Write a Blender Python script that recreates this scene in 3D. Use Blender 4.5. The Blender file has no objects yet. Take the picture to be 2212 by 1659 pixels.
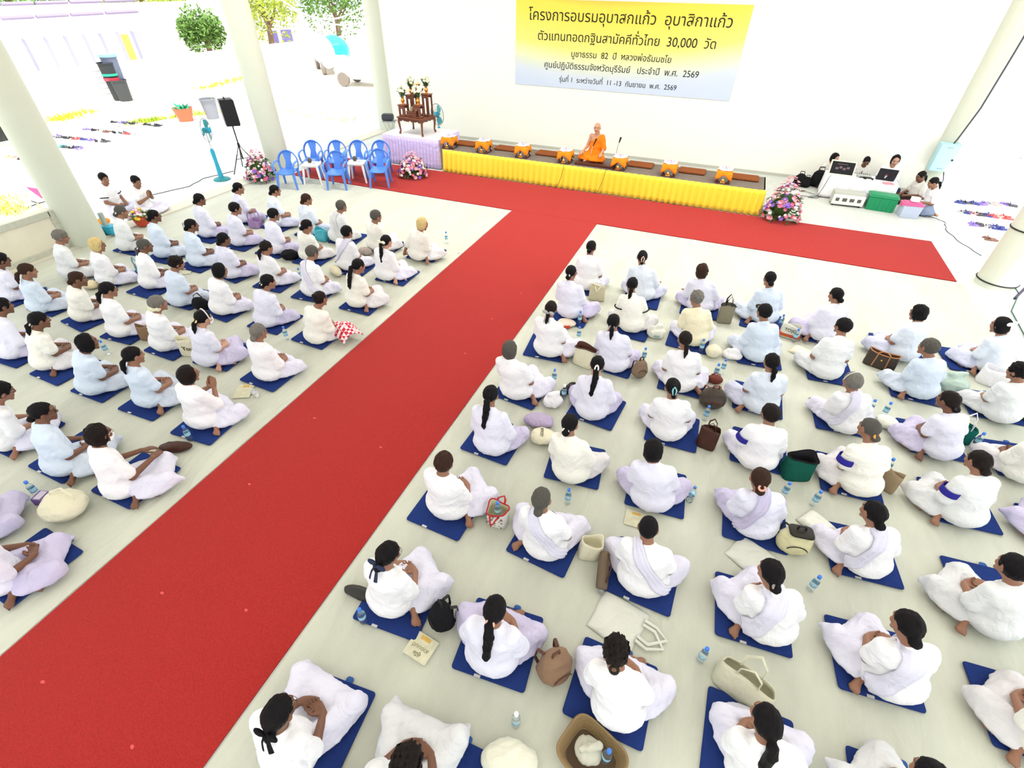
EXPOSURE, WORLD, SUN, ROOF, FLOORC, FILL_POWER = 0.82, 1.0, 5.0, (-16, 5.75), (.575, .590, .500), 72.0
import bpy, math, random
import numpy as np
from mathutils import Matrix, Vector

C = bpy.context.scene.collection
PI = math.pi
# ---------------------------------------------------------------- camera
CAM = np.array([4.19771797, -10.43190, 4.08])
YAW, PITCH, ROLL, FPX = -0.377212976, 0.689426963, 0.0169998171, 1053.8203
W_, H_ = 2212.0, 1659.0
_f = np.array([math.sin(YAW)*math.cos(PITCH), math.cos(YAW)*math.cos(PITCH), -math.sin(PITCH)])
_r0 = np.array([math.cos(YAW), -math.sin(YAW), 0.0]); _u0 = np.cross(_r0, _f)
_r = _r0*math.cos(ROLL)+_u0*math.sin(ROLL); _u = -_r0*math.sin(ROLL)+_u0*math.cos(ROLL)
cd = bpy.data.cameras.new('camera'); cam = bpy.data.objects.new('camera', cd); C.objects.link(cam)
cam.matrix_world = Matrix(((_r[0], _u[0], -_f[0], CAM[0]), (_r[1], _u[1], -_f[1], CAM[1]), (_r[2], _u[2], -_f[2], CAM[2]), (0, 0, 0, 1)))
cd.sensor_fit = 'HORIZONTAL'; cd.sensor_width = 36.0; cd.lens = FPX/W_*36.0; cd.clip_end = 500
bpy.context.scene.camera = cam
# ---------------------------------------------------------------- light and exposure
sc = bpy.context.scene
sc.view_settings.view_transform = 'Standard'; sc.view_settings.look = 'None'
sc.view_settings.gamma = 1.0; sc.view_settings.use_curve_mapping = False
sc.view_settings.exposure = EXPOSURE
world = bpy.data.worlds.new('world'); sc.world = world; world.use_nodes = True
bg = world.node_tree.nodes['Background']; bg.inputs[0].default_value = (0.90, 0.95, 1.0, 1); bg.inputs[1].default_value = WORLD
sd = bpy.data.lights.new('sun', 'SUN'); sun = bpy.data.objects.new('sun', sd); C.objects.link(sun)
sd.energy = SUN; sd.angle = 0.02; sd.color = (1.0, 0.97, 0.9)
sun.rotation_euler = (math.radians(12), math.radians(14), 0)

def P(px, py, z=0.0):
    """floor point seen at a pixel of the 2212x1659 frame, on the level z"""
    d = _r*((px-W_/2)/FPX)+_u*((H_/2-py)/FPX)+_f
    return CAM+d*((z-CAM[2])/d[2])

# ---------------------------------------------------------------- helpers: objects
def link(o, parent=None):
    C.objects.link(o)
    if parent is not None: o.parent = parent
    return o
def tag(o, label=None, cat=None, group=None, kind=None):
    if label: o['label'] = label
    if cat: o['category'] = cat
    if group: o['group'] = group
    if kind: o['kind'] = kind
    return o
def thing(name, label, cat, loc=(0, 0, 0), rz=0.0, group=None, sc_=1.0):
    o = bpy.data.objects.new(name, None); C.objects.link(o); o.empty_display_size = 0.1
    o.location = [float(v) for v in loc]; o.rotation_euler = (0, 0, rz); o.scale = (sc_,)*3
    return tag(o, label, cat, group)
def mesh_np(name, V, Fq, mat=None, parent=None, smooth=True, attrs=None):
    """V (n,3) array; Fq list of face arrays (quads (m,4) and/or tris (k,3)) or python lists"""
    me = bpy.data.meshes.new(name)
    V = np.asarray(V, np.float32)
    if isinstance(Fq, np.ndarray): Fq = [Fq]
    if len(Fq) and not isinstance(Fq[0], np.ndarray):
        me.from_pydata([tuple(map(float, v)) for v in V], [], [tuple(int(i) for i in f) for f in Fq])
    else:
        me.vertices.add(len(V)); me.vertices.foreach_set('co', V.ravel())
        tot = np.concatenate([np.full(len(f), f.shape[1], np.int32) for f in Fq]) if Fq else np.zeros(0, np.int32)
        idx = np.concatenate([f.ravel() for f in Fq]).astype(np.int32)
        st = np.concatenate([[0], np.cumsum(tot)[:-1]]).astype(np.int32)
        me.loops.add(len(idx)); me.loops.foreach_set('vertex_index', idx)
        me.polygons.add(len(tot)); me.polygons.foreach_set('loop_start', st); me.polygons.foreach_set('loop_total', tot)
        me.update(calc_edges=True)
    if smooth and len(me.polygons): me.polygons.foreach_set('use_smooth', np.ones(len(me.polygons), bool))
    if attrs:
        for k, a in attrs.items():
            at = me.color_attributes.new(k, 'FLOAT_COLOR', 'POINT'); at.data.foreach_set('color', np.asarray(a, np.float32).ravel())
    me.update()
    if mat is not None:
        for m in (mat if isinstance(mat, (list, tuple)) else [mat]): me.materials.append(m)
    o = bpy.data.objects.new(name, me)
    return link(o, parent)

class MB:
    """collects boxes, tubes, lathes; build() links them as ONE mesh object"""
    def __init__(s): s.v = []; s.f = []; s.mi = []; s.m = 0
    def add(s, V, F):
        b = len(s.v); s.v.extend([tuple(map(float, v)) for v in V]); s.f.extend([tuple(int(i)+b for i in f) for f in F]); s.mi.extend([s.m]*len(F)); return s
    def box(s, c, d, rz=0.0, taper=1.0, rot=None):
        x, y, z = d[0]/2, d[1]/2, d[2]/2; t = taper
        V = np.array([(-x, -y, -z), (x, -y, -z), (x, y, -z), (-x, y, -z), (-x*t, -y*t, z), (x*t, -y*t, z), (x*t, y*t, z), (-x*t, y*t, z)])
        if rot is not None: V = V@np.array(rot).T
        if rz: cz, sz = math.cos(rz), math.sin(rz); V = V@np.array([[cz, sz, 0], [-sz, cz, 0], [0, 0, 1]])
        return s.add(V+np.array(c), [(0, 3, 2, 1), (4, 5, 6, 7), (0, 1, 5, 4), (1, 2, 6, 5), (2, 3, 7, 6), (3, 0, 4, 7)])
    def rbox(s, c, d, r=0.01, rz=0.0, n=3):
        """box with rounded vertical edges and a bevelled top and bottom"""
        x, y, z = d[0]/2, d[1]/2, d[2]/2; r = min(r, x*.99, y*.99); e = min(r*.6, z*.9)
        def ring(q, zz):
            out = []
            for k, (sx, sy) in enumerate(((1, 1), (-1, 1), (-1, -1), (1, -1))):
                for j in range(n+1):
                    a = k*PI/2+j*PI/2/n; out.append((sx*(x-r)+(r-q)*math.cos(a), sy*(y-r)+(r-q)*math.sin(a), zz))
            return out
        rings = [ring(e, -z), ring(0, -z+e), ring(0, z-e), ring(e*.3, z-e*.3), ring(e, z)]
        V = np.array([p for g in rings for p in g]); m = len(rings[0])
        F = [tuple(range(m))[::-1], tuple(range((len(rings)-1)*m, len(rings)*m))]
        for i in range(len(rings)-1):
            for j in range(m): F.append((i*m+j, i*m+(j+1) % m, (i+1)*m+(j+1) % m, (i+1)*m+j))
        if rz: cz, sz = math.cos(rz), math.sin(rz); V = V@np.array([[cz, sz, 0], [-sz, cz, 0], [0, 0, 1]])
        return s.add(V+np.array(c), F)
    def tube(s, pts, r, n=8, closed=False, flat=1.0, caps=True):
        pts = np.array(pts, float); N = len(pts); rr = np.broadcast_to(np.array(r, float), (N,))
        V = []; t0 = None
        for i in range(N):
            a = pts[(i-1) % N] if (closed or i > 0) else pts[i]; b = pts[(i+1) % N] if (closed or i < N-1) else pts[i]
            t = b-a; t = t/(np.linalg.norm(t)+1e-9)
            if t0 is None:
                u = np.cross(t, (0, 0, 1.0)); u = u if np.linalg.norm(u) > 1e-3 else np.cross(t, (0, 1.0, 0)); u /= np.linalg.norm(u)
            else:
                u = u-t*(u@t); u /= (np.linalg.norm(u)+1e-9)
            t0 = t; w = np.cross(t, u)
            for k in range(n):
                an = 2*PI*k/n; V.append(pts[i]+rr[i]*(u*math.cos(an)+w*math.sin(an)*flat))
        F = []
        M = N if closed else N-1
        for i in range(M):
            for k in range(n):
                F.append((i*n+k, i*n+(k+1) % n, ((i+1) % N)*n+(k+1) % n, ((i+1) % N)*n+k))
        if not closed and caps: F.append(tuple(range(n))[::-1]); F.append(tuple((N-1)*n+k for k in range(n)))
        return s.add(V, F)
    def lathe(s, prof, c=(0, 0, 0), n=16, ax='z', cap=True):
        V = []; F = []
        for (r, z) in prof:
            for k in range(n):
                a = 2*PI*k/n
                V.append((r*math.cos(a), r*math.sin(a), z) if ax == 'z' else ((r*math.cos(a), -z, r*math.sin(a)) if ax == 'y' else (z, r*math.cos(a), r*math.sin(a))))
        for i in range(len(prof)-1):
            for k in range(n): F.append((i*n+k, i*n+(k+1) % n, (i+1)*n+(k+1) % n, (i+1)*n+k))
        if cap:
            if prof[0][0] > 1e-5: F.append(tuple(range(n))[::-1])
            if prof[-1][0] > 1e-5: F.append(tuple((len(prof)-1)*n+k for k in range(n)))
        return s.add(np.array(V)+np.array(c), F)
    def ball(s, c, r, n=8, sq=(1, 1, 1)):
        m = max(4, n//2+1); prof = [(math.sin(PI*i/m), -math.cos(PI*i/m)) for i in range(m+1)]
        V = []; F = []
        for (a, z) in prof:
            for k in range(n): V.append((c[0]+r*sq[0]*a*math.cos(2*PI*k/n), c[1]+r*sq[1]*a*math.sin(2*PI*k/n), c[2]+r*sq[2]*z))
        for i in range(m):
            for k in range(n): F.append((i*n+k, i*n+(k+1) % n, (i+1)*n+(k+1) % n, (i+1)*n+k))
        return s.add(V, F)
    def build(s, name, mat, parent=None, smooth=True, bevel=0, loc=None, angle=40):
        mats = mat if isinstance(mat, (list, tuple)) else [mat]
        me = bpy.data.meshes.new(name); me.from_pydata(s.v, [], s.f)
        for m in mats: me.materials.append(m)
        if len(mats) > 1: me.polygons.foreach_set('material_index', np.array(s.mi, np.int32))
        if smooth:
            me.polygons.foreach_set('use_smooth', np.ones(len(me.polygons), bool)); me.set_sharp_from_angle(angle=math.radians(angle))
        me.update(); o = bpy.data.objects.new(name, me); link(o, parent)
        if bevel: b = o.modifiers.new('bevel', 'BEVEL'); b.width = bevel; b.segments = 2; b.limit_method = 'ANGLE'
        if loc is not None: o.location = [float(v) for v in loc]
        return o
def copy_tree(o, parent=None):
    c = o.copy(); C.objects.link(c)
    if parent is not None: c.parent = parent
    for ch in list(o.children): copy_tree(ch, c)
    return c
def place(o, x, y, z=0.0, rz=0.0, label=None, group=None, s=None):
    o.location = (float(x), float(y), float(z)); o.rotation_euler = (0, 0, rz)
    if label: o['label'] = label
    if group: o['group'] = group
    if s: o.scale = (s, s, s)
    return o

# ---------------------------------------------------------------- helpers: materials
_M = {}
def mat(name, rgb=(.8, .8, .8), rough=.7, bump=0.0, scale=60.0, var=0.0, vscale=8.0, metal=0.0, spec=.3, alpha=1.0, trans=0.0, stretch=None, ior=1.45, sheen=0.0):
    if name in _M: return _M[name]
    m = bpy.data.materials.new(name); m.use_nodes = True; nt = m.node_tree; b = nt.nodes['Principled BSDF']
    b.inputs['Base Color'].default_value = (*rgb, 1); b.inputs['Roughness'].default_value = rough
    b.inputs['Metallic'].default_value = metal; b.inputs['Specular IOR Level'].default_value = spec
    b.inputs['Transmission Weight'].default_value = trans; b.inputs['IOR'].default_value = ior; b.inputs['Alpha'].default_value = alpha
    b.inputs['Sheen Weight'].default_value = sheen
    co = None
    if var or bump:
        tc = nt.nodes.new('ShaderNodeTexCoord'); co = tc.outputs['Object']
        if stretch:
            mp = nt.nodes.new('ShaderNodeMapping'); mp.inputs['Scale'].default_value = stretch; nt.links.new(co, mp.inputs[0]); co = mp.outputs[0]
    if var:
        n = nt.nodes.new('ShaderNodeTexNoise'); n.inputs['Scale'].default_value = vscale; n.inputs['Detail'].default_value = 4; nt.links.new(co, n.inputs['Vector'])
        r = nt.nodes.new('ShaderNodeMapRange'); r.inputs[3].default_value = 1-var; r.inputs[4].default_value = 1+var; nt.links.new(n.outputs[0], r.inputs[0])
        mx = nt.nodes.new('ShaderNodeVectorMath'); mx.operation = 'SCALE'; mx.inputs[0].default_value = rgb; nt.links.new(r.outputs[0], mx.inputs['Scale'])
        nt.links.new(mx.outputs[0], b.inputs['Base Color'])
    if bump:
        n = nt.nodes.new('ShaderNodeTexNoise'); n.inputs['Scale'].default_value = scale; n.inputs['Detail'].default_value = 3; nt.links.new(co, n.inputs['Vector'])
        bp = nt.nodes.new('ShaderNodeBump'); bp.inputs['Strength'].default_value = bump; bp.inputs['Distance'].default_value = .01
        nt.links.new(n.outputs[0], bp.inputs['Height']); nt.links.new(bp.outputs[0], b.inputs['Normal'])
    _M[name] = m
    return m
def cloth(name, rgb=(.8, .8, .8), bump=.35, scale=45, var=.03, rough=.9):
    """woven cloth: fine weave plus soft creases"""
    if name in _M: return _M[name]
    m = mat(name, rgb, rough, 0, 1, var, 6, spec=.1); nt = m.node_tree; b = nt.nodes['Principled BSDF']; tc = nt.nodes.new('ShaderNodeTexCoord'); hs = []
    for sc_, ds, dist in ((5.5, 1.2, .042), (13.0, .8, .009), (scale*3, 0, .002*bump)):
        n = nt.nodes.new('ShaderNodeTexNoise'); n.inputs['Scale'].default_value = sc_; n.inputs['Detail'].default_value = 2.5; n.inputs['Distortion'].default_value = ds; nt.links.new(tc.outputs['Object'], n.inputs['Vector'])
        s = nt.nodes.new('ShaderNodeMath'); s.operation = 'MULTIPLY_ADD'; s.inputs[1].default_value = dist; nt.links.new(n.outputs[0], s.inputs[0])
        if hs: nt.links.new(hs[-1], s.inputs[2])
        else: s.inputs[2].default_value = 0
        hs.append(s.outputs[0])
    bp = nt.nodes.new('ShaderNodeBump'); bp.inputs['Strength'].default_value = .62; bp.inputs['Distance'].default_value = 1.0; nt.links.new(hs[-1], bp.inputs['Height']); nt.links.new(bp.outputs[0], b.inputs['Normal'])
    return m
# ---------------------------------------------------------------- soft shapes: smooth unions of round forms, skinned as one mesh
class Soft:
    def __init__(s, k=.03): s.p = []; s.k = k
    def cap(s, a, b, r0, r1=None, k=None):
        a = np.array(a, float); b = np.array(b, float); r1 = r0 if r1 is None else r1; m = max(r0, r1)
        s.p.append(('c', a, b, r0, r1, np.minimum(a, b)-m, np.maximum(a, b)+m, s.k if k is None else k)); return s
    def chain(s, pts, rs, k=None):
        for i in range(len(pts)-1): s.cap(pts[i], pts[i+1], rs[i], rs[i+1], k)
        return s
    def ell(s, c, r, R=None, k=None, sub=False):
        c = np.array(c, float); r = np.array(r, float); m = np.full(3, r.max()) if R is not None else r
        s.p.append(('s' if sub else 'e', c, r, None if R is None else np.array(R, float), None, c-m, c+m, s.k if k is None else k)); return s
    def half(s, n, d, k=.01):
        """keep the side n.p < d"""
        s.p.append(('h', np.array(n, float), d, None, None, np.full(3, -9.), np.full(3, 9.), k)); return s
    @staticmethod
    def _ev(q, X, Y, Z):
        if q[0] == 'c':
            a, b, r0, r1 = q[1:5]; ab = b-a; L = ab@ab+1e-12
            t = np.clip(((X-a[0])*ab[0]+(Y-a[1])*ab[1]+(Z-a[2])*ab[2])/L, 0, 1)
            return np.sqrt((X-a[0]-t*ab[0])**2+(Y-a[1]-t*ab[1])**2+(Z-a[2]-t*ab[2])**2)-(r0+(r1-r0)*t)
        if q[0] in 'es':
            c, r, R = q[1:4]; x, y, z = X-c[0], Y-c[1], Z-c[2]
            if R is not None: x, y, z = (R[0][0]*x+R[1][0]*y+R[2][0]*z, R[0][1]*x+R[1][1]*y+R[2][1]*z, R[0][2]*x+R[1][2]*y+R[2][2]*z)
            k0 = np.sqrt((x/r[0])**2+(y/r[1])**2+(z/r[2])**2); k1 = np.sqrt((x/r[0]**2)**2+(y/r[1]**2)**2+(z/r[2]**2)**2)+1e-9
            return k0*(k0-1)/k1
        n = q[1]; return n[0]*X+n[1]*Y+n[2]*Z-q[2]
    @staticmethod
    def _mix(D, d, q):
        k = q[7]+1e-9
        if q[0] in 'ce': h = np.clip(.5+.5*(D-d)/k, 0, 1); return D+(d-D)*h-k*h*(1-h)
        if q[0] == 's': d = -d
        h = np.clip(.5-.5*(D-d)/k, 0, 1); return D+(d-D)*h+k*h*(1-h)
    def at(s, Pt):
        Pt = np.asarray(Pt, float); X, Y, Z = Pt[..., 0], Pt[..., 1], Pt[..., 2]; D = np.full(X.shape, 1.0)
        for q in s.p: D = s._mix(D, s._ev(q, X, Y, Z), q)
        return D
    def push(s, Pt, off, n=5):
        """move points onto the surface, off outside it"""
        Pt = np.array(Pt, float); e = 1e-3
        for _ in range(n):
            d = s.at(Pt)-off; g = np.stack([s.at(Pt+np.eye(3)[i]*e)-s.at(Pt-np.eye(3)[i]*e) for i in range(3)], -1)
            g /= (np.linalg.norm(g, axis=-1, keepdims=True)+1e-9); Pt = Pt-g*d[..., None]
        return Pt
    def mesh(s, h, fine=(), disp=None):
        lo = np.min([q[5] for q in s.p if q[0] in 'ce'], 0)-h*2; hi = np.max([q[6] for q in s.p if q[0] in 'ce'], 0)+h*2
        ax = []
        for i in range(3):
            v = [lo[i]]; bands = [(b[0][i], b[1][i], b[2]) for b in fine]
            while v[-1] < hi[i]:
                x = v[-1]; st = h
                for (a, b, f) in bands:
                    if a <= x < b: st = min(st, f)
                    elif x < a < x+st: st = max(a-x, f*.5)
                v.append(x+st)
            ax.append(np.array(v))
        xs, ys, zs = ax; D = np.full((len(xs), len(ys), len(zs)), 1.0)
        for q in s.p:
            m = .05+q[7]
            sl = tuple(slice(max(0, np.searchsorted(a, q[5][i]-m)), np.searchsorted(a, q[6][i]+m)) for i, a in enumerate(ax))
            X, Y, Z = xs[sl[0]][:, None, None], ys[sl[1]][None, :, None], zs[sl[2]][None, None, :]
            D[sl] = s._mix(D[sl], s._ev(q, X, Y, Z), q)
        if disp is not None:
            nb = np.abs(D) < .06; I = np.nonzero(nb)
            D[I] += disp(xs[I[0]], ys[I[1]], zs[I[2]])
        return surfnet(xs, ys, zs, D)
def surfnet(xs, ys, zs, D):
    ins = D < 0; nx, ny, nz = D.shape
    cnt = np.zeros((nx-1, ny-1, nz-1), np.int8); co = [(i, j, k) for i in (0, 1) for j in (0, 1) for k in (0, 1)]
    for i, j, k in co: cnt += ins[i:nx-1+i, j:ny-1+j, k:nz-1+k]
    A = np.argwhere((cnt > 0) & (cnt < 8)); idx = np.full(cnt.shape, -1, np.int64); idx[A[:, 0], A[:, 1], A[:, 2]] = np.arange(len(A))
    acc = np.zeros((len(A), 3)); n = np.zeros(len(A))
    c8 = {o: D[A[:, 0]+o[0], A[:, 1]+o[1], A[:, 2]+o[2]] for o in co}
    pc = {o: np.stack([xs[A[:, 0]+o[0]], ys[A[:, 1]+o[1]], zs[A[:, 2]+o[2]]], 1) for o in co}
    for o in co:
        for ax in range(3):
            if o[ax] == 0:
                p = list(o); p[ax] = 1; p = tuple(p); a, b = c8[o], c8[p]; m = (a < 0) != (b < 0)
                t = (a/(a-b+1e-12))[m]; acc[m] += pc[o][m]+t[:, None]*(pc[p][m]-pc[o][m]); n[m] += 1
    V = acc/n[:, None]; Fs = []
    for ax in range(3):
        sl0 = [slice(None)]*3; sl1 = [slice(None)]*3; sl0[ax] = slice(0, -1); sl1[ax] = slice(1, None)
        a = ins[tuple(sl0)]; b = ins[tuple(sl1)]; E = np.argwhere(a != b); o1, o2 = [q for q in range(3) if q != ax]
        E = E[(E[:, o1] > 0) & (E[:, o2] > 0) & (E[:, o1] < D.shape[o1]-1) & (E[:, o2] < D.shape[o2]-1)]
        fl = a[E[:, 0], E[:, 1], E[:, 2]]
        def g(d1, d2): q = E.copy(); q[:, o1] -= d1; q[:, o2] -= d2; return idx[q[:, 0], q[:, 1], q[:, 2]]
        Q = np.stack([g(1, 1), g(0, 1), g(0, 0), g(1, 0)], 1)
        if ax == 1: fl = ~fl
        Q[~fl] = Q[~fl][:, ::-1]; Fs.append(Q)
    return V, np.concatenate(Fs)
def wav(seed, amp, freqs, stretch=(1, 1, 1), warp=.5, ridge=False):
    """cloth folds: a few warped waves"""
    rg = np.random.RandomState(seed); ws = []
    for f in freqs:
        d = rg.normal(size=3)*np.array(stretch); d /= np.linalg.norm(d)+1e-9; ws.append((d*f, rg.uniform(0, 6.28), rg.normal(size=3)*f*.45, rg.uniform(0, 6.28)))
    def fn(x, y, z):
        o = 0
        for d, p, e, q in ws:
            v = np.sin(d[0]*x+d[1]*y+d[2]*z+p+warp*2.5*np.sin(e[0]*x+e[1]*y+e[2]*z+q))
            if ridge: v = 1.6*np.sqrt(np.abs(v))-1
            o = o+v/(np.linalg.norm(d)/freqs[0])**.6
        return amp*o/len(ws)**.5
    return fn
def rotm(yaw=0, pitch=0, roll=0):
    """pitch > 0 nods forward (face along +y)"""
    cy, sy, cp, sp, cr, sr = math.cos(yaw), math.sin(yaw), math.cos(pitch), math.sin(pitch), math.cos(roll), math.sin(roll)
    Rz = np.array([[cy, -sy, 0], [sy, cy, 0], [0, 0, 1]]); Rx = np.array([[1, 0, 0], [0, cp, sp], [0, -sp, cp]]); Ry = np.array([[cr, 0, sr], [0, 1, 0], [-sr, 0, cr]])
    return Rz@Ry@Rx
# ---------------------------------------------------------------- people
def skin_mat(name, rgb):
    if name in _M: return _M[name]
    m = bpy.data.materials.new(name); m.use_nodes = True; nt = m.node_tree; b = nt.nodes['Principled BSDF']
    a = nt.nodes.new('ShaderNodeVertexColor'); a.layer_name = 'features'
    s = nt.nodes.new('ShaderNodeMix'); s.data_type = 'RGBA'; s.inputs['A'].default_value = (*rgb, 1)
    nt.links.new(a.outputs['Color'], s.inputs['B']); nt.links.new(a.outputs['Alpha'], s.inputs['Factor'])
    nt.links.new(s.outputs['Result'], b.inputs['Base Color']); b.inputs['Roughness'].default_value = .5; b.inputs['Specular IOR Level'].default_value = .35
    b.inputs['Subsurface Weight'].default_value = .0
    _M[name] = m; return m
SK = {'dark': (.17, .075, .042), 'mid': (.29, .14, .085), 'fair': (.50, .28, .19), 'monk': (.50, .26, .15)}
def add_head(S, Hc, R, neck, fine=True):
    T = lambda p: Hc+R@np.array(p, float)
    S.ell(T((0, -.014, .024)), (.073, .092, .084), R, k=.02); S.ell(T((0, .026, -.042)), (.055, .060, .060), R, k=.03)
    S.cap(T((-.018, .066, -.088)), T((.018, .066, -.088)), .017, k=.02)
    S.cap(T((0, -.022, -.05)), neck, .05, .056, k=.03)
    if fine:
        S.cap(T((0, .078, .022)), T((0, .097, -.016)), .008, .0135, k=.014); S.cap(T((-.014, .086, -.019)), T((.014, .086, -.019)), .009, k=.01)
        for sg in (-1, 1):
            S.ell(T((sg*.036, .058, -.022)), (.026, .026, .022), R, k=.02)
            S.cap(T((sg*.014, .082, .031)), T((sg*.044, .070, .030)), .009, k=.012)
            S.ell(T((sg*.031, .096, .009)), (.016, .014, .011), R, k=.008, sub=True)
            S.ell(T((sg*.031, .0735, .009)), (.0135, .0135, .0125), R, k=.004)
            S.ell(T((sg*.074, -.008, -.004)), (.010, .021, .032), R@rotm(sg*-.35), k=.008)
        S.cap(T((-.020, .081, -.046)), T((.020, .081, -.046)), .0072, k=.006); S.cap(T((-.017, .081, -.057)), T((.017, .081, -.057)), .0085, k=.006)
    else:
        S.cap(T((0, .080, .015)), T((0, .096, -.016)), .009, .013, k=.015)
        for sg in (-1, 1): S.ell(T((sg*.075, -.008, -.004)), (.012, .021, .032), R, k=.01)
def features(V, Hc, R, lips=(.32, .10, .08), brow=(.02, .015, .012)):
    L = (V-Hc)@R; col = np.zeros((len(V), 4)); x, y, z = np.abs(L[:, 0]), L[:, 1], L[:, 2]
    m = (y > .06) & (np.abs(z+.0515) < .0105) & (x < .024); col[m] = (*lips, .75)
    m = (y > .05) & (np.abs(z-.033-.1*(.03-x)*(x < .03)) < .005) & (x > .012) & (x < .05); col[m] = (*brow, .8)
    m = (y > .06) & (((x-.031)/.013)**2+((z-.009)/.0055)**2 < 1); col[m] = (.62, .60, .57, 1)
    m = (y > .06) & (((x-.031)/.0065)**2+((z-.009)/.0065)**2 < 1); col[m] = (.02, .012, .01, 1)
    return col
def add_hand(S, w, R, side, curl=.6, s=1.0):
    """hand at wrist w; R columns: across, along the fingers, back of the hand; side +1 thumb on +x"""
    T = lambda p: w+R@(np.array(p, float)*s)
    kx = [.030, .010, -.011, -.030]; ln = [.072, .080, .074, .058]
    for i in range(4):
        x = kx[i]*side; y0 = .088-(.004, 0, .004, .012)[i]
        S.cap(T((x*.55, .012, 0)), T((x, y0, .003)), .0125*s, .0115*s, k=.010)
        a = curl*(.8+.12*i); p = np.array([x, y0, .003]); an = -a*.35
        for j, fr in enumerate((.45, .31, .24)):
            q = p+np.array([x*.05, math.cos(an), math.sin(an)])*ln[i]*fr; S.cap(T(p), T(q), (.0098-.0012*j)*s, (.0090-.0014*j)*s, k=.004); p = q; an -= a*.75
    S.ell(T((0, .05, -.003)), (.036*s, .045*s, .013*s), R, k=.012)
    b = np.array([side*.024, .022, -.006]); c = b+np.array([side*.028, .030, -.010]); d = c+np.array([side*.010, .030, -.006]); e = d+np.array([-side*.002, .022, -.008])
    S.cap(T(b), T(c), .0135*s, .0115*s, k=.01); S.cap(T(c), T(d), .0112*s, .0100*s, k=.005); S.cap(T(d), T(e), .0100*s, .0080*s, k=.004)
def add_foot(S, ank, toe, up=(0, 0, 1), s=1.0):
    a = np.array(ank, float); d = np.array(toe, float)-a; L = np.linalg.norm(d); d /= L; u = np.array(up, float); u = u-d*(u@d); u /= np.linalg.norm(u); x = np.cross(d, u)
    S.ell(a-d*.03-u*.02, (.032, .032, .030), None, k=.02); S.cap(a-u*.012, a+d*L*.62-u*.022, .031, .026, k=.02)
    S.ell(a+d*L*.66-u*.026, (.040, .04, .021), np.stack([x, d, u], 1), k=.02)
    for i in range(5):
        b = a+d*(L*.72-abs(i-1)*.004)+x*(i-2)*.017-u*.03; S.cap(b, b+d*(.042-.006*i)+u*-.004, .0115-.0012*i, .0095-.001*i, k=.004)
def basis(fing, back):
    y = np.array(fing, float); y /= np.linalg.norm(y); z = np.array(back, float); z = z-y*(z@y); z /= np.linalg.norm(z); return np.stack([np.cross(y, z), y, z], 1)

# legs: knee and ankle per side, toes; seen with the person facing +y
LEGS = {
 'cross': {-1: ((-.255, .27, .10), (.06, .33, .055), (.18, .35, .035)), 1: ((.255, .27, .10), (-.06, .26, .055), (-.18, .29, .04))},
 'wide':  {-1: ((-.305, .23, .10), (.04, .34, .055), (.17, .38, .035)), 1: ((.305, .23, .10), (-.04, .26, .055), (-.17, .31, .04))},
 'ahead': {-1: ((-.24, .38, .12), (.06, .34, .06), (.18, .36, .035)), 1: ((.24, .38, .12), (-.06, .27, .06), (-.18, .30, .04))},
 'right': {-1: ((.02, .42, .10), (.25, .20, .06), (.34, .09, .04)), 1: ((.32, .28, .11), (.215, .0, .06), (.31, -.11, .04))},   # feet tucked back to the right
 'left':  {1: ((-.02, .42, .10), (-.25, .20, .06), (-.34, .09, .04)), -1: ((-.32, .28, .11), (-.215, .0, .06), (-.31, -.11, .04))},
 'leftfoot': {-1: ((-.31, .25, .11), (-.20, -.02, .06), (-.30, -.13, .035)), 1: ((.25, .30, .10), (.02, .30, .055), (-.12, .33, .04))},
 'rightfoot': {1: ((.31, .25, .11), (.20, -.02, .06), (.30, -.13, .035)), -1: ((-.25, .30, .10), (-.02, .30, .055), (.12, .33, .04))},
}
ARMS = {
 'lap': {-1: ((-.200, .035, .245), (-.095, .235, .165)), 1: ((.200, .035, .245), (.095, .225, .180))},
 'knees': {-1: ((-.215, .05, .25), (-.235, .26, .20)), 1: ((.215, .05, .25), (.235, .26, .20))},
 'wai': {-1: ((-.185, .10, .27), (-.035, .225, .36)), 1: ((.185, .10, .27), (.035, .225, .36))},
 'front': {-1: ((-.195, .06, .25), (-.10, .30, .24)), 1: ((.195, .06, .25), (.10, .30, .24))},
 'lean': {-1: ((-.24, -.04, .26), (-.30, -.10, .05)), 1: ((.20, .03, .245), (.09, .23, .18))},
}
def hands_for(arms, sg, w):
    if arms == 'lap': return basis((-sg, .25, -.05), (0, .15, -1)), sg*(1 if sg > 0 else 1), .55
    if arms == 'knees': return basis((sg*.15, 1, -.35), (0, .3, 1)), -sg, .35
    if arms == 'wai': return basis((-sg*.12, .35, 1), (sg, -.1, .1)), -sg, .08
    if arms == 'lean' and sg < 0: return basis((sg*.3, 1, -.05), (0, 0, 1)), -sg, .15
    if arms == 'lean': return basis((-sg, .25, -.05), (0, .15, -1)), sg, .55
    return basis((-sg*.5, 1, -.15), (sg*.2, .1, 1)), -sg, .5

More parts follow.
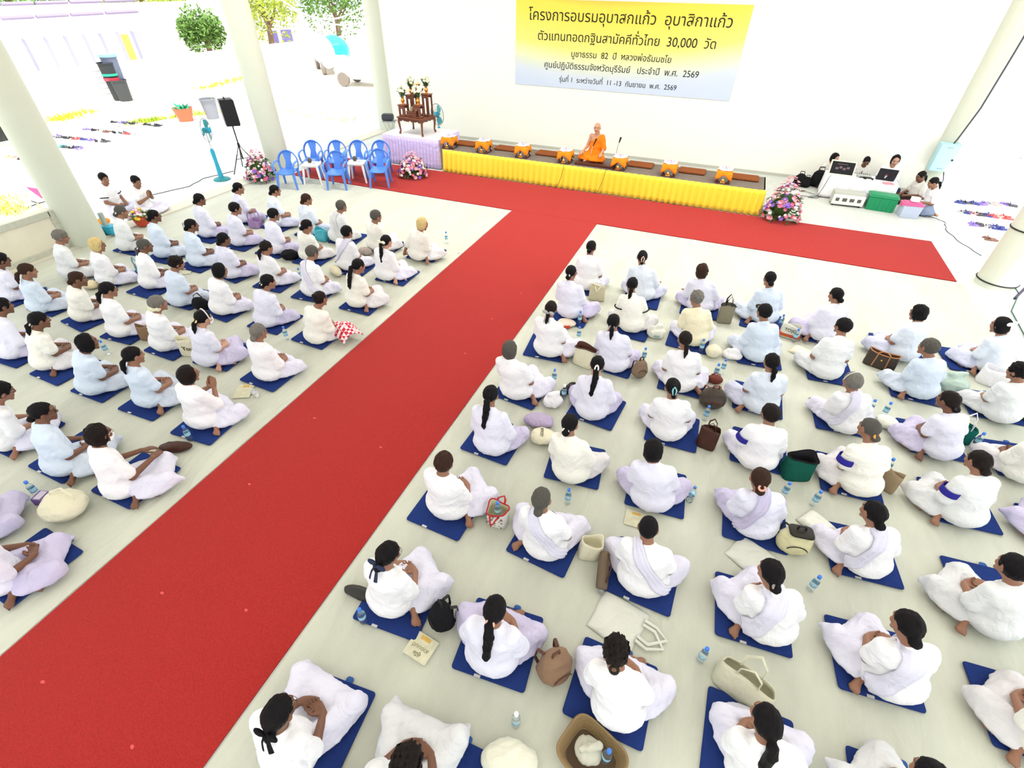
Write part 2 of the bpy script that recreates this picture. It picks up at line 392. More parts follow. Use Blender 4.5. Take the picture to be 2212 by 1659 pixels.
HAIRC = {'black': (.006, .005, .006), 'dark': (.012, .008, .007), 'brown': (.035, .016, .010), 'grey': (.16, .15, .13), 'ash': (.075, .07, .06), 'blond': (.62, .47, .20), 'white': (.5, .47, .38)}
_HC = {}
def hair_mesh(style, seed, h):
    key = (style, seed, h)
    if key in _HC: return _HC[key]
    S = Soft(.02)
    tight = style in ('crop', 'shaved'); g = .004 if tight else (.007 if style in ('bun', 'lowbun', 'topbun', 'pony', 'tail', 'clip') else .014)
    S.ell((0, -.017, .027), (.073+g, .092+g, .085+g), k=.02)
    S.ell((0, .090, -.028), (.074, .085, .092), k=.012, sub=True)
    S.half((0, .55, -.83), .070 if style in ('bun', 'lowbun', 'topbun', 'pony', 'tail', 'clip', 'crop', 'short', 'curly') else .2, .015)
    for sg in (-1, 1):
        if style not in ('bob', 'long', 'loose'): S.ell((sg*.078, .012, -.012), (.016, .028, .034), k=.01, sub=True)
    if style == 'bun': S.ell((0, -.125, .012), (.044, .036, .042), k=.012)
    if style == 'lowbun': S.ell((.004, -.108, -.052), (.040, .034, .034), k=.012); S.cap((0, -.085, -.03), (0, -.10, -.05), .03, k=.02)
    if style == 'topbun': S.ell((0, -.10, .075), (.038, .038, .034), k=.012)
    if style == 'clip': S.cap((0, -.108, .05), (0, -.108, -.06), .030, .026, k=.02)
    if style == 'pony':
        S.chain([(0, -.098, -.02), (.004, -.128, -.05), (.006, -.135, -.12), (.002, -.128, -.19)], [.020, .028, .026, .010], .012)
    if style == 'tail':
        S.chain([(0, -.098, .0), (0, -.132, -.02), (.008, -.150, -.10), (.004, -.152, -.20), (0, -.148, -.30), (.004, -.140, -.345)], [.020, .030, .034, .032, .028, .012], .012)
    if style in ('bob', 'loose'):
        S.ell((0, -.030, -.035), (.086, .078, .080), k=.03); S.half((0, .8, 0), .036, .02); S.half((0, 0, -1), .112, .012)
    if style == 'long':
        S.ell((0, -.030, -.03), (.085, .078, .085), k=.03)
        S.chain([(-.03, -.085, -.05), (-.028, -.118, -.15), (-.02, -.125, -.24)], [.040, .040, .020], .03); S.chain([(.03, -.085, -.05), (.026, -.118, -.14), (.018, -.125, -.25)], [.040, .040, .018], .03); S.half((0, .8, 0), .036, .02)
    A = {'curly': .008, 'loose': .006, 'crop': .001}.get(style, .0032)
    w1 = wav(seed, A, (70, 110, 160) if style != 'curly' else (110, 150, 190), (1, .5, .25) if style != 'curly' else (1, 1, 1)); w2 = wav(seed+7, A*.6, (240, 300), (1, .6, .15))
    V, F = S.mesh(h, disp=lambda x, y, z: w1(x, y, z)+w2(x, y, z))
    _HC[key] = (V, F); return V, F
def hair_mat(n):
    rgb = HAIRC[n]
    return mat('hair_'+n, rgb, .6, .6, 130, .35, 60, spec=.14 if sum(rgb) < .1 else .25, stretch=(1, 1, .18))

def make_person(label, x, y, z, rz, head=(0, .10, .66), turn=0.0, nod=.12, roll=0.0, legs='cross', arms='lap', hair='bun', hairc='black', skin='mid', shirt=None, pants=None,
                sleeve=.78, seed=1, h=.014, sash=None, extras=(), group='people seated on the floor mats', build=1.0, scl=1.0, name='person', skirt=False, hem=0.0, bare=False):
    root = thing(name, label, 'person', (x, y, z), rz, group, scl)
    rg = random.Random(seed); Hc = np.array(head, float); R = rotm(turn, nod, roll); fineface = h < .02
    lx, ly = Hc[0], Hc[1]-.06
    def L(p): p = np.array(p, float); t = np.clip(p[2]/.60, 0, 1.1)**1.3; return p+np.array([lx*t*.85, ly*t*.85, (Hc[2]-.66)*t])
    def LL(p): return np.array(p, float)+np.array([lx, ly, Hc[2]-.66])*np.clip((p[2]-.1)/.5, 0, 1)
    legd = LEGS[legs]; armd = ARMS[arms]; W = build
    neck = L((0, .0, .535)); sh = {sg: L((sg*.142*W, .0, .472)) for sg in (-1, 1)}
    el = {}; wr = {}
    for sg in (-1, 1):
        e, w = armd[sg]; e = L(e); w = np.array(w, float)+np.array([lx*.2, max(ly, -.05)*.3, 0])
        if arms in ('wai',): w = w+np.array([lx, ly, 0])*.5
        el[sg] = e; wr[sg] = w
    # --- body: one continuous skin
    S = Soft(.03)
    add_head(S, Hc, R, neck, fineface)
    S.ell(L((0, 0, .12)), (.15*W, .12, .10)); S.ell(L((0, .0, .27)), (.13*W, .095, .14)); S.ell(L((0, .0, .40)), (.145*W, .10, .12)); S.cap(sh[-1], sh[1], .052); S.cap(L((0, 0, .46)), neck, .065, .05)
    for sg in (-1, 1):
        S.cap(sh[sg], el[sg], .046, .037, k=.02); S.cap(el[sg], wr[sg], .036, .024, k=.015)
        Rh, sd_, cu = hands_for(arms, sg, wr[sg]); add_hand(S, wr[sg], Rh, sd_, cu, .92)
        kn, an, toe = legd[sg]; S.cap((sg*.09, .02, .11), kn, .075, .055, k=.03); S.cap(kn, an, .052, .032, k=.02); add_foot(S, an, toe)
    hl = np.min([wr[-1], wr[1]], 0)-.15; hh = np.max([wr[-1], wr[1]], 0)+.15
    fine = [(Hc-.115, Hc+.125, h*.5 if h < .02 else h*.6)]
    if h < .02: fine.append((np.array([max(hl[0], -.26), hl[1], hl[2]+.07]), np.array([min(hh[0], .26), hh[1], hh[2]-.05]), h*.52))
    V, F = S.mesh(max(h*1.35, .018), fine)
    body = mesh_np('body', V, F, skin_mat('skin_'+skin, SK[skin]), root, attrs={'features': features(V, Hc, R)})
    # --- trousers
    Pn = Soft(.045)
    Pn.ell((0, -.005, .12), (.178*W, .148, .112))
    dr = random.Random(seed*11)
    for sg in (-1, 1):
        kn, an, toe = (np.array(q, float) for q in legd[sg]); d = an-kn; hp = np.array([sg*.085, .02, .115]); o_ = kn-hp; o_[2] = 0; o_ /= np.linalg.norm(o_)
        Pn.cap(hp, kn-o_*.02, .098, .072); Pn.cap(kn, kn+d*.74, .070, .056)
        tip = kn+o_*dr.uniform(.05, .10)+np.array([0, dr.uniform(-.03, .03), -.05]); Pn.cap(kn, tip, .066, .022, k=.03)
        a_ = math.atan2(d[1], d[0]); Pn.ell(kn+d*.42+np.array([0, 0, -.03]), (.20, .105, .046), rotm(a_), k=.05)
        Pn.ell((hp+kn)/2+np.array([sg*.02, -.035, -.05]), (.17, .085, .045), rotm(math.atan2(o_[1], o_[0])), k=.05)
    if legs == 'ahead': Pn.ell((0, .26, .085), (.24, .19, .06))
    elif legs in ('cross', 'wide', 'leftfoot', 'rightfoot'): Pn.ell((0, .20, .075), (.22, .15, .055))
    else:
        k0 = (np.array(legd[-1][0])+np.array(legd[1][0]))/2; Pn.ell((k0[0]*.8, .22, .08), (.19, .16, .06))
    Pn.half((0, 0, -1), -.004, .01)
    fw = wav(seed*3+1, .0105, (19, 30, 46, 64), (1, .8, .5), .55, True); V, F = Pn.mesh(h*1.02, disp=lambda x, y, z: fw(x, y, z))
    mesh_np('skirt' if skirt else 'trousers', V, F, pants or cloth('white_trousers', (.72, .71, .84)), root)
    # --- shirt with sleeves
    T = Soft(.04)
    T.ell(L((0, -.010, .125)), (.205*W, .178, .150)); T.ell(L((0, -.004, .27)), (.172*W, .138, .15)); T.ell(L((0, -.008, .40)), (.172*W, .124, .125))
    T.cap(L((-.120*W, -.002, .468)), L((.120*W, -.002, .468)), .062); T.cap(L((0, -.002, .47)), L((0, -.004, .532)), .085, .066)
    for sg in ((-1,) if bare else (-1, 1)):
        e = sh[sg]+(el[sg]-sh[sg])*min(sleeve, 1.0); T.cap(sh[sg], e, .060, .064+.004*W, k=.03)
        if sleeve > 1.0: T.cap(el[sg], el[sg]+(wr[sg]-el[sg])*(sleeve-1.0), .066, .052, k=.03)
        ax_ = (el[sg]-sh[sg]); ax_ /= np.linalg.norm(ax_)
    T.ell(Hc+R@np.array([0, .02, -.10]), (.058, .07, .052), R, k=.012, sub=True)
    if bare: T.half((.62, 0, .785), .375, .01)
    T.half((0, 0, -1), -(.022+hem), .008)
    fw2 = wav(seed*5+2, .0085, (15, 24, 38, 56), (1, .6, .8), .65, True); V, F = T.mesh(h, disp=lambda x, y, z: fw2(x, y, z)*np.clip((.56-z)/.1, .2, 1))
    shirt_o = mesh_np('shirt', V, F, shirt or cloth('white_shirt', (.86, .86, .89)), root)
    # --- hair
    if hair != 'shaved':
        V, F = hair_mesh(hair, seed % 4, .0075 if h < .0135 else .010)
        key = ('hair', hair, seed % 4, h < .0135, hairc)
        if key in _HC: ho = link(bpy.data.objects.new('hair', _HC[key]), root)
        else: ho = mesh_np('hair', V, F, hair_mat(hairc), root); _HC[key] = ho.data
        M = Matrix.Identity(4)
        for i in range(3):
            for j in range(3): M[i][j] = float(R[i][j])
            M[i][3] = float(Hc[i])
        ho.matrix_local = M
    HT = lambda p: Hc+R@np.array(p, float)
    # --- sash laid over a shoulder and across the back
    U = Soft(.04); U.p = T.p[:-2]+Pn.p[:-1]
    if sash:
        sg = 1 if sash > 0 else -1; wd = .10 if abs(sash) == 1 else .15
        ctl = [(sg*.06, .16, .36), (sg*.07, .09, .50), (sg*.06, 0, .56), (sg*.02, -.10, .47), (-sg*.07, -.16, .34), (-sg*.16, -.15, .22), (-sg*.235, -.06, .12)]
        ctl = np.array([LL(p) for p in ctl]); t = np.linspace(0, len(ctl)-1, 34); cc = []
        for u in t:
            i = int(min(u, len(ctl)-2)); fr = u-i; p0, p1, p2, p3 = ctl[max(i-1, 0)], ctl[i], ctl[i+1], ctl[min(i+2, len(ctl)-1)]
            cc.append(.5*((2*p1)+(-p0+p2)*fr+(2*p0-5*p1+4*p2-p3)*fr**2+(-p0+3*p1-3*p2+p3)*fr**3))
        cc = np.array(cc); tg = np.gradient(cc, axis=0); tg /= np.linalg.norm(tg, axis=1, keepdims=True)
        cen = L((0, 0, .3)); out = cc-np.array([cen[0], cen[1], 0])*[1, 1, 0]-np.stack([0*cc[:, 2], 0*cc[:, 2], np.minimum(cc[:, 2], .42)], 1); sd_ = np.cross(tg, out); sd_ /= np.linalg.norm(sd_, axis=1, keepdims=True)
        nw = 9; ww = np.linspace(-.5, .5, nw); G = np.array([[c+s_*w*wd*(1-.35*max(0, 1-abs(i-8)/6)) for w in ww] for i, (c, s_) in enumerate(zip(cc, sd_))])
        lim = len(G)-3
        Gp = U.push(G.reshape(-1, 3), .010).reshape(G.shape); fl = (np.sin(np.arange(nw)*2.4+seed)*.006)[None, :, None]
        Gp = U.push((Gp).reshape(-1, 3), .012+np.tile(np.sin(np.arange(nw)*2.2+seed)*.005, len(G))).reshape(G.shape)
        n = len(Gp); Q = [(i*nw+j, i*nw+j+1, (i+1)*nw+j+1, (i+1)*nw+j) for i in range(n-1) for j in range(nw-1)]
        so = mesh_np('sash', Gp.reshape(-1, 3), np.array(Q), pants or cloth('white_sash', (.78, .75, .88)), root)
        md = so.modifiers.new('thickness', 'SOLIDIFY'); md.thickness = .006; md.offset = 0
    # --- small worn things
    for ex in extras:
        k = ex[0]; b = MB()
        if k == 'glasses':
            for s_ in (-1, 1):
                b.tube([HT((s_*.033+.021*math.cos(a), .092+.002*math.sin(a), .007+.016*math.sin(a))) for a in np.linspace(0, 2*PI, 12, endpoint=False)], .0016, 5, closed=True)
                b.tube([HT((s_*.054, .090, .011)), HT((s_*.078, .05, .012)), HT((s_*.080, -.012, .012))], .0016, 5)
            b.tube([HT((-.012, .093, .010)), HT((0, .097, .013)), HT((.012, .093, .010))], .0016, 5); b.build('eyeglasses', mat('glasses_frame', (.02, .015, .015), .3), root)
        elif k == 'mask':
            V = []; n_, m_ = 9, 7
            for i in range(m_):
                for j in range(n_):
                    u = (j/(n_-1)-.5)*2; v = i/(m_-1); V.append(HT((u*.060, (.104-.060*u*u+.010*(1-abs(2*v-1))*(1-u*u)), .004-.090*v)))
            o = mesh_np('face_mask', V, np.array([(i*n_+j, i*n_+j+1, (i+1)*n_+j+1, (i+1)*n_+j) for i in range(m_-1) for j in range(n_-1)]), cloth('mask_white', (.85, .87, .88)), root)
            md = o.modifiers.new('thickness', 'SOLIDIFY'); md.thickness = .003; md.offset = 1
        elif k == 'bow':
            rgb = ex[1]; zc = ex[2] if len(ex) > 2 else 0.02
            for s_ in (-1, 1):
                b.ball(HT((s_*.045, -.122, zc+.01)), .034, 10, (1.25, .5, .8)); b.tube([HT((s_*.01, -.126, zc)), HT((s_*.025, -.140, zc-.06)), HT((s_*.03, -.145, zc-.13))], [.008, .013, .016], 6, flat=.3)
            b.ball(HT((0, -.128, zc)), .015, 8); b.build('hair_bow', cloth('bow_%02x%02x' % (int(rgb[0]*99), int(rgb[2]*99)), rgb), root)
        elif k == 'scrunchie':
            rgb = ex[1]; c_ = ex[2] if len(ex) > 2 else (0, -.112, -.028)
            rr = ex[3] if len(ex) > 3 else .026
            b.tube([HT((c_[0]+rr*math.cos(a), c_[1]+.012*math.sin(a), c_[2]+rr*math.sin(a)*.8)) for a in np.linspace(0, 2*PI, 14, endpoint=False)], .010, 6, closed=True); b.build('hair_tie', cloth('tie_%02x%02x%02x' % tuple(int(c*99) for c in rgb), rgb), root)
        elif k == 'clip':
            rgb = ex[1]
            for s_ in (-1, 1): b.tube([HT((s_*.012, -.122, .045)), HT((s_*.020, -.142, .015)), HT((s_*.012, -.132, -.035))], [.007, .009, .005], 6)
            b.ball(HT((0, -.135, .05)), .012, 8); b.build('hair_clip', mat('clip_%02x%02x%02x' % tuple(int(c*99) for c in rgb), rgb, .3), root)
        elif k == 'band':
            rgb = ex[1]; b.tube([HT((.089*math.cos(a), .02-.03*math.sin(a), .03+.098*math.sin(a))) for a in np.linspace(-.1, PI+.1, 18)], .008, 6, flat=.5); b.build('headband', mat('band_%02x%02x%02x' % tuple(int(c*99) for c in rgb), rgb, .5), root)
        elif k == 'armband':
            s_ = ex[1]; a, c_ = sh[s_], el[s_]; d_ = c_-a; ln = np.linalg.norm(d_); d_ /= ln; u_ = np.cross(d_, (0, 1, 0)); u_ /= np.linalg.norm(u_); v_ = np.cross(d_, u_); rr = .074+.006*W
            V = []; nn = 20
            for i in range(5):
                for j in range(nn): an = 2*PI*j/nn; V.append(a+d_*(ln*(.42+.30*i/4))+(u_*math.cos(an)+v_*math.sin(an))*(rr+.004))
            o = mesh_np('armband', V, np.array([(i*nn+j, i*nn+(j+1) % nn, (i+1)*nn+(j+1) % nn, (i+1)*nn+j) for i in range(4) for j in range(nn)]), cloth('armband_blue', (.035, .03, .30)), root)
            md = o.modifiers.new('thickness', 'SOLIDIFY'); md.thickness = .004
        elif k == 'visor':
            V = [HT((.070*math.cos(a)*(1+.12*t), .03+(.075+.065*t)*math.sin(a), .052-.012*t-.010*math.cos(a)**2)) for t in (0, .5, 1) for a in np.linspace(.25, PI-.25, 9)]
            o = mesh_np('visor', V, np.array([(i*9+j, i*9+j+1, (i+1)*9+j+1, (i+1)*9+j) for i in range(2) for j in range(8)]), cloth('visor_dark', (.03, .02, .015)), root); o.modifiers.new('t', 'SOLIDIFY').thickness = .004
        elif k == 'watch':
            s_ = ex[1]; d_ = wr[s_]-el[s_]; d_ /= np.linalg.norm(d_); u_ = np.cross(d_, (0, 0, 1)); u_ /= np.linalg.norm(u_); v_ = np.cross(d_, u_)
            b.tube([wr[s_]-d_*.03+(u_*math.cos(a)+v_*math.sin(a))*.029 for a in np.linspace(0, 2*PI, 12, endpoint=False)], .006, 5, closed=True); b.build('wristwatch', mat('watch_black', (.015, .015, .015), .4), root)
        elif k == 'tie':
            V = U.push(np.array([[L((w_*(.012+.010*t), .30, .50-.30*t)) for w_ in (-1, 0, 1)] for t in np.linspace(0, 1, 8)]).reshape(-1, 3), .006)
            o = mesh_np('necktie', V, np.array([(i*3+j, i*3+j+1, (i+1)*3+j+1, (i+1)*3+j) for i in range(7) for j in range(2)]), cloth('tie_dark', (.02, .02, .05)), root); o.modifiers.new('thickness', 'SOLIDIFY').thickness = .004
        elif k == 'stripe':
            s_ = ex[1]; a, c_ = sh[s_], el[s_]; d_ = c_-a; u_ = np.cross(d_, (0, 1, 0)); u_ /= np.linalg.norm(u_); v_ = np.cross(d_/np.linalg.norm(d_), u_)
            b.tube([a+d_*.62+(u_*math.cos(t)+v_*math.sin(t))*.079 for t in np.linspace(0, 2*PI, 18, endpoint=False)], .009, 6, closed=True); b.build('sleeve_trim', cloth('trim_black', (.01, .01, .012)), root)
        elif k == 'scarf':
            rgb = ex[1]; Sx = Soft(.03); Sx.ell(HT((-.01, -.045, -.02)), (.085, .07, .075), R); Sx.ell(HT((-.02, -.085, -.05)), (.05, .05, .05), R); w_ = wav(seed, .008, (60, 90)); V, F = Sx.mesh(.011, disp=lambda x, y, z: w_(x, y, z)); mesh_np('head_scarf', V, F, cloth('scarf_cream', rgb), root)
    return root
# ---------------------------------------------------------------- the place
def floor_mat(name, rgb, dirty=.06, wr=.5, stretch=(1.6, .5, 1)):
    m = mat(name, rgb, .55, 0, spec=.25); nt = m.node_tree; b = nt.nodes['Principled BSDF']
    tc = nt.nodes.new('ShaderNodeTexCoord'); n1 = nt.nodes.new('ShaderNodeTexNoise'); n1.inputs['Scale'].default_value = 1.3; n1.inputs['Detail'].default_value = 8; n1.inputs['Roughness'].default_value = .65
    mp = nt.nodes.new('ShaderNodeMapping'); mp.inputs['Scale'].default_value = stretch; nt.links.new(tc.outputs['Object'], mp.inputs[0]); nt.links.new(mp.outputs[0], n1.inputs['Vector'])
    r = nt.nodes.new('ShaderNodeMapRange'); r.inputs[1].default_value = .3; r.inputs[2].default_value = .7; r.inputs[3].default_value = 1-dirty; r.inputs[4].default_value = 1+dirty*.5; nt.links.new(n1.outputs[0], r.inputs[0])
    v = nt.nodes.new('ShaderNodeVectorMath'); v.operation = 'SCALE'; v.inputs[0].default_value = rgb; nt.links.new(r.outputs[0], v.inputs['Scale']); nt.links.new(v.outputs[0], b.inputs['Base Color'])
    w = nt.nodes.new('ShaderNodeTexNoise'); w.inputs['Scale'].default_value = 2.2; w.inputs['Detail'].default_value = 5; w.inputs['Distortion'].default_value = 1.2; nt.links.new(mp.outputs[0], w.inputs['Vector'])
    bp = nt.nodes.new('ShaderNodeBump'); bp.inputs['Strength'].default_value = wr; bp.inputs['Distance'].default_value = .05; nt.links.new(w.outputs[0], bp.inputs['Height']); nt.links.new(bp.outputs[0], b.inputs['Normal'])
    return m
def slab(name, x0, x1, y0, y1, z0, z1, m, kind='structure', smooth=False):
    o = MB().box(((x0+x1)/2, (y0+y1)/2, (z0+z1)/2), (x1-x0, y1-y0, z1-z0)).build(name, m, smooth=smooth)
    if kind: o['kind'] = kind
    return o
WX0, WX1, WY = -7.0, 9.0, 5.53
slab('floor', -7.25, 9.6, -16, 5.75, -.12, 0, floor_mat('floor_concrete', (.62, .64, .60), .12, .1))
slab('floor_terrace', -15.2, -7.25, -9, 9.5, -.14, -.002, floor_mat('terrace', (.86, .85, .82), .05, .1))
slab('floor_apron', 9.6, 16, -9, 12, -.14, -.002, floor_mat('apron', (.86, .86, .85), .05, .1))
slab('ground', -60, 60, -30, 80, -.30, -.145, floor_mat('earth', (.86, .81, .70), .10, .2))
wallm = mat('wall_paint', (.86, .86, .79), .8, .05, 20, .02, 1.5, spec=.1)
slab('wall_back', WX0, WX1, WY, WY+.2, 0, 6.0, wallm)
slab('baseboard_back', WX0+.3, WX1, WY-.02, WY, 0, .07, mat('baseboard_grey', (.50, .50, .44), .7))
if ROOF: slab('ceiling', -7.7, 10.6, *ROOF, 6.0, 6.2, mat('ceiling_white', (.82, .82, .80), .9))
FILL_LAMPS = [(-4.2, -.4), (-1.2, -.4), (1.8, -.4), (4.8, -.4), (7.6, -.4)]
for i, (x, y) in enumerate(FILL_LAMPS):   # unseen fill lamps, added overhead to brighten the stage end
    r = thing('added_fill_lamp', 'added fill lamp in a long white fitting, brightening the stage end', 'lamp', (x, y, 5.93), 0, 'added fill lamps above the stage end')
    MB().box((0, 0, .03), (1.3, .34, .06)).build('housing', mat('fill_lamp_housing', (.8, .8, .8), .5), r, smooth=False)
    ld = bpy.data.lights.new('fill_light_data', 'AREA'); ld.shape = 'RECTANGLE'; ld.size = 1.2; ld.size_y = .3; ld.energy = FILL_POWER; ld.color = (1, .99, .95); lo = bpy.data.objects.new('fill_light', ld); link(lo, r); lo.location = (0, 0, -.02)
slab('trim_1', -7.25, -6.85, -9, 5.5, 0, .03, mat('border_stone', (.66, .63, .52), .5, 0, 1, .08, 5))
colm = mat('column_paint', (.60, .63, .53), .75, .06, 40, .03, 2, spec=.15)
cid = 0
for (x, y) in ((-7.0, -5.02), (-7.0, .25), (-7.02, 5.6), (9.27, 5.62), (9.27, .16)):
    o = MB().lathe([(.30, 0), (.30, 6.0)], (x, y, 0), 40, cap=False).build('wall_column' if cid == 0 else 'wall_column.%03d' % cid, colm); o['kind'] = 'structure'; cid += 1
mar = floor_mat('marble', (.76, .72, .58), .10, .05, (1, 1, 1)); mard = mat('marble_border', (.52, .53, .44), .5, 0, 1, .2, 14)
slab('wall_parapet', -7.2, -7.0, -9.5, -5.3, 0, .74, mar)
b = MB(); b.box((-6.99, -7.45, .685), (.03, 4.1, .10)).box((-6.99, -5.36, .365), (.03, .11, .72)).box((-6.98, -7.45, .06), (.05, 4.1, .12)); o = b.build('trim_2', mard, smooth=False); o['kind'] = 'structure'

# sheets over the hall floor
def sheet(x0, x1, y0, y1, z, m, nx=40, ny=60, seed=0, amp=.006):
    xs = np.linspace(x0, x1, nx); ys = np.linspace(y0, y1, ny); X, Y = np.meshgrid(xs, ys, indexing='ij'); f = wav(seed, amp, (2.5, 5, 9), (1, .6, .0), .5)
    Z = z+np.abs(f(X, Y, 0*X)); V = np.stack([X, Y, Z], -1).reshape(-1, 3)
    I = np.arange(nx*ny).reshape(nx, ny); Q = np.stack([I[:-1, :-1], I[1:, :-1], I[1:, 1:], I[:-1, 1:]], -1).reshape(-1, 4)
    return mesh_np('floor_sheet', V, Q, m)
shm = floor_mat('nonwoven_sheet', FLOORC, .13, .55)
o = sheet(-6.8, -.02, -11.5, -.05, .004, shm, seed=3); tag(o, 'off-white cloth sheet covering the floor left of the red aisle', 'floor sheet', kind=None)
o = sheet(2.02, 8.75, -11.5, -.02, .004, shm, 50, 70, seed=5, amp=.007); tag(o, 'off-white cloth sheet covering the floor right of the red aisle', 'floor sheet')
# red carpets
def carpet_mat():
    m = mat('red_carpet', (.41, .026, .022), .95, .6, 300, .38, 85, spec=.05, sheen=.1); return m
cm = carpet_mat()
def carpet(x0, x1, y0, y1, z, label, name='red_carpet'):
    b = MB().box(((x0+x1)/2, (y0+y1)/2, z/2+.002), (x1-x0, y1-y0, z)); o = b.build(name, cm, smooth=False); tag(o, label, 'carpet'); return o
aisle_mb = MB().box((1.0015, -7.25, .008), (2.003, 14.5, .012)); aisle_mb.m = 1
for (px, py) in ((95, 1475), (352, 1283), (533, 1320), (540, 1048), (288, 1615), (823, 968), (1063, 690), (1125, 634), (990, 548), (1005, 765), (680, 905)):   # small pale scuffs on the aisle carpet
    q = P(px, py); rr = .015; aisle_mb.add([(q[0]+rr*(1.2+.4*math.sin(k*5+px))*math.cos(k*PI/4), q[1]+rr*.8*math.sin(k*PI/4), .0150) for k in range(8)], [tuple(range(8))])
tag(aisle_mb.build('red_carpet', [cm, mat('carpet_spot', (.68, .09, .08), .8)], smooth=False), 'long red carpet running down the aisle between the two seated blocks', 'carpet')
carpet(-6.4, 8.66, .0, 1.93, .014, 'long red carpet lying crosswise in front of the yellow skirted stage')

# ---- stage with pleated yellow skirt
def skirt(parent, name, pts, z0, z1, m, pleat=.085, amp=.022, flare=.03, seed=0):
    """pleated cloth hanging along a polyline (outside on the right hand of its direction)"""
    rg = np.random.RandomState(seed); P2 = []
    pts = np.array(pts, float)
    for i in range(len(pts)-1):
        a, c = pts[i], pts[i+1]; L = np.linalg.norm(c-a); n = max(6, int(L/pleat)*8); t = np.linspace(0, 1, n, endpoint=i == len(pts)-2); d = (c-a)/L; nn = np.array([d[1], -d[0]])
        for u in t: P2.append((a+(c-a)*u, nn, u*L))
    zs = np.linspace(z1, z0, 7); V = []; ph = 0
    for k, (p, nn, s) in enumerate(P2):
        w = math.sin(2*PI*s/pleat+.9*math.sin(s*3.1+seed)); w = math.copysign(abs(w)**.6, w)
        for j, z in enumerate(zs):
            f = j/(len(zs)-1); q = p+nn*(.012+amp*(.35+.65*f)*w+flare*f*(.7+.3*math.sin(s*2.3)))
            V.append((q[0], q[1], z))
    n, mz = len(P2), len(zs); I = np.arange(n*mz).reshape(n, mz); Q = np.stack([I[:-1, :-1], I[:-1, 1:], I[1:, 1:], I[1:, :-1]], -1).reshape(-1, 4)
    o = mesh_np(name, V, Q, m, parent); md = o.modifiers.new('thickness', 'SOLIDIFY'); md.thickness = .006; md.offset = -1; return o
SX0, SX1, SY0, SY1, SZ = -2.86, 5.26, 2.0, 3.02, .58
st = thing('stage', 'long low stage with grey top and pleated yellow skirt below the banner', 'stage', ((SX0+SX1)/2, (SY0+SY1)/2, 0)); ox, oy = (SX0+SX1)/2, (SY0+SY1)/2
MB().box((0, 0, SZ/2-.01), (SX1-SX0-.02, SY1-SY0-.02, SZ-.04)).build('base', mat('stage_wood', (.35, .25, .16), .7), st, smooth=False)
MB().rbox((0, 0, SZ-.015), (SX1-SX0, SY1-SY0, .03), .01).build('top', mat('stage_carpet', (.20, .165, .14), .95, .4, 200, .15, 120, spec=.1), st)
MB().box((SX1-ox-.01, 0, SZ-.006), (.05, SY1-SY0, .012)).box((0, SY1-oy-.01, SZ-.006), (SX1-SX0, .03, .012)).build('edge_trim', mat('stage_edge', (.85, .82, .60), .7), st, smooth=False)
yel = mat('yellow_satin', (.90, .72, .05), .45, .08, 60, .04, 4, spec=.3, sheen=.2)
skirt(st, 'skirt', [(SX0-ox, SY1-oy), (SX0-ox, SY0-oy), (SX1-ox, SY0-oy), (SX1-ox, SY1-oy)], .02, SZ-.005, yel, .15, .034, .035)

# ---- altar platform with lavender skirt
pod = thing('altar_platform', 'square platform with white top and lilac pleated skirt left of the stage', 'platform', (-3.92, 2.72, 0))
MB().box((0, 0, .37), (1.72, 1.2, .72)).build('base', mat('stage_wood'), pod, smooth=False)
MB().rbox((0, 0, .745), (1.78, 1.26, .02), .01).build('top', cloth('white_table_cloth', (.84, .84, .86)), pod)
skirt(pod, 'skirt', [(-.88, .62), (-.88, -.62), (.88, -.62), (.88, .62)], .02, .745, cloth('lilac_satin', (.62, .55, .86)), .10, .02, .03, 4)

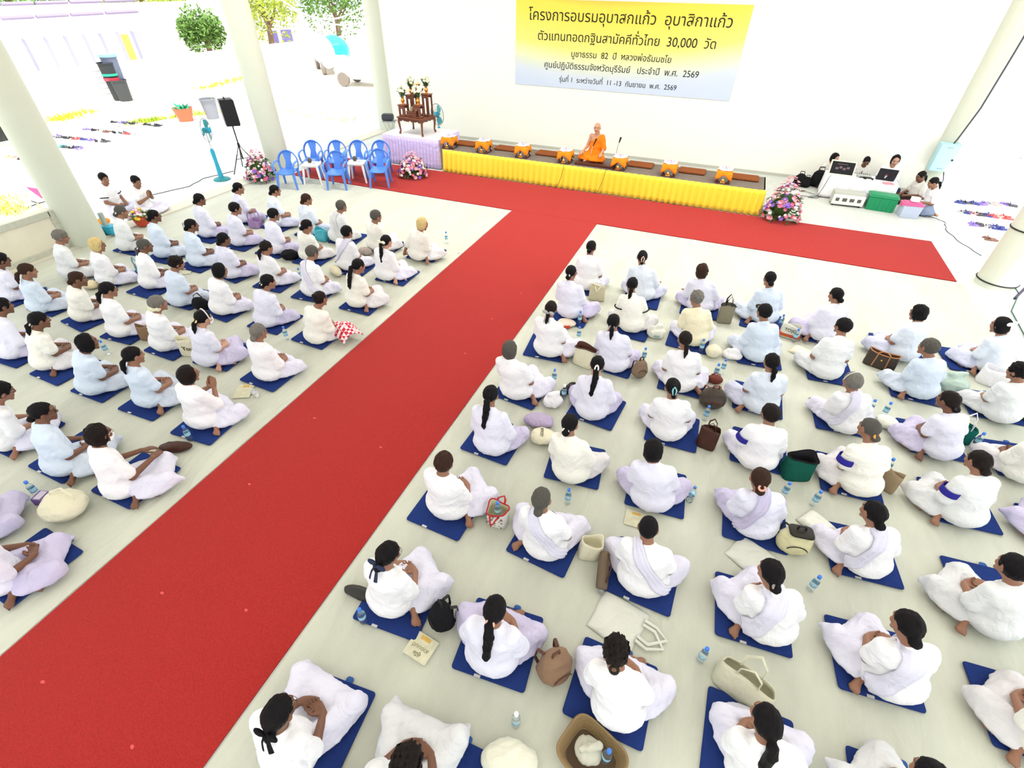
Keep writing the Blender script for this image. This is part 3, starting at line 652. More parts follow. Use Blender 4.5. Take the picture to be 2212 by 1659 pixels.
# ---- banner
BX0, BX1, BZ0, BZ1 = -2.18, 3.975, 1.70, 3.725
def banner_mat():
    m = bpy.data.materials.new('banner_vinyl'); m.use_nodes = True; nt = m.node_tree; b = nt.nodes['Principled BSDF']; b.inputs['Roughness'].default_value = .5
    tc = nt.nodes.new('ShaderNodeTexCoord'); sp = nt.nodes.new('ShaderNodeSeparateXYZ'); nt.links.new(tc.outputs['Generated'], sp.inputs[0])
    ns = nt.nodes.new('ShaderNodeTexNoise'); ns.inputs['Scale'].default_value = 2.0; nt.links.new(tc.outputs['Object'], ns.inputs['Vector'])
    ax = nt.nodes.new('ShaderNodeMath'); ax.operation = 'SUBTRACT'; nt.links.new(sp.outputs['X'], ax.inputs[0]); ax.inputs[1].default_value = .42
    sq = nt.nodes.new('ShaderNodeMath'); sq.operation = 'POWER'; nt.links.new(ax.outputs[0], sq.inputs[0]); sq.inputs[1].default_value = 2
    mu = nt.nodes.new('ShaderNodeMath'); mu.operation = 'MULTIPLY_ADD'; nt.links.new(sq.outputs[0], mu.inputs[0]); mu.inputs[1].default_value = -.6; nt.links.new(sp.outputs['Z'], mu.inputs[2])
    cr = nt.nodes.new('ShaderNodeValToRGB'); nt.links.new(mu.outputs[0], cr.inputs[0]); e = cr.color_ramp.elements
    e[0].position = 0.0; e[0].color = (.56, .64, .78, 1); e[1].position = 1.0; e[1].color = (.84, .52, .05, 1)
    for p_, c_ in ((.13, (.60, .67, .76, 1)), (.28, (.70, .74, .50, 1)), (.46, (.76, .72, .18, 1)), (.80, (.78, .68, .07, 1)), (.93, (.85, .66, .06, 1))): q = e.new(p_); q.color = c_
    nt.links.new(cr.outputs[0], b.inputs['Base Color'])
    w = nt.nodes.new('ShaderNodeTexNoise'); w.inputs['Scale'].default_value = 3; w.inputs['Detail'].default_value = 3; nt.links.new(tc.outputs['Object'], w.inputs['Vector']); bp = nt.nodes.new('ShaderNodeBump'); bp.inputs['Strength'].default_value = .15; bp.inputs['Distance'].default_value = .05; nt.links.new(w.outputs[0], bp.inputs['Height']); nt.links.new(bp.outputs[0], b.inputs['Normal'])
    return m
ban = MB().box((0, 0, 0), (BX1-BX0, .012, BZ1-BZ0)).build('banner', banner_mat(), smooth=False, loc=((BX0+BX1)/2, WY-.02, (BZ0+BZ1)/2))
tag(ban, 'wide yellow to pale blue banner with black Thai writing on the back wall', 'banner')
ink = mat('banner_ink', (.012, .012, .006), .6)
UP = '\u0e31\u0e34\u0e35\u0e36\u0e37'; TONE = '\u0e48\u0e49\u0e4a\u0e4b\u0e4c'
def raw_text(s):
    cu = bpy.data.curves.new('t', 'FONT'); cu.body = s; o = bpy.data.objects.new('t', cu); C.objects.link(o); bpy.context.view_layer.update()
    dg = bpy.context.evaluated_depsgraph_get(); me = o.evaluated_get(dg).to_mesh(); V = np.zeros(len(me.vertices)*3); me.vertices.foreach_get('co', V); V = V.reshape(-1, 3).copy(); F = [tuple(p.vertices) for p in me.polygons]
    o.evaluated_get(dg).to_mesh_clear(); bpy.data.objects.remove(o); bpy.data.curves.remove(cu); return V, F
_bar = raw_text('|')[0]
def pen(prefix): return raw_text(prefix+'|')[0][:, 0].max()-_bar[:, 0].max() if prefix else 0.0
def ho_hip():
    """the letter ho hip drawn with flat strokes"""
    V = []; F = []; w = .041
    arc = lambda cx, cy, r: [(cx+r*math.cos(a), cy+r*math.sin(a)) for a in np.linspace(0, 2*PI, 15)]
    for line in ([(.135, 0), (.135, .53)], arc(.105, .485, .045), [(.135, .12), (.21, .25), (.29, .335), (.38, .36), (.455, .335), (.48, .26), (.48, 0)], [(.33, .36), (.42, .40), (.455, .44)], arc(.475, .485, .048)):
        L = np.array(line, float); t = np.gradient(L, axis=0); t /= np.linalg.norm(t, axis=1, keepdims=True); nn = np.stack([-t[:, 1], t[:, 0]], 1)*w; b0 = len(V)
        for p_, q_ in zip(L, nn): V += [(*(p_+q_), 0), (*(p_-q_), 0)]
        F += [(b0+2*i, b0+2*i+1, b0+2*i+3, b0+2*i+2) for i in range(len(L)-1)]
    return np.array(V), F
def thai_line(s):
    base = ''; tones = []
    for i, ch in enumerate(s):
        if ch in TONE:
            hi = bool(base) and base[-1] in UP; tones.append((len(base), ch, hi)); continue
        base += ch
    V = []; F = []; n = 0; k0 = 0
    for k in range(len(base)+1):
        if k == len(base) or base[k] == 'ห':
            if base[k0:k].strip():
                v, f = raw_text(base[k0:k]); V.append(v+np.array([pen(base[:k0]), 0, 0])); F += [tuple(i+n for i in q) for q in f]; n += len(v)
            if k < len(base):
                v, f = ho_hip(); V.append(v+np.array([pen(base[:k]), 0, 0])); F += [tuple(i+n for i in q) for q in f]; n += len(v)
            k0 = k+1
    for k, ch, hi in tones:
        v, f = raw_text(ch); x = pen(base[:k]); v = v+np.array([x, .19 if hi else 0.0, 0]); V.append(v); F += [tuple(i+n for i in q) for q in f]; n += len(v)
    return np.concatenate(V), F
def fit_text(s, x0, x1, z, parent, name='lettering', y=-.009, hs=None, weight=.0):
    V, F = thai_line(s); w = V[:, 0].max()-V[:, 0].min(); k = (x1-x0)/w; q = np.zeros_like(V); q[:, 0] = (V[:, 0]-V[:, 0].min())*k+x0; q[:, 2] = V[:, 1]*k*(hs or 1)+z
    me = bpy.data.meshes.new(name); me.from_pydata([tuple(v) for v in q], [], F); me.materials.append(ink); o = bpy.data.objects.new(name, me); link(o, parent); o.location = (0, y, 0)
    md = o.modifiers.new('thickness', 'SOLIDIFY'); md.thickness = .004; md.offset = 0; return o
bcx, bcz = (BX0+BX1)/2, (BZ0+BZ1)/2
def onwall(px, py, y=WY-.03):
    d = _r*((px-W_/2)/FPX)+_u*((H_/2-py)/FPX)+_f; q = CAM+d*((y-CAM[1])/d[1]); return q[0], q[2]
for s, pa, pb, pz in (('โครงการอบรมอุบาสกแก้ว  อุบาสิกาแก้ว', (1142, 44), (1580, 60), (1156, 43)), ('ตัวแทนทอดกฐินสามัคคีทั่วไทย  30,000  วัด', (1162, 84), (1545, 104), (1167, 86)),
                      ('บูชาธรรม  82  ปี  หลวงพ่อธัมมชโย', (1234, 122), (1449, 134), (1238, 123)), ('ศูนย์ปฏิบัติธรรมจังหวัดบุรีรัมย์   ประจำปี  พ.ศ.  2569', (1176, 145), (1509, 163), (1181, 145.6)),
                      ('รุ่นที่ 1  ระหว่างวันที่  11 -13  กันยายน  พ.ศ.  2569', (1208, 174), (1461, 190), (1211, 176))):
    fit_text(s, onwall(*pa)[0]-bcx, onwall(*pb)[0]-bcx, onwall(*pz)[1]-bcz, ban)
# ---------------------------------------------------------------- things on and around the stage
wood = mat('rosewood', (.17, .055, .03), .35, .1, 30, .25, 10, stretch=(1, 1, 8)); darkwood = mat('dark_wood', (.07, .02, .013), .35)
gold = mat('gold', (.85, .52, .12), .25, metal=.9); whitec = cloth('white_linen', (.88, .87, .90)); orange = cloth('orange_cloth', (.85, .28, .02), .3); black = mat('black_plastic', (.012, .012, .014), .45); steel = mat('steel', (.45, .46, .48), .3, metal=.8)
def ordinal(n): return ('first', 'second', 'third', 'fourth', 'fifth', 'sixth', 'seventh', 'eighth', 'ninth', 'tenth', 'eleventh')[n-1]
def offering_table():
    r = thing('offering_table', '', 'small table')
    MB().rbox((0, 0, .26), (.30, .30, .02), .01).rbox((0, 0, .012), (.33, .33, .024), .01).build('frame', darkwood, r)
    for sx in (-1, 1):
        for sy in (-1, 1): MB().tube([(sx*.13, sy*.13, .25), (sx*.145, sy*.145, .16), (sx*.12, sy*.12, .08), (sx*.14, sy*.14, .02)], [.018, .02, .014, .02], 8).build('leg', darkwood, r)
    n = 24; V = [(0, 0, .275)]; F = []
    for i, s_ in enumerate((.5, 1.0, 1.06, 1.10, 1.13)):
        for k in range(n):
            a = 2*PI*k/n; m = max(abs(math.cos(a)), abs(math.sin(a))); x, y = .158*math.cos(a)/m*s_, .158*math.sin(a)/m*s_; co = abs(math.sin(2*a))**3; dr = (0, 0, .05, .10, .15)[i]*(.62+.75*co); V.append((x, y, .275-dr))
    for k in range(n): F.append((0, 1+k, 1+(k+1) % n))
    for i in range(4):
        for k in range(n): F.append((1+i*n+k, 1+(i+1)*n+k, 1+(i+1)*n+(k+1) % n, 1+i*n+(k+1) % n))
    o = mesh_np('cloth', V, F, orange, r); o.modifiers.new('thickness', 'SOLIDIFY').thickness = .004
    MB().ball((0, -.165, .075), .035, 10, (1, .5, 1.1)).box((0, -.155, .035), (.10, .03, .03)).build('gold_ornament', gold, r)
    return r
def napkin():
    b = MB(); b.m = 0; V = []; n = 9; g = np.linspace(-1, 1, n)
    for i in range(n):
        for j in range(n): V.append((g[i]*.155, g[j]*.155, .006+.02*abs(g[i]*g[j])+.012*math.sin(3*g[i]+2*g[j])**2-.02*max(abs(g[i]), abs(g[j]))**3))
    b.add(V, [(i*n+j, (i+1)*n+j, (i+1)*n+j+1, i*n+j+1) for i in range(n-1) for j in range(n-1)])
    b.m = 1; b.tube([(.075*math.cos(a), .065*math.sin(a), .026+.004*math.sin(3*a)) for a in np.linspace(0, 2*PI, 20, endpoint=False)], .006, 5, closed=True, flat=.5)
    b.m = 2; b.ball((0, .0, .03), .016, 8, (1, 1, .5))
    b.m = 0; b.rbox((0, 0, .02), (.13, .11, .012), .02)
    o = b.build('napkin', [whitec, cloth('violet_print', (.30, .22, .62)), mat('red_print', (.5, .03, .03))]); o.modifiers.new('thickness', 'SOLIDIFY').thickness = .004; return o
ot = offering_table(); npk = napkin()
for i, (px, py) in enumerate(((973, 318), (1047, 327), (1130, 338), (1222, 349), (1337, 364), (1443, 379), (1560, 394))):
    q = P(px, py, SZ); o = ot if i == 0 else copy_tree(ot); p_ = npk if i == 0 else copy_tree(npk); yy = SY0+.21
    place(o, q[0], yy, SZ, 0, 'small dark table draped with orange cloth, %s from the left on the stage' % ordinal(i+1), 'offering tables along the stage')
    place(p_, q[0], yy, SZ+.290, .1*math.sin(i*3), 'folded white cloth on the orange draped table, %s from the left' % ordinal(i+1), 'folded cloths on the offering tables'); p_['category'] = 'cloth'
brown = cloth('brown_cushion', (.24, .075, .025), .3)
def cushion():
    b = MB(); b.rbox((0, -.115, .03), (.62, .20, .05), .03).rbox((0, .095, .03), (.62, .20, .05), .03).rbox((0, -.01, .025), (.60, .05, .03), .01); return b.build('floor_cushion', brown)
cu0 = cushion()
for i, px in enumerate((1008, 1098, 1187, 1384, 1495, 1608)):
    q = P(px, (312, 321, 332, 358, 372, 386)[i], SZ); o = cu0 if i == 0 else copy_tree(cu0); place(o, q[0], SY0+.70, SZ, 0, 'flat brown seat cushion on the stage, %s from the left' % ordinal(i+1), 'brown cushions along the stage'); o['category'] = 'cushion'
# monk
MX = P(1280, 352, SZ)[0]
o = MB().rbox((0, 0, .03), (.95, .66, .06), .015).build('seat_board', darkwood, loc=(MX+.10, SY0+.42, SZ)); tag(o, 'low dark wooden board under the person in orange on the stage', 'board')
monk = make_person('person in an orange robe with bare right shoulder, seated on the stage holding a microphone', MX, SY0+.62, SZ+.06, PI*.97, head=(0, .07, .70), turn=.12, nod=.06, legs='cross', arms='knees', hair='shaved', skin='monk',
    shirt=cloth('saffron', (.80, .20, .012), .3), pants=cloth('saffron'), bare=True, sleeve=.95, seed=41, h=.0115, sash=None, group=None, scl=1.02)
# sash of the robe over the left shoulder
monk_mic = thing('microphone', 'black handheld microphone held up before the person in orange', 'microphone', (MX-.03, SY0+.40, SZ+.40), 0)
MB().tube([(0, 0, 0), (.045, .03, .12)], [.011, .016], 10).build('handle', black, monk_mic); MB().ball((.053, .035, .142), .026, 12).build('head', mat('mic_grille', (.03, .03, .032), .6, .8, 400), monk_mic)
MB().tube([(-.005, -.003, -.01), (-.02, -.03, -.12), (-.03, -.07, -.28), (-.05, -.05, -.338)], .006, 6).build('stand', steel, monk_mic); MB().lathe([(.075, -.343), (.075, -.333), (.02, -.322), (.0, -.320)], (-.05, -.05, 0), 20).build('base', steel, monk_mic)
q = P(1337, 343, SZ)
ms = thing('microphone_stand', 'thin tall gooseneck microphone standing on the stage right of the person in orange', 'microphone', (q[0], SY0+.62, SZ))
MB().lathe([(.07, 0), (.07, .012), (.012, .03), (.0, .03)], n=20).build('base', black, ms); MB().tube([(0, 0, .02), (.0, 0, .2), (.01, 0, .36), (.035, 0, .50)], .007, 8).build('gooseneck', steel, ms); MB().tube([(.035, 0, .49), (.055, 0, .58)], [.014, .022], 10).ball((.058, 0, .595), .024, 10).build('head', black, ms)
for i, px in enumerate((1214, 1315)):
    q = P(px, 360, SZ); x = q[0]; y = SY0-.05
    o = MB().tube([(x, SY0+.25, SZ+.012), (x, SY0-.02, SZ+.010), (x-.01, y-.015, SZ-.12), (x-.04, y-.02, .3), (x-.10, y-.035, .12), (x-.16, y-.06, .03), (x-.2, y-.07, .024)], .005, 5).build('cable', mat('cable_brown', (.10, .05, .03), .6)); tag(o, ('thin brown cable hanging down the yellow skirt left of the dark board', 'thin brown cable hanging down the yellow skirt right of the dark board')[i], 'cable', 'cables over the stage skirt')
# ---- altar table set
PZ = .755; fl, fr, br = P(866, 290, PZ), P(915, 297, PZ), P(940, 286, PZ); ac = (fl+br)/2; arz = math.atan2(fr[1]-fl[1], fr[0]-fl[0]); aw = np.linalg.norm(fr[:2]-fl[:2]); ad = max(.5, min(.72, np.linalg.norm(br[:2]-fr[:2])))
al = thing('altar_table', 'carved reddish wooden altar table with tiered stands on the lilac platform', 'altar table', (ac[0], ac[1], PZ), arz)
AH = .44
b = MB().rbox((0, 0, AH-.015), (aw+.08, ad+.08, .035), .02)
for s_ in (-1, 1):
    for k in range(9):
        t = (k-4)/4; b.box((t*aw*.42, s_*ad*.5, AH-.06+.015*math.cos(t*9)), (aw*.12, .025, .06)); b.box((s_*aw*.5, t*ad*.42, AH-.06+.015*math.cos(t*9)), (.025, ad*.12, .06))
b.build('top', wood, al)
for sx in (-1, 1):
    for sy in (-1, 1): MB().tube([(sx*aw*.48, sy*ad*.48, AH-.02), (sx*aw*.5, sy*ad*.5, AH-.12), (sx*aw*.47, sy*ad*.47, .10), (sx*aw*.5, sy*ad*.5, .02)], [.035, .032, .022, .032], 8).build('leg', wood, al)
def stand(x, y, w, d, h, nm):
    b = MB().rbox((x, y, AH+h), (w+.03, d+.03, .025), .01).rbox((x, y, AH+.02), (w, d, .02), .01)
    for sx in (-1, 1):
        for sy in (-1, 1): b.box((x+sx*(w/2-.02), y+sy*(d/2-.02), AH+h/2), (.035, .035, h))
        b.box((x+sx*(w/2-.05), y-d/2+.015, AH+h*.55), (.02, .02, h*.8))
    b.box((x, y-d/2+.012, AH+h-.05), (w-.04, .02, .07)).box((x, y+d/2-.012, AH+h-.05), (w-.04, .02, .07)).build('tier_stand', wood, al)
stand(-aw*.36, -ad*.28, .20, .20, .27, 'a'); stand(aw*.30, -ad*.28, .20, .20, .30, 'b'); stand(0, -ad*.30, .24, .16, .13, 'c'); stand(-aw*.30, ad*.25, .22, .22, .46, 'd'); stand(aw*.38, ad*.25, .20, .22, .52, 'e'); stand(.0, ad*.22, .24, .24, .62, 'f')
def vase(label, x, y, z, seed, s=1.0):
    ca, sa = math.cos(arz), math.sin(arz); r = thing('flower_vase', label, 'vase', (ac[0]+ca*x-sa*y, ac[1]+sa*x+ca*y, z), 0, 'gold vases of white flowers on the altar table', s)
    MB().lathe([(.05, 0), (.055, .01), (.025, .03), (.05, .07), (.055, .10), (.03, .14), (.045, .17)], n=18).build('vase_body', mat('orange_gold', (.85, .36, .06), .25, metal=.7), r)
    rg = random.Random(seed); bl = MB(); lf = MB()
    for i in range(34):
        a = rg.uniform(0, 6.28); e = rg.random()**.5; zz = .26+.22*(1-e*.8)*rg.uniform(.7, 1.15); c = (.15*e*math.cos(a), .15*e*math.sin(a), zz); bl.ball(c, rg.uniform(.026, .04), 7, (1, 1, .8))
    for i in range(30):
        a = rg.uniform(0, 6.28); p0 = np.array([.02*math.cos(a), .02*math.sin(a), .16]); p1 = np.array([rg.uniform(.1, .19)*math.cos(a), rg.uniform(.1, .19)*math.sin(a), rg.uniform(.18, .42)]); d = np.array([-math.sin(a), math.cos(a), 0])*.018; m_ = (p0+p1)/2+np.array([0, 0, .03]); lf.add([p0, m_+d, p1, m_-d], [(0, 1, 2, 3)])
    bl.build('blossoms', mat('cream_petals', (.82, .83, .62), .8), r); lf.build('leaves', mat('leaf_dark', (.05, .13, .03), .6), r)
TZ = PZ+AH+.013
vase('gold vase of white flowers, front left on the altar table', -aw*.36, -ad*.28, TZ+.27, 1); vase('gold vase of white flowers, front right on the altar table', aw*.30, -ad*.28, TZ+.30, 2)
vase('gold vase of white flowers, back left on the altar table', -aw*.30, ad*.25, TZ+.46, 3, .95); vase('gold vase of white flowers, back right on the altar table', aw*.38, ad*.25, TZ+.52, 4, .95)
ca, sa = math.cos(arz), math.sin(arz)
r = thing('offering_bowl', 'gold footed bowl with a white flower spire at the top of the altar table', 'bowl', (ac[0]-sa*ad*.22, ac[1]+ca*ad*.22, TZ+.62))
MB().lathe([(.06, 0), (.03, .03), (.10, .08), (.115, .11), (.10, .12), (.0, .115)], n=20).build('bowl', gold, r); MB().lathe([(.07, .11), (.06, .16), (.035, .22), (.012, .30), (.004, .40), (0, .46)], n=14).build('flower_spire', mat('cream_petals'), r)
r = thing('incense_pot', 'small pale pot on the low middle stand of the altar table', 'pot', (ac[0]+sa*ad*.30, ac[1]-ca*ad*.30, TZ+.13)); MB().lathe([(.03, 0), (.05, .04), (.045, .09), (.05, .10), (.04, .095), (.0, .08)], n=16).build('pot', mat('pot_tan', (.45, .36, .2), .5), r)

# ---- pedestal fans
teal = mat('fan_teal', (.03, .36, .52), .35); fanblade = mat('fan_blade', (.05, .36, .40), .3); wire = mat('fan_wire', (.10, .16, .17), .4)
def fan(label, x, y, z, rz, H=1.17, rr=.26, colour=None):
    m = colour or teal; r = thing('pedestal_fan', label, 'fan', (x, y, z), rz)
    MB().lathe([(.20, 0), (.20, .02), (.16, .045), (.06, .07), (0, .075)], n=28).build('base', mat('fan_base_teal', (.03, .25, .28), .4), r)
    MB().tube([(0, 0, .05), (0, 0, H*.35), (0, 0, H*.58), (0, 0, H*.64)], [.065, .045, .055, .035], 14).build('column', m, r); MB().tube([(0, 0, H*.62), (0, 0, H-.02)], .012, 8).build('pole', steel, r)
    MB().lathe([(.02, -.15), (.065, -.12), (.075, -.04), (.06, 0)], (0, 0, H), 16, 'y').build('motor', m, r)
    g = MB(); F_ = lambda a, q, yy: (q*math.cos(a), yy, H+q*math.sin(a))
    for k in range(30):
        a = 2*PI*k/30; g.tube([F_(a, .03, .10), F_(a, rr*.7, .095), F_(a, rr, .03)], .0018, 4); g.tube([F_(a, .05, -.01), F_(a, rr*.8, -.02), F_(a, rr, .03)], .0016, 4)
    for q, yy in ((rr*.5, .098), (rr, .03), (rr*.03+.03, .10)): g.tube([F_(a, q, yy) for a in np.linspace(0, 2*PI, 36, endpoint=False)], .008 if q == rr else .002, 5, closed=True)
    g.build('guard', wire, r)
    bl = MB()
    for k in range(3):
        a0 = 2*PI*k/3; V = []
        for i in range(6):
            for j in range(5): q = .03+(rr-.05)*i/5; an = a0+(j/4-.5)*(.75+.45*math.sin(PI*i/5)); V.append((q*math.cos(an), .035+.03*(j/4-.5), H+q*math.sin(an)))
        bl.add(V, [(i*5+j, i*5+j+1, (i+1)*5+j+1, (i+1)*5+j) for i in range(5) for j in range(4)])
    o = bl.lathe([(.0, .02), (.035, .02), (.03, .065), (0, .07)], (0, 0, H), 14, 'y').build('blades', fanblade, r); return r
q = P(480, 388); fan('turquoise pedestal fan standing on the terrace left of the black loudspeaker', q[0], q[1], 0, -1.1)
q = P(242, 506); r = thing('floor_pump', 'teal box with a short pale grey post beside the left column', 'device', (q[0], q[1], .03), .2); MB().rbox((0, 0, .07), (.34, .24, .13), .03).rbox((0, 0, .145), (.30, .20, .02), .03).build('box', teal, r); MB().tube([(-.04, 0, .15), (-.05, .02, .40)], [.05, .045], 12).build('post', mat('pump_grey', (.40, .46, .42), .5), r)
fq = onwall(946, 247, 4.2); fan('pedestal fan with teal blades behind the altar table', fq[0], 4.2, 0, PI-.35, fq[1], .29)
# ---- folding stool with a black box
sx_, sy_ = -5.55, 3.6
r = thing('folding_stool', 'folding stool with thin crossed metal legs by the wall end', 'stool', (sx_, sy_, 0), .3); MB().rbox((0, 0, .74), (.42, .32, .025), .04).build('seat', mat('stool_grey', (.30, .32, .33), .5), r)
for s_ in (-1, 1):
    MB().tube([(-.15, s_*.14, .73), (.15, s_*.17, 0)], .009, 6).build('leg', steel, r); MB().tube([(.15, s_*.12, .73), (-.15, s_*.15, 0)], .009, 6).build('leg', steel, r)
MB().tube([(.12, -.15, .12), (.12, .15, .12)], .007, 6).build('crossbar', steel, r)
o = MB().rbox((-.04, 0, .085), (.34, .26, .15), .05).rbox((-.04, 0, .165), (.30, .22, .02), .04).build('speaker_box', mat('dark_grey', (.05, .06, .07), .5), loc=(sx_, sy_, .755)); o.rotation_euler.z = .3; tag(o, 'small dark grey box lying on the folding stool', 'box')

# ---- blue plastic chairs, white tables
cblue = mat('chair_blue', (.09, .25, .74), .35, spec=.4)
def chair():
    r = thing('plastic_armchair', '', 'chair')
    V = []; n = 9
    for i in range(n):
        for j in range(n): x = (j/(n-1)-.5)*.44; y = (i/(n-1)-.5)*.42; V.append((x*(1-.06*i/(n-1)), y, .41+.018*(x/.22)**2+.02*(y/.21)**2*(1 if y > 0 else -1)-.008))
    o = mesh_np('seat', V, np.array([(i*n+j, i*n+j+1, (i+1)*n+j+1, (i+1)*n+j) for i in range(n-1) for j in range(n-1)]), cblue, r); md = o.modifiers.new('t', 'SOLIDIFY'); md.thickness = .02
    B = lambda x, z: (x, .20+.16*(z-.40), z)
    b = MB().tube([B(-.22, .40), B(-.24, .50)]+[B(-.245*math.cos(t), .58+.26*math.sin(t)) for t in np.linspace(0, PI, 15)]+[B(.24, .50), B(.22, .40)], .032, 8, flat=.55)
    Vs = []
    for i in range(8):
        z = .41+.41*i/7; w = .065+.05*abs(i/7-.45)*2
        for j in (-1, -.5, .5, 1): p = B(w*j, z); Vs.append((p[0], p[1]+.012*(1-j*j), p[2]))
    m0 = len(b.v); b.add(Vs, [(i*4+j, i*4+j+1, (i+1)*4+j+1, (i+1)*4+j) for i in range(7) for j in range(3)]); b.add([(v[0], v[1]+.018, v[2]) for v in Vs], [(i*4+j, (i+1)*4+j, (i+1)*4+j+1, i*4+j+1) for i in range(7) for j in range(3)])
    b.build('backrest', cblue, r)
    for s_ in (-1, 1):
        MB().tube([(s_*.24, .24, .60), (s_*.258, .17, .622), (s_*.265, .08, .632), (s_*.267, -.06, .630), (s_*.265, -.15, .618), (s_*.258, -.205, .585), (s_*.248, -.218, .52), (s_*.235, -.21, .42)], [.022, .026, .029, .030, .030, .028, .026, .024], 8, flat=.6).build('arm', cblue, r)
        MB().tube([(s_*.205, -.18, .42), (s_*.225, -.215, .22), (s_*.245, -.245, 0)], [.040, .032, .024], 8).build('leg', cblue, r)
        MB().tube([(s_*.195, .18, .42), (s_*.215, .23, .22), (s_*.235, .285, 0)], [.040, .032, .024], 8).build('leg', cblue, r)
    return r
ch0 = chair(); crz = math.radians(24)
for i, (px, py, lab) in enumerate(((617, 321, 'front row, leftmost beside the flower arrangement'), (724, 322, 'front row, between the two white tables'), (817, 319, 'front row, rightmost near the lilac skirt'), (672, 301, 'back row, leftmost behind a white table'), (725, 301, 'back row, second from the left'), (771, 301, 'back row, third from the left'), (820, 301, 'back row, rightmost against the lilac skirt'))):
    q = P(px, py, .84); o = ch0 if i == 0 else copy_tree(ch0); d = np.array([math.sin(crz), -math.cos(crz)])*.27
    place(o, q[0]+d[0], q[1]+d[1], .018 if q[1]+d[1] > 0 else 0.0, crz, 'blue plastic armchair, '+lab, 'blue plastic armchairs', .95)
def side_table():
    r = thing('plastic_side_table', '', 'table'); w = mat('white_plastic', (.86, .86, .86), .4)
    MB().rbox((0, 0, .455), (.44, .40, .03), .05).rbox((0, 0, .43), (.40, .36, .03), .04).build('top', w, r)
    for sx in (-1, 1):
        for sy in (-1, 1): MB().tube([(sx*.17, sy*.15, .44), (sx*.22, sy*.20, 0)], [.035, .022], 8).build('leg', w, r)
    return r
tb0 = side_table(); glass = mat('clear_plastic', (.93, .97, 1), .08, trans=.9, ior=1.12); gdark = mat('dark_glass', (.10, .08, .06), .2)
for i, (px, py) in enumerate(((672, 353), (770, 351))):
    q = P(px, py, .47); o = tb0 if i == 0 else copy_tree(tb0); place(o, q[0], q[1], .018 if q[1] > .2 else 0.0, crz, ('white plastic side table, left one among the blue armchairs', 'white plastic side table, right one among the blue armchairs')[i], 'white side tables')
    tz = (.018 if q[1] > .2 else 0)+.471
    for j, (dx, dy, kind) in enumerate(((-.08, .05, 0), (.08, .02, 1))):
        if kind: c = MB().lathe([(.03, 0), (.035, .0), (.042, .11), (.038, .11), (.031, .01), (0, .01)], n=16).build('drinking_glass', glass, loc=(q[0]+dx, q[1]+dy, tz)); tag(c, 'clear drinking glass on the %s white side table' % ('left', 'right')[i], 'glass')
        else: c = MB().lathe([(.035, 0), (.05, .03), (.048, .08), (.03, .10), (.012, .115), (0, .12)], n=16).tube([(.045, 0, .03), (.085, 0, .05), (.08, 0, .08), (.045, 0, .08)], .006, 6).build('tea_cup', gdark, loc=(q[0]+dx, q[1]+dy, tz)); tag(c, 'dark lidded cup on the %s white side table' % ('left', 'right')[i], 'cup')
# ---- flower arrangements
def arrangement(label, x, y, R_, Hh, seed, tilt=0.0):
    r = thing('flower_arrangement', label, 'flower arrangement', (x, y, 0.018)); rg = random.Random(seed)
    MB().lathe([(.14, 0), (.17, .06), (.16, .10), (0, .09)], n=18).build('basket', mat('basket_green', (.05, .10, .03), .8), r)
    core = Soft(.08); core.ell((0, 0, .06+Hh*.28), (R_*.55, R_*.55, Hh*.34)); core.half((0, 0, -1), -.02, .02); V, F = core.mesh(.04, disp=wav(seed, .03, (14, 22))); mesh_np('moss', V, F, mat('leaf_dark', (.03, .085, .02), .8), r)
    kinds = {'white_blossoms': ((.82, .80, .74), 64), 'pink_blossoms': ((.72, .15, .26), 36), 'violet_blossoms': ((.24, .12, .52), 30), 'pale_pink_blossoms': ((.82, .38, .44), 90)}
    for nm, (rgb, n) in kinds.items():
        b = MB()
        for i in range(n):
            a = rg.uniform(0, 2*PI); t = rg.random(); spike = nm == 'pale_pink_blossoms' and i < 46
            if spike: t = rg.uniform(.55, 1.0)
            q = R_*(1-t)**.6*rg.uniform(.92, 1.08)+.03; z = .07+t*Hh*(.86 if not spike else 1.05); c = np.array([q*math.cos(a), q*math.sin(a), z]); s_ = rg.uniform(.034, .052) if not spike else rg.uniform(.024, .036)
            o_ = c-np.array([0, 0, Hh*.15]); o_ /= np.linalg.norm(o_)
            if nm in ('white_blossoms',): b.ball(c, s_*.8, 8)
            else:
                u_ = np.cross(o_, (0, 0, 1)); u_ /= np.linalg.norm(u_)+1e-6; w_ = np.cross(o_, u_)
                for k in range(6):
                    an = k*PI/3; d = u_*math.cos(an)+w_*math.sin(an); e = u_*math.cos(an+PI/2)+w_*math.sin(an+PI/2); b.add([c, c+d*s_*.7+e*s_*.5+o_*s_*.4, c+d*s_*1.2+o_*s_*.5, c+d*s_*.7-e*s_*.5+o_*s_*.4], [(0, 1, 2, 3)])
        b.build(nm, mat('petal_'+nm, rgb, .75), r)
    lf = MB()
    for i in range(130):
        a = rg.uniform(0, 2*PI); t = rg.random()**1.6*.75; q = R_*(1.05-t*.75); z = .04+t*Hh; c = np.array([q*math.cos(a)*.7, q*math.sin(a)*.7, z]); d = np.array([math.cos(a), math.sin(a), rg.uniform(-.35, .5)]); L = rg.uniform(.10, .20); s_ = np.array([-math.sin(a), math.cos(a), 0])*.024; tip = c+d*L; tip[2] = max(tip[2], .006); md_ = (c+tip)/2+np.array([0, 0, .02]); lf.add([c, md_+s_, tip, md_-s_], [(0, 1, 2, 3)])
    lf.build('foliage', mat('leaf_dark'), r); return r
q = P(562, 392); arrangement('pink and violet flower arrangement on the floor beside the leftmost blue chair', q[0], q[1]+.1, .36, .62, 11)
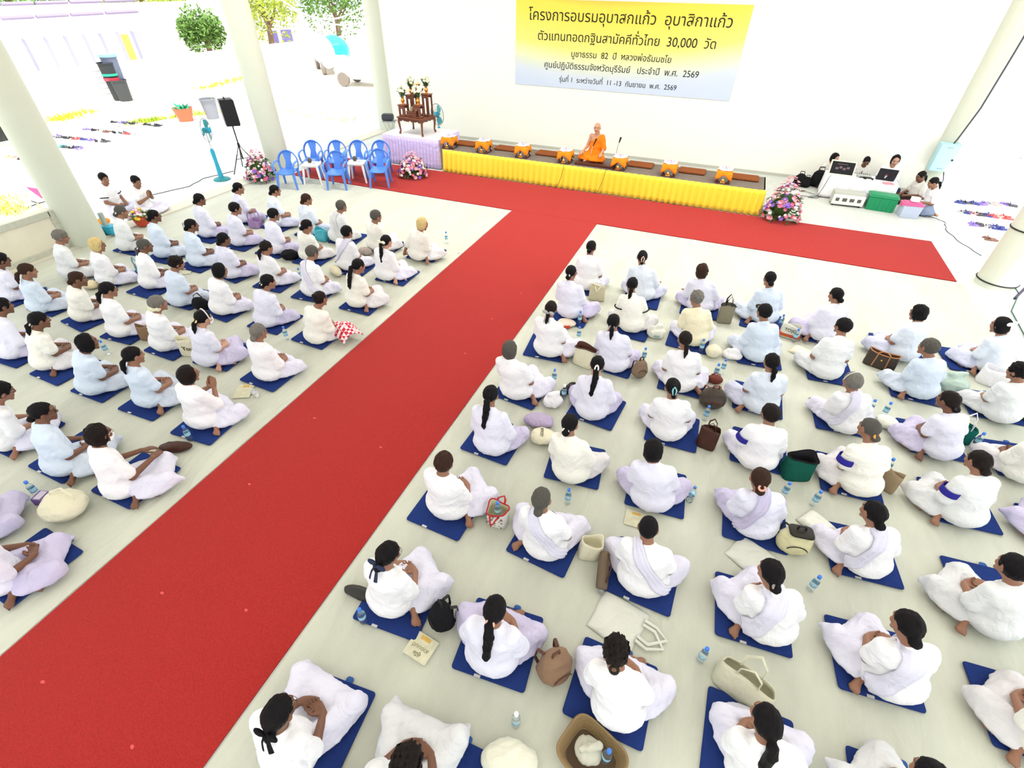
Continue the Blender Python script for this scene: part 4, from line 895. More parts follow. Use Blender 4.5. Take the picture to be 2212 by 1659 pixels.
q = P(887, 385); arrangement('pink and violet flower arrangement on the red carpet before the lilac skirt', q[0], q[1]+.15, .38, .50, 12)
q = P(1682, 480); arrangement('tall pink and violet flower arrangement at the right end of the stage', q[0], q[1]+.2, .40, .80, 13)
# ---- loudspeaker on a tripod
q = P(533, 372); lx_, ly_ = q[0]-.1, q[1]+.1
r = thing('speaker_stand', 'black tripod stand under the loudspeaker', 'speaker stand', (lx_, ly_, 0)); MB().tube([(0, 0, .30), (0, 0, 1.12)], .018, 10).build('pole', black, r); MB().lathe([(.03, .60), (.035, .64), (.03, .70)], n=12).build('collar', black, r)
for k in range(3): a = k*2*PI/3+.5; MB().tube([(0, 0, .66), (.42*math.cos(a), .42*math.sin(a), .012)], .012, 8).tube([(0, 0, .32), (.22*math.cos(a), .22*math.sin(a), .34)], .008, 6).build('leg', black, r)
r = thing('loudspeaker', 'black loudspeaker box raised on the tripod stand', 'speaker', (lx_, ly_, 1.12), 2.55)
b = MB(); b.add([(-.19, -.17, 0), (.19, -.17, 0), (.13, .15, 0), (-.13, .15, 0), (-.19, -.17, .60), (.19, -.17, .60), (.13, .15, .60), (-.13, .15, .60)], [(0, 3, 2, 1), (4, 5, 6, 7), (0, 1, 5, 4), (1, 2, 6, 5), (2, 3, 7, 6), (3, 0, 4, 7)]); b.build('cabinet', black, r, bevel=.012, smooth=False)
MB().rbox((0, -.175, .30), (.33, .015, .54), .006).build('grille', mat('grille', (.03, .03, .03), .7, .9, 300), r); MB().box((0, -.184, .06), (.07, .006, .018)).build('badge', mat('badge_grey', (.4, .4, .42), .4), r); MB().tube([(-.08, 0, .60), (-.08, 0, .635), (.08, 0, .635), (.08, 0, .60)], .012, 8).build('handle', black, r)
# ---------------------------------------------------------------- sound desk by the right end of the wall
drz = math.radians(-4)
dk = thing('folding_table', 'low table under a white cloth with sound equipment on it', 'table', (7.45, 4.33, 0), drz); DW, DD, DH = 1.52, .62, .48
MB().rbox((0, 0, DH-.02), (DW, DD, .03), .01).build('tabletop', mat('ply', (.5, .4, .25), .6), dk)
for sx in (-1, 1):
    for sy in (-1, 1): MB().tube([(sx*.68, sy*.26, DH-.03), (sx*.68, sy*.26, 0)], .014, 8).build('leg', steel, dk)
tcl = thing('tablecloth', 'white cloth hanging over the low sound table', 'tablecloth', (7.45, 4.33, 0), drz)
MB().rbox((0, 0, DH+.002), (DW+.03, DD+.03, .008), .01).build('cloth_top', whitec, tcl); skirt(tcl, 'drape', [(-DW/2, DD/2), (-DW/2, -DD/2), (DW/2, -DD/2), (DW/2, DD/2)], .03, DH+.004, whitec, .38, .012, .02, 9)
ca, sa = math.cos(drz), math.sin(drz); D = lambda x, y: (7.45+ca*x-sa*y, 4.33+sa*x+ca*y)
TZ2 = DH+.008
r = thing('monitor', 'pale framed flat screen tilted back at the left of the sound table', 'screen', (*D(-.46, -.05), TZ2), drz+.03)
rx = Matrix.Rotation(math.radians(-32), 4, 'X')
b = MB().rbox((0, 0, .17), (.56, .05, .36), .012).rbox((0, .10, .14), (.50, .16, .27), .05); o = b.build('casing', mat('beige_case', (.72, .70, .56), .5), r); o.matrix_local = rx
o = MB().box((0, -.027, .17), (.50, .006, .29)).build('display', mat('screen_black', (.01, .01, .012), .5, spec=.15), r, smooth=False); o.matrix_local = rx
b = MB()
for k in range(4): b.box((-.12+.08*k, -.0315, .15+.03*(k % 2)), (.06, .003, .05))
b.box((-.02, -.0315, .255), (.22, .003, .012)); o = b.build('display_marks', mat('screen_marks', (.12, .06, .08), .3), r, smooth=False); o.matrix_local = rx
MB().box((0, .12, .012), (.34, .24, .024)).build('foot', mat('beige_case'), r)
r = thing('laptop', 'black laptop open with its lid back facing the hall', 'laptop', (*D(.50, .04), TZ2), drz+PI-.05); rl = Matrix.Rotation(math.radians(-14), 4, 'X')
MB().rbox((0, -.13, .012), (.37, .26, .022), .012).build('keyboard_base', black, r); o = MB().rbox((0, .0, .13), (.39, .014, .27), .010).build('lid', mat('lid_black', (.015, .016, .022), .3), r); o.matrix_local = Matrix.Translation((0, .0, .015))@rl
b = MB().box((.01, .0085, .09), (.045, .003, .02)).box((.015, .0085, .055), (.028, .003, .02)); o = b.build('lid_stickers', mat('sticker_white', (.8, .8, .8), .5), r, smooth=False); o.matrix_local = Matrix.Translation((0, .0, .015))@rl
o = MB().box((.005, .0085, .125), (.05, .003, .018)).build('lid_logo', mat('sticker_red', (.35, .06, .10), .5), r, smooth=False); o.matrix_local = Matrix.Translation((0, .0, .015))@rl
for i, (x, lab) in enumerate(((-.02, 'left'), (.15, 'right'))):
    o = MB().rbox((0, 0, .015), (.11, .09, .03), .01).rbox((0, -.02, .032), (.06, .025, .008), .004).build('control_box', mat('box_cream', (.78, .76, .70), .5), loc=(*D(x, -.17), TZ2)); tag(o, 'small cream switch box on the sound table, %s one of two' % lab, 'device', 'switch boxes on the sound table'); o.rotation_euler.z = drz
r = thing('mixer', 'small grey sound mixer between the screen and the laptop', 'mixer', (*D(.06, .10), TZ2), drz); MB().rbox((0, 0, .03), (.30, .24, .05), .01).build('case', mat('mixer_grey', (.42, .44, .42), .5), r)
for k in range(6): MB().lathe([(.010, .055), (.008, .072), (0, .072)], (-.11+.044*k, .02, 0), 10).build('knob', black, r)
o = MB().tube([(-.15, -.03, .02), (-.05, 0, .024), (.08, .0, .024), (.15, -.02, .02)], [.022, .026, .026, .02], 10).build('microphone', black, loc=(*D(.10, -.06), TZ2)); tag(o, 'black handheld microphone lying on the sound table', 'microphone'); o.rotation_euler.z = drz
o = MB().rbox((0, 0, .006), (.22, .16, .012), .01).build('folder', mat('folder_pink', (.75, .30, .34), .6), loc=(*D(.56, -.22), TZ2)); tag(o, 'pink folder on the sound table before the laptop', 'folder'); o.rotation_euler.z = drz+.2
greysh = cloth('school_shirt', (.72, .70, .66)); navy = cloth('navy_skirt', (.03, .035, .08)); 
G3 = 'students at the sound table'
make_person('person in a white shirt leaning forward at the left end of the sound table', 6.78, 5.19, 0, PI+.60, head=(.02, .16, .70), turn=.2, nod=.35, legs='cross', arms='front', hair='bob', hairc='black', skin='fair', shirt=greysh, pants=cloth('dark_trousers', (.03, .025, .03)), seed=61, h=.0135, group=G3)
make_person('person in a white shirt and dark necktie looking down behind the sound table', 7.56, 5.2, 0, PI+.08, head=(.0, .14, .70), turn=0, nod=.55, legs='cross', arms='front', hair='crop', hairc='black', skin='dark', shirt=greysh, pants=cloth('dark_trousers'), seed=62, h=.0135, extras=[('tie',)], group=G3)
make_person('person with chin length black hair seated behind the black laptop', 8.18, 5.19, .02, PI-.05, head=(0, .10, .68), turn=0, nod=.2, legs='cross', arms='front', hair='bob', hairc='black', skin='fair', shirt=cloth('white_shirt', (.86, .86, .89)), pants=navy, seed=63, scl=1.12, h=.0135, group=G3)
make_person('person in cream shirt and dark skirt seated by the right end of the sound table', 8.78, 4.52, 0, PI/2+.55, head=(0, .14, .64), turn=-.1, nod=.35, legs='right', arms='front', hair='pony', hairc='black', skin='dark', shirt=greysh, pants=cloth('brown_skirt', (.06, .035, .03)), seed=64, h=.0135, group=G3, skirt=True)
make_person('person in a white shirt and blue grey skirt leaning over the pink lidded box', 9.0, 3.98, 0, PI/2+.25, head=(.05, .18, .64), turn=-.1, nod=.45, legs='left', arms='front', hair='pony', hairc='black', skin='mid', shirt=cloth('white_shirt'), pants=cloth('denim_skirt', (.22, .27, .38)), seed=65, h=.0135, extras=[('watch', 1)], group=G3, skirt=True)
# black bags by the wall
def soft_obj(name, S, h, m, parent=None, disp=None, loc=(0, 0, 0), rz=0):
    V, F = S.mesh(h, disp=disp); o = mesh_np(name, V, F, m, parent); o.location = [float(v) for v in loc]; o.rotation_euler.z = rz; return o
blackc = cloth('black_nylon', (.012, .012, .014), .4)
for i, (px, py, s_, lab) in enumerate(((1724, 404, .9, 'black upright bag nearest the stage on the floor by the back wall'), (1738, 407, .75, 'small black bag between two larger black bags by the back wall'), (1762, 405, 1.2, 'large black bag against the left end of the sound table'))):
    q = P(px, py); r = thing('backpack', lab, 'bag', (q[0], q[1]+.12, 0), .2*i, 'black bags by the back wall', s_)
    S = Soft(.05); S.ell((0, 0, .17), (.16, .12, .18)); S.ell((0, -.08, .12), (.12, .07, .10)); S.cap((-.1, .02, .06), (.1, .02, .06), .07); S.half((0, 0, -1), 0, .02); soft_obj('body', S, .018, blackc, r, wav(70+i, .012, (20, 34, 50), ridge=True))
    MB().tube([(-.06, 0, .33), (-.05, 0, .40), (.05, 0, .40), (.06, 0, .33)], .012, 6).build('strap', black, r); MB().rbox((0, -.145, .13), (.16, .03, .12), .02).build('pocket', blackc, r)
# amplifier, crate, box with pink lid
r = thing('amplifier', 'grey metal amplifier box with four dials on the floor before the sound table', 'amplifier', (7.22, 3.66, 0), math.radians(4))
MB().rbox((0, .05, .17), (.66, .30, .28), .015).build('case', mat('amp_grey', (.46, .47, .42), .5), r); MB().rbox((0, -.115, .155), (.68, .035, .22), .01).build('front_panel', mat('amp_cream', (.80, .79, .72), .5), r)
for k in range(4): MB().rbox((-.24+.155*k, -.136, .16), (.10 if k in (1, 2) else .08, .012, .075), .01).rbox((-.24+.155*k, -.142, .165), (.07, .008, .04), .006).build('dial', [mat('dial_grey', (.10, .10, .09), .4)], r)
for sx in (-1, 1):
    for sy in (-1, 1): MB().lathe([(.02, 0), (.02, .03)], (sx*.29, .05+sy*.12, 0), 10).build('foot', black, r)
green = mat('crate_green', (.015, .27, .11), .45)
r = thing('crate', 'green plastic crate with a lid on the floor before the sound table', 'crate', (7.94, 3.72, 0), math.radians(-6))
b = MB(); b.box((0, 0, .15), (.56, .36, .30), taper=1.05)
for k in range(6): b.box((-.23+.092*k, -.185, .13), (.02, .02, .25))
for k in range(4): b.box((.285, -.13+.087*k, .13), (.02, .02, .25))
b.build('body', green, r, smooth=False, bevel=.006); MB().rbox((0, 0, .31), (.62, .42, .04), .03).rbox((0, 0, .335), (.54, .34, .02), .03).build('lid', green, r)
r = thing('storage_box', 'clear plastic storage box with a pink lid beside the green crate', 'box', (8.47, 3.44, 0), math.radians(8))
MB().box((0, 0, .14), (.36, .28, .28), taper=1.08).build('body', mat('frosted_plastic', (.62, .70, .86), .3, alpha=.75), r, smooth=False, bevel=.01); MB().rbox((0, 0, .29), (.42, .34, .04), .04).rbox((0, 0, .315), (.34, .26, .02), .03).build('lid', mat('pink_plastic', (.82, .12, .30), .4), r)
for s_ in (-1, 1): MB().rbox((s_*.205, 0, .25), (.03, .10, .06), .01).build('latch', mat('pink_plastic'), r)
o = MB().rbox((0, 0, .045), (.17, .15, .08), .03).rbox((0, 0, .09), (.18, .16, .012), .03).build('food_box', mat('white_foam', (.86, .84, .84), .6), loc=(8.49, 3.46, .327)); tag(o, 'white lunch box on the pink lid of the storage box', 'box')
# electric cabinet and cables
r = thing('electric_cabinet', 'pale blue metal cabinet fixed to the column at the right end of the wall', 'cabinet', (9.15, 5.18, .63), math.radians(0)); lb = mat('pale_blue_metal', (.42, .66, .72), .5)
MB().rbox((0, .06, .31), (.42, .20, .62), .01).build('case', lb, r); MB().rbox((0, -.05, .31), (.39, .02, .585), .008).build('door', lb, r); MB().box((.16, -.065, .28), (.04, .014, .035)).build('lock', black, r)
for z in (.07, .54): MB().box((0, -.063, z), (.12, .008, .018)).build('vent', mat('vent_grey', (.25, .42, .42), .5), r)
cabm = mat('cable_grey', (.06, .07, .08), .6)
o = MB().tube([(9.2, 5.22, 1.25), (9.22, 5.20, 1.35), (9.34, 5.22, 2.0), (9.40, 5.25, 3.0), (9.45, 5.27, 4.2), (9.5, 5.3, 5.9)], .018, 6).build('cable', cabm); tag(o, 'dark cable running up the column from the pale blue cabinet', 'cable')
o = MB().tube([(9.3, 5.24, .64), (9.36, 5.15, .45), (9.33, 5.0, .25), (9.25, 4.9, .05), (9.15, 4.8, .012)], .012, 6).build('cable', cabm); tag(o, 'grey cable hanging below the pale blue cabinet to the floor', 'cable')
def floor_cable(pts, r_, lab, m=None, grp=None):
    q = [P(*p, .0) for p in pts]; t = []
    for i in range(len(q)-1):
        for u in np.linspace(0, 1, 6, endpoint=False): t.append(q[i]*(1-u)+q[i+1]*u+np.array([.015*math.sin(9*u+i), .015*math.cos(7*u+i), 0])*math.sin(PI*u))
    t.append(q[-1]); t = np.array(t); t[:, 2] = r_+.018; o = MB().tube(t, r_, 5).build('cable', m or cabm); tag(o, lab, 'cable', grp); return o
floor_cable([(1985, 466), (2020, 474), (2040, 483), (2042, 500), (2070, 525), (2118, 555)], .010, 'grey cable winding over the floor from the girls to the near right column')
floor_cable([(1655, 433), (1668, 426), (1685, 423), (1722, 424), (1755, 428), (1773, 424), (1765, 430), (1745, 428)], .008, 'dark loose cable on the floor between the stage and the sound table')
floor_cable([(1692, 398), (1705, 407), (1725, 412), (1760, 422)], .006, 'thin dark cable on the floor beside the black bags')
o = MB().tube([D(-.66, -.2)+(TZ2+.01,), D(-.70, -.33)+(TZ2+.0,), D(-.74, -.36)+(.25,), D(-.80, -.40)+(.05,), D(-.95, -.42)+(.02,)], .006, 5).build('cable', black); tag(o, 'black cable hanging down the left of the white sound table', 'cable')
# straps round the near right column, rope, stands
for i, (z, lab) in enumerate(((.10, 'black strap tied round the foot of the near right column'), (1.02, 'black strap tied round the near right column at waist height'))):
    o = MB().tube([(9.27+.306*math.cos(a), .16+.306*math.sin(a), z) for a in np.linspace(0, 2*PI, 40, endpoint=False)], .012, 6, closed=True).build('strap', black); tag(o, lab, 'strap', 'straps round the near right column')
o = MB().tube([(9.45, -.11, .10), (9.5, -.2, .05), P(2185, 672, .02), P(2212, 722, .02), P(2240, 780, .02)], .010, 6).build('rope', mat('rope_green', (.03, .07, .05), .7)); tag(o, 'thin dark rope running over the bare floor from the near right column', 'rope')
r = thing('music_stand', 'grey metal tripod stand behind the near right column', 'stand', (10.2, .05, 0)); q0 = P(2172, 590) - np.array([10.2, .05, 0]); MB().tube([(0, 0, .10), (0, 0, 1.2)], .014, 8).build('pole', steel, r)
for k in range(3): a = 2*PI*k/3; MB().tube([(0, 0, .22), (.3*math.cos(a), .3*math.sin(a), .01)], .010, 6).build('leg', steel, r)
for i, (a, c, lab) in enumerate((((2180, 618), (2240, 575), 'black metal bar on the floor behind the near right column, upper one'), ((2190, 648), (2240, 600), 'black metal bar on the floor behind the near right column, lower one'))):
    p0, p1 = P(*a), P(*c); p0[2] = .03; p1[2] = .12; o = MB().tube([p0, p1], .022, 8).build('metal_bar', mat('bar_dark', (.03, .02, .05), .5)); tag(o, lab, 'bar', 'black bars behind the near right column')
# pale motorbike far outside on the right
r = thing('motor_scooter', 'pale pink motor scooter parked far outside on the right', 'scooter', (13.4, 11.4, -.145), .9); pk = mat('scooter_pink', (.85, .38, .42), .4); tyre = mat('tyre', (.45, .40, .38), .8)
for x in (-.6, .6): o = MB().lathe([(.17, -.05), (.26, -.05), (.28, 0), (.26, .05), (.17, .05)], (x, 0, .28), 24, 'y').build('wheel', tyre, r)
S = Soft(.06); S.cap((-.6, 0, .55), (-.05, 0, .52), .14); S.cap((0, 0, .32), (.3, 0, .32), .10); S.cap((.35, 0, .35), (.5, 0, .90), .10); S.ell((-.65, 0, .50), (.22, .12, .14)); soft_obj('bodywork', S, .04, pk, r); S = Soft(.04); S.cap((-.65, 0, .72), (-.1, 0, .70), .09); soft_obj('seat', S, .03, mat('seat_grey', (.4, .3, .3), .6), r)
MB().tube([(.45, -.3, 1.0), (.52, 0, 1.02), (.45, .3, 1.0)], .018, 8).build('handlebar', steel, r)

# ---------------------------------------------------------------- left terrace
G4 = 'people seated beside the left column'
capm = None
q1, q2 = P(205, 462, .03), P(268, 468, .03)
make_person('person in white shirt with black sleeve trim, seated upright beside the left column', -7.95, -3.72, .03, -1.35, head=(0, .06, .70), turn=-.35, nod=.18, legs='cross', arms='lap', hair='short', hairc='black', skin='mid', shirt=cloth('white_shirt'), sleeve=.62, seed=71, h=.0125, extras=[('stripe', -1), ('stripe', 1)], group=G4)
make_person('person in white holding both hands to the mouth, wearing a black wristwatch', -7.32, -3.50, .03, -1.35, head=(0, .08, .66), turn=-.3, nod=.3, legs='cross', arms='wai', hair='short', hairc='black', skin='mid', shirt=cloth('white_shirt'), sleeve=.6, seed=72, h=.0125, extras=[('watch', -1)], group=G4)
q = P(218, 478); o = MB().rbox((0, 0, .012), (.6, .6, .022), .02).build('floor_mat', cloth('navy_mat', (.012, .02, .12))); place(o, -7.55, -3.6, .0, .1); tag(o, 'navy floor mat under the two people beside the left column', 'mat')
q = P(208, 462); S = Soft(.03); S.ell((0, 0, .06), (.13, .10, .06)); S.ell((.08, .02, .07), (.08, .07, .05)); o = soft_obj('cloth_bundle', S, .015, cloth('orange_bundle', (.80, .30, .03)), None, wav(5, .01, (30, 50), ridge=True), (-7.05, -4.28, .0)); o.location = (-7.62, -4.28, 0); tag(o, 'small orange cloth bundle on the terrace behind the left column', 'bundle')
# flower pot
q = P(302, 492); r = thing('flower_pot', 'red pot of pink and yellow flowers behind the first seated row at left', 'flower pot', (q[0], q[1]+.1, .03))
MB().lathe([(.11, 0), (.15, .14), (.16, .15), (.145, .15), (.13, .12), (0, .12)], n=20).build('pot', mat('pot_red', (.55, .07, .03), .5), r); rg = random.Random(3)
for nm, rgb, n in (('pink_blossoms', (.86, .45, .55), 12), ('yellow_blossoms', (.88, .58, .05), 9), ('white_blossoms', (.86, .84, .78), 12)):
    b = MB()
    for i in range(n): a = rg.uniform(0, 6.28); e = rg.random()**.5; b.ball((.20*e*math.cos(a), .20*e*math.sin(a), .30-.12*e*e+rg.uniform(-.02, .03)), rg.uniform(.028, .045), 7, (1, 1, .7))
    b.build(nm, mat('blossom_'+nm, rgb, .7), r)
b = MB()
for i in range(50):
    a = rg.uniform(0, 6.28); c = np.array([.10*math.cos(a), .10*math.sin(a), rg.uniform(.14, .24)]); t = c+np.array([math.cos(a), math.sin(a), rg.uniform(-.2, .5)])*.16; s_ = np.array([-math.sin(a), math.cos(a), 0])*.03; b.add([c, (c+t)/2+s_, t, (c+t)/2-s_], [(0, 1, 2, 3)])
b.build('foliage', mat('leaf_mid', (.10, .25, .05), .6), r)
q = P(242, 500); 
# red sign board on a thin stand
a0, b0 = P(58, 407), P(122, 434); r = thing('sign_board', 'plain crimson board leaning on a thin black stand on the terrace', 'board', ((a0[0]+b0[0])/2, (a0[1]+b0[1])/2, 0)); c0 = np.array([(a0[0]+b0[0])/2, (a0[1]+b0[1])/2, 0])
p = [P(58, 407)-c0, P(88, 428)-c0, P(122, 434)-c0, P(92, 412)-c0]; zz = [.02, .02, .02, .02]; V = [(v[0], v[1], z) for v, z in zip(p, zz)]+[(v[0], v[1], z+.02) for v, z in zip(p, zz)]
b = MB(); b.add(V, [(0, 1, 2, 3)[::-1], (4, 5, 6, 7), (0, 1, 5, 4), (1, 2, 6, 5), (2, 3, 7, 6), (3, 0, 4, 7)]); b.build('panel', mat('crimson', (.42, .03, .13), .5), r, smooth=False)
lp = lambda x, y, z=.02: P(x, y)*[1, 1, 0]+np.array([0, 0, z])-c0
MB().tube([lp(40, 446), lp(57, 451), lp(86, 441), lp(112, 433)], .012, 6).tube([lp(86, 441), lp(68, 436)], .012, 6).build('frame', black, r)
o = MB().box((-16.9, -2.2, .55), (.12, 3.3, 1.1)).build('dark_panel', mat('panel_dark', (.022, .028, .026), .25, 0, 1, .6, 2.5)); tag(o, 'dark glossy panel standing at the left edge behind the column', 'panel')
# ---- terrace things: tub, bin, black bins, weeds
r = thing('plastic_tub', 'orange red plastic tub of leaves at the terrace edge', 'tub', (-14.3, 3.5, 0)); tg = mat('tub_orange', (.75, .13, .06), .5)
MB().lathe([(.22, 0), (.33, .42), (.35, .43), (.32, .42), (.21, .03), (0, .03)], n=24).build('tub', tg, r); b = MB(); rg = random.Random(8)
for i in range(40): a = rg.uniform(0, 6.28); c = np.array([.2*math.cos(a)*rg.random(), .2*math.sin(a)*rg.random(), .34]); t = c+np.array([rg.uniform(-.2, .2), rg.uniform(-.2, .2), rg.uniform(.05, .26)]); s_ = np.array([-math.sin(a), math.cos(a), 0])*.05; b.add([c, (c+t)/2+s_, t, (c+t)/2-s_], [(0, 1, 2, 3)])
b.build('leaves', mat('leaf_teal', (.03, .32, .18), .6), r)
r = thing('trash_bin', 'grey round bin standing beside the orange red tub', 'bin', (-13.75, 4.2, 0)); MB().lathe([(.20, 0), (.27, .62), (.30, .63), (.30, .66), (.26, .65), (.19, .03), (0, .03)], n=24).build('barrel', mat('bin_grey', (.20, .21, .24), .6), r)
MB().tube([(.1, .1, .3), (-.2, .4, 1.05)], .012, 6).build('stick', mat('stick', (.4, .3, .2), .7), r)
G5 = 'stacked bins by the white fence'
for i, (px, py, hh, col, lab) in enumerate(((188, 208, 1.35, (.03, .035, .04), 'tall black bin by the white fence, left one of three'), (205, 208, .75, (.05, .055, .06), 'short black bin in front by the white fence'), (222, 210, 1.55, (.11, .13, .20), 'tall dark blue grey bin by the white fence, right one of three'))):
    q = P(px, py, -.145); r = thing('stacked_bin', lab, 'bin', (-20.85+(.35 if i == 1 else 0), q[1]+(.06, -.1, .12)[i], -.145), 0, G5); m = mat('bin_%d' % i, col, .6)
    MB().lathe([(.24, 0), (.30, hh), (.32, hh), (.32, hh+.04), (.28, hh+.03), (.22, .05), (0, .05)], n=22).build('barrel', m, r)
    if i == 0: MB().lathe([(.303, hh*.55), (.305, hh*.63), (.285, hh*.63)], n=22, cap=False).build('red_band', mat('band_red', (.6, .05, .08), .5), r); MB().lathe([(.306, hh*.68), (.308, hh*.74), (.29, hh*.74)], n=22, cap=False).build('green_band', mat('band_green', (.03, .45, .28), .5), r)
    if i == 2: MB().lathe([(.325, hh+.02), (.33, hh+.10), (.30, hh+.12), (0, hh+.10)], n=22).build('rim', mat('rim_blue', (.20, .45, .75), .5), r)
def tuft(label, pts, n, seed, rgb=(.42, .50, .06), hh=.2):
    rg = random.Random(seed); b = MB(); q = [P(*p) for p in pts]
    for i in range(n):
        k = rg.randrange(len(q)-1); u = rg.random(); c = q[k]*(1-u)+q[k+1]*u+np.array([rg.gauss(0, .22), rg.gauss(0, .18), 0]); c[2] = -.145 if c[0] < -15.2 else 0.0; a = rg.uniform(0, 6.28); h_ = rg.uniform(.4, 1)*hh; d = np.array([math.cos(a), math.sin(a), 0]); t = c+d*h_*.6+np.array([0, 0, h_]); s_ = np.array([-d[1], d[0], 0])*.03; b.add([c-s_, c+s_, t], [(0, 1, 2)])
    o = b.build('grass_tuft', mat('grass_%d' % seed, rgb, .8)); tag(o, label, 'grass', kind='stuff')
tuft('yellow green weeds along the white fence near the black bins', [(112, 252), (150, 243), (195, 232)], 260, 21, (.62, .62, .05)); tuft('green grass patch beside the orange red tub', [(285, 258), (330, 252), (378, 254)], 420, 22, (.36, .50, .05)); tuft('weeds at the foot of the white fence near the second column', [(430, 185), (490, 172), (540, 158)], 260, 23, (.5, .58, .05)); tuft('weeds at the terrace edge near the grey bin', [(415, 250), (455, 245)], 90, 24, (.36, .50, .05))
tuft('sparse yellow grass on the ground before the white car', [(600, 235), (680, 255), (760, 262), (640, 215)], 200, 25, (.60, .60, .22), .12)
tuft('yellow leaves on the ground by the left edge beyond the parapet', [(2, 430), (10, 455), (30, 460)], 300, 26, (.70, .66, .20), .16)
# ---- fence, pavilion, cars, trees
fw_ = mat('fence_white', (.86, .86, .85), .6); fx = -21.3
r = thing('fence', 'long low white panel fence beyond the terrace', 'fence', (fx, 10, -.145)); b = MB()
for k in range(6): b.box((0, 0, .12+.21*k), (.04, 24, .19))
b.box((-.03, 0, .65), (.03, 24, 1.3)); b.build('panel', fw_, r, smooth=False)
for k in range(13): MB().box((.03, -12+2*k, .66), (.08, .10, 1.32)).build('post', fw_, r, smooth=False)
def onx(px, py, x):
    d = _r*((px-W_/2)/FPX)+_u*((H_/2-py)/FPX)+_f; return CAM+d*((x-CAM[0])/d[0])
r = thing('pavilion', 'white open pavilion with lilac grey posts behind the fence', 'building', (-27, 8, -.145)); V0 = np.array([-27, 8, -.145]); pm = mat('post_lilac', (.36, .36, .50), .6); wm = mat('pavilion_white', (.88, .88, .90), .6)
for k, px in enumerate((25, 62, 108, 150, 190, 225, 262, 292)):
    q = onx(px, 95-k*3, -27)-V0; MB().box((0, q[1], .95), (.35, .38, 1.9)).build('post', pm, r, smooth=False)
for k, (pa, pb) in enumerate((((0, 40), (300, 24)), ((0, 9), (296, 0)))):
    for j in range(4):
        u0, u1 = (j+.04)/4, (j+.96)/4; q0, q1 = [onx(pa[0]+(pb[0]-pa[0])*u, pa[1]+(pb[1]-pa[1])*u, -26.9)-V0 for u in (u0, u1)]; o = MB().tube([q0, q1], .075, 4).build('roof_gutter', mat('gutter_violet', (.25, .21, .34), .6), r, smooth=False)
b = MB().box((-.12, 2, 1.55), (.1, 24, 3.1)); b.build('wall', wm, r, smooth=False)
MB().box((.2, onx(262, 75, -27)[1]-8, 1.0), (.12, .35, 1.6)).build('yellow_banner', mat('banner_yellow', (.86, .66, .10), .6), r, smooth=False)
b = MB()
for k in range(3): b.box((-.4, onx(560+32*k, 55, -27)[1]-8, .9), (.2, .9, .9))
b.build('window', mat('window_violet', (.18, .15, .42), .3), r, smooth=False)
def tree(label, x, y, h, rc, seed, rgb, trunk=True):
    rg = random.Random(seed); r = thing('tree', label, 'tree', (x, y, -.145), 0, 'trees beyond the fence'); n = 2600; V = []; F = []
    for i in range(n):
        a = rg.uniform(0, 6.28); e = rg.gauss(0, .45); q = rc*rg.random()**.4; c = np.array([q*math.cos(a)*math.cos(e), q*math.sin(a)*math.cos(e), h*.62+q*math.sin(e)*1.1]); d = np.array([rg.gauss(0, 1), rg.gauss(0, 1), rg.gauss(-.3, .7)]); d /= np.linalg.norm(d); s_ = np.cross(d, (rg.random(), rg.random(), rg.random())); s_ /= np.linalg.norm(s_)+1e-6; L = rg.uniform(.12, .26)
        V += [c-s_*L*.3, c+d*L, c+s_*L*.3, c-d*L*.4]; F.append((4*i, 4*i+1, 4*i+2, 4*i+3))
    mesh_np('foliage', V, np.array(F), mat('foliage_%d' % (seed % 3), rgb, .7, 0, 1, .5, .8), r, smooth=False)
    b = MB().tube([(0, 0, 0), (.1, .05, h*.3), (0, .1, h*.55)], [.22, .17, .1], 8)
    for k in range(5): a = k*1.3; b.tube([(0, .05, h*(.3+.05*k)), (rc*.5*math.cos(a), rc*.5*math.sin(a), h*(.55+.06*k))], [.09, .03], 6)
    b.build('trunk', mat('bark', (.20, .13, .10), .9), r); return r
tree('leafy green tree behind the blue tarpaulin covered car', -23.5, 24.5, 5.2, 2.4, 31, (.12, .24, .05)); tree('bushy tree beside the violet windows of the pavilion', -25.5, 20.0, 4.8, 2.2, 32, (.40, .48, .08)); tree('green tree farthest right, next to the wall end', -19.5, 27.5, 5.0, 2.6, 33, (.14, .26, .06)); tree('green tree over the pavilion roof at the far left', -31, 9, 5.4, 2.4, 34, (.16, .26, .07)); tree('sunlit yellowish tree over the pavilion roof', -31, 16, 5.6, 2.6, 35, (.45, .5, .12)); tree('low sunlit bush behind the fence by the second column', -25, 14.5, 3.0, 1.2, 36, (.5, .52, .12))
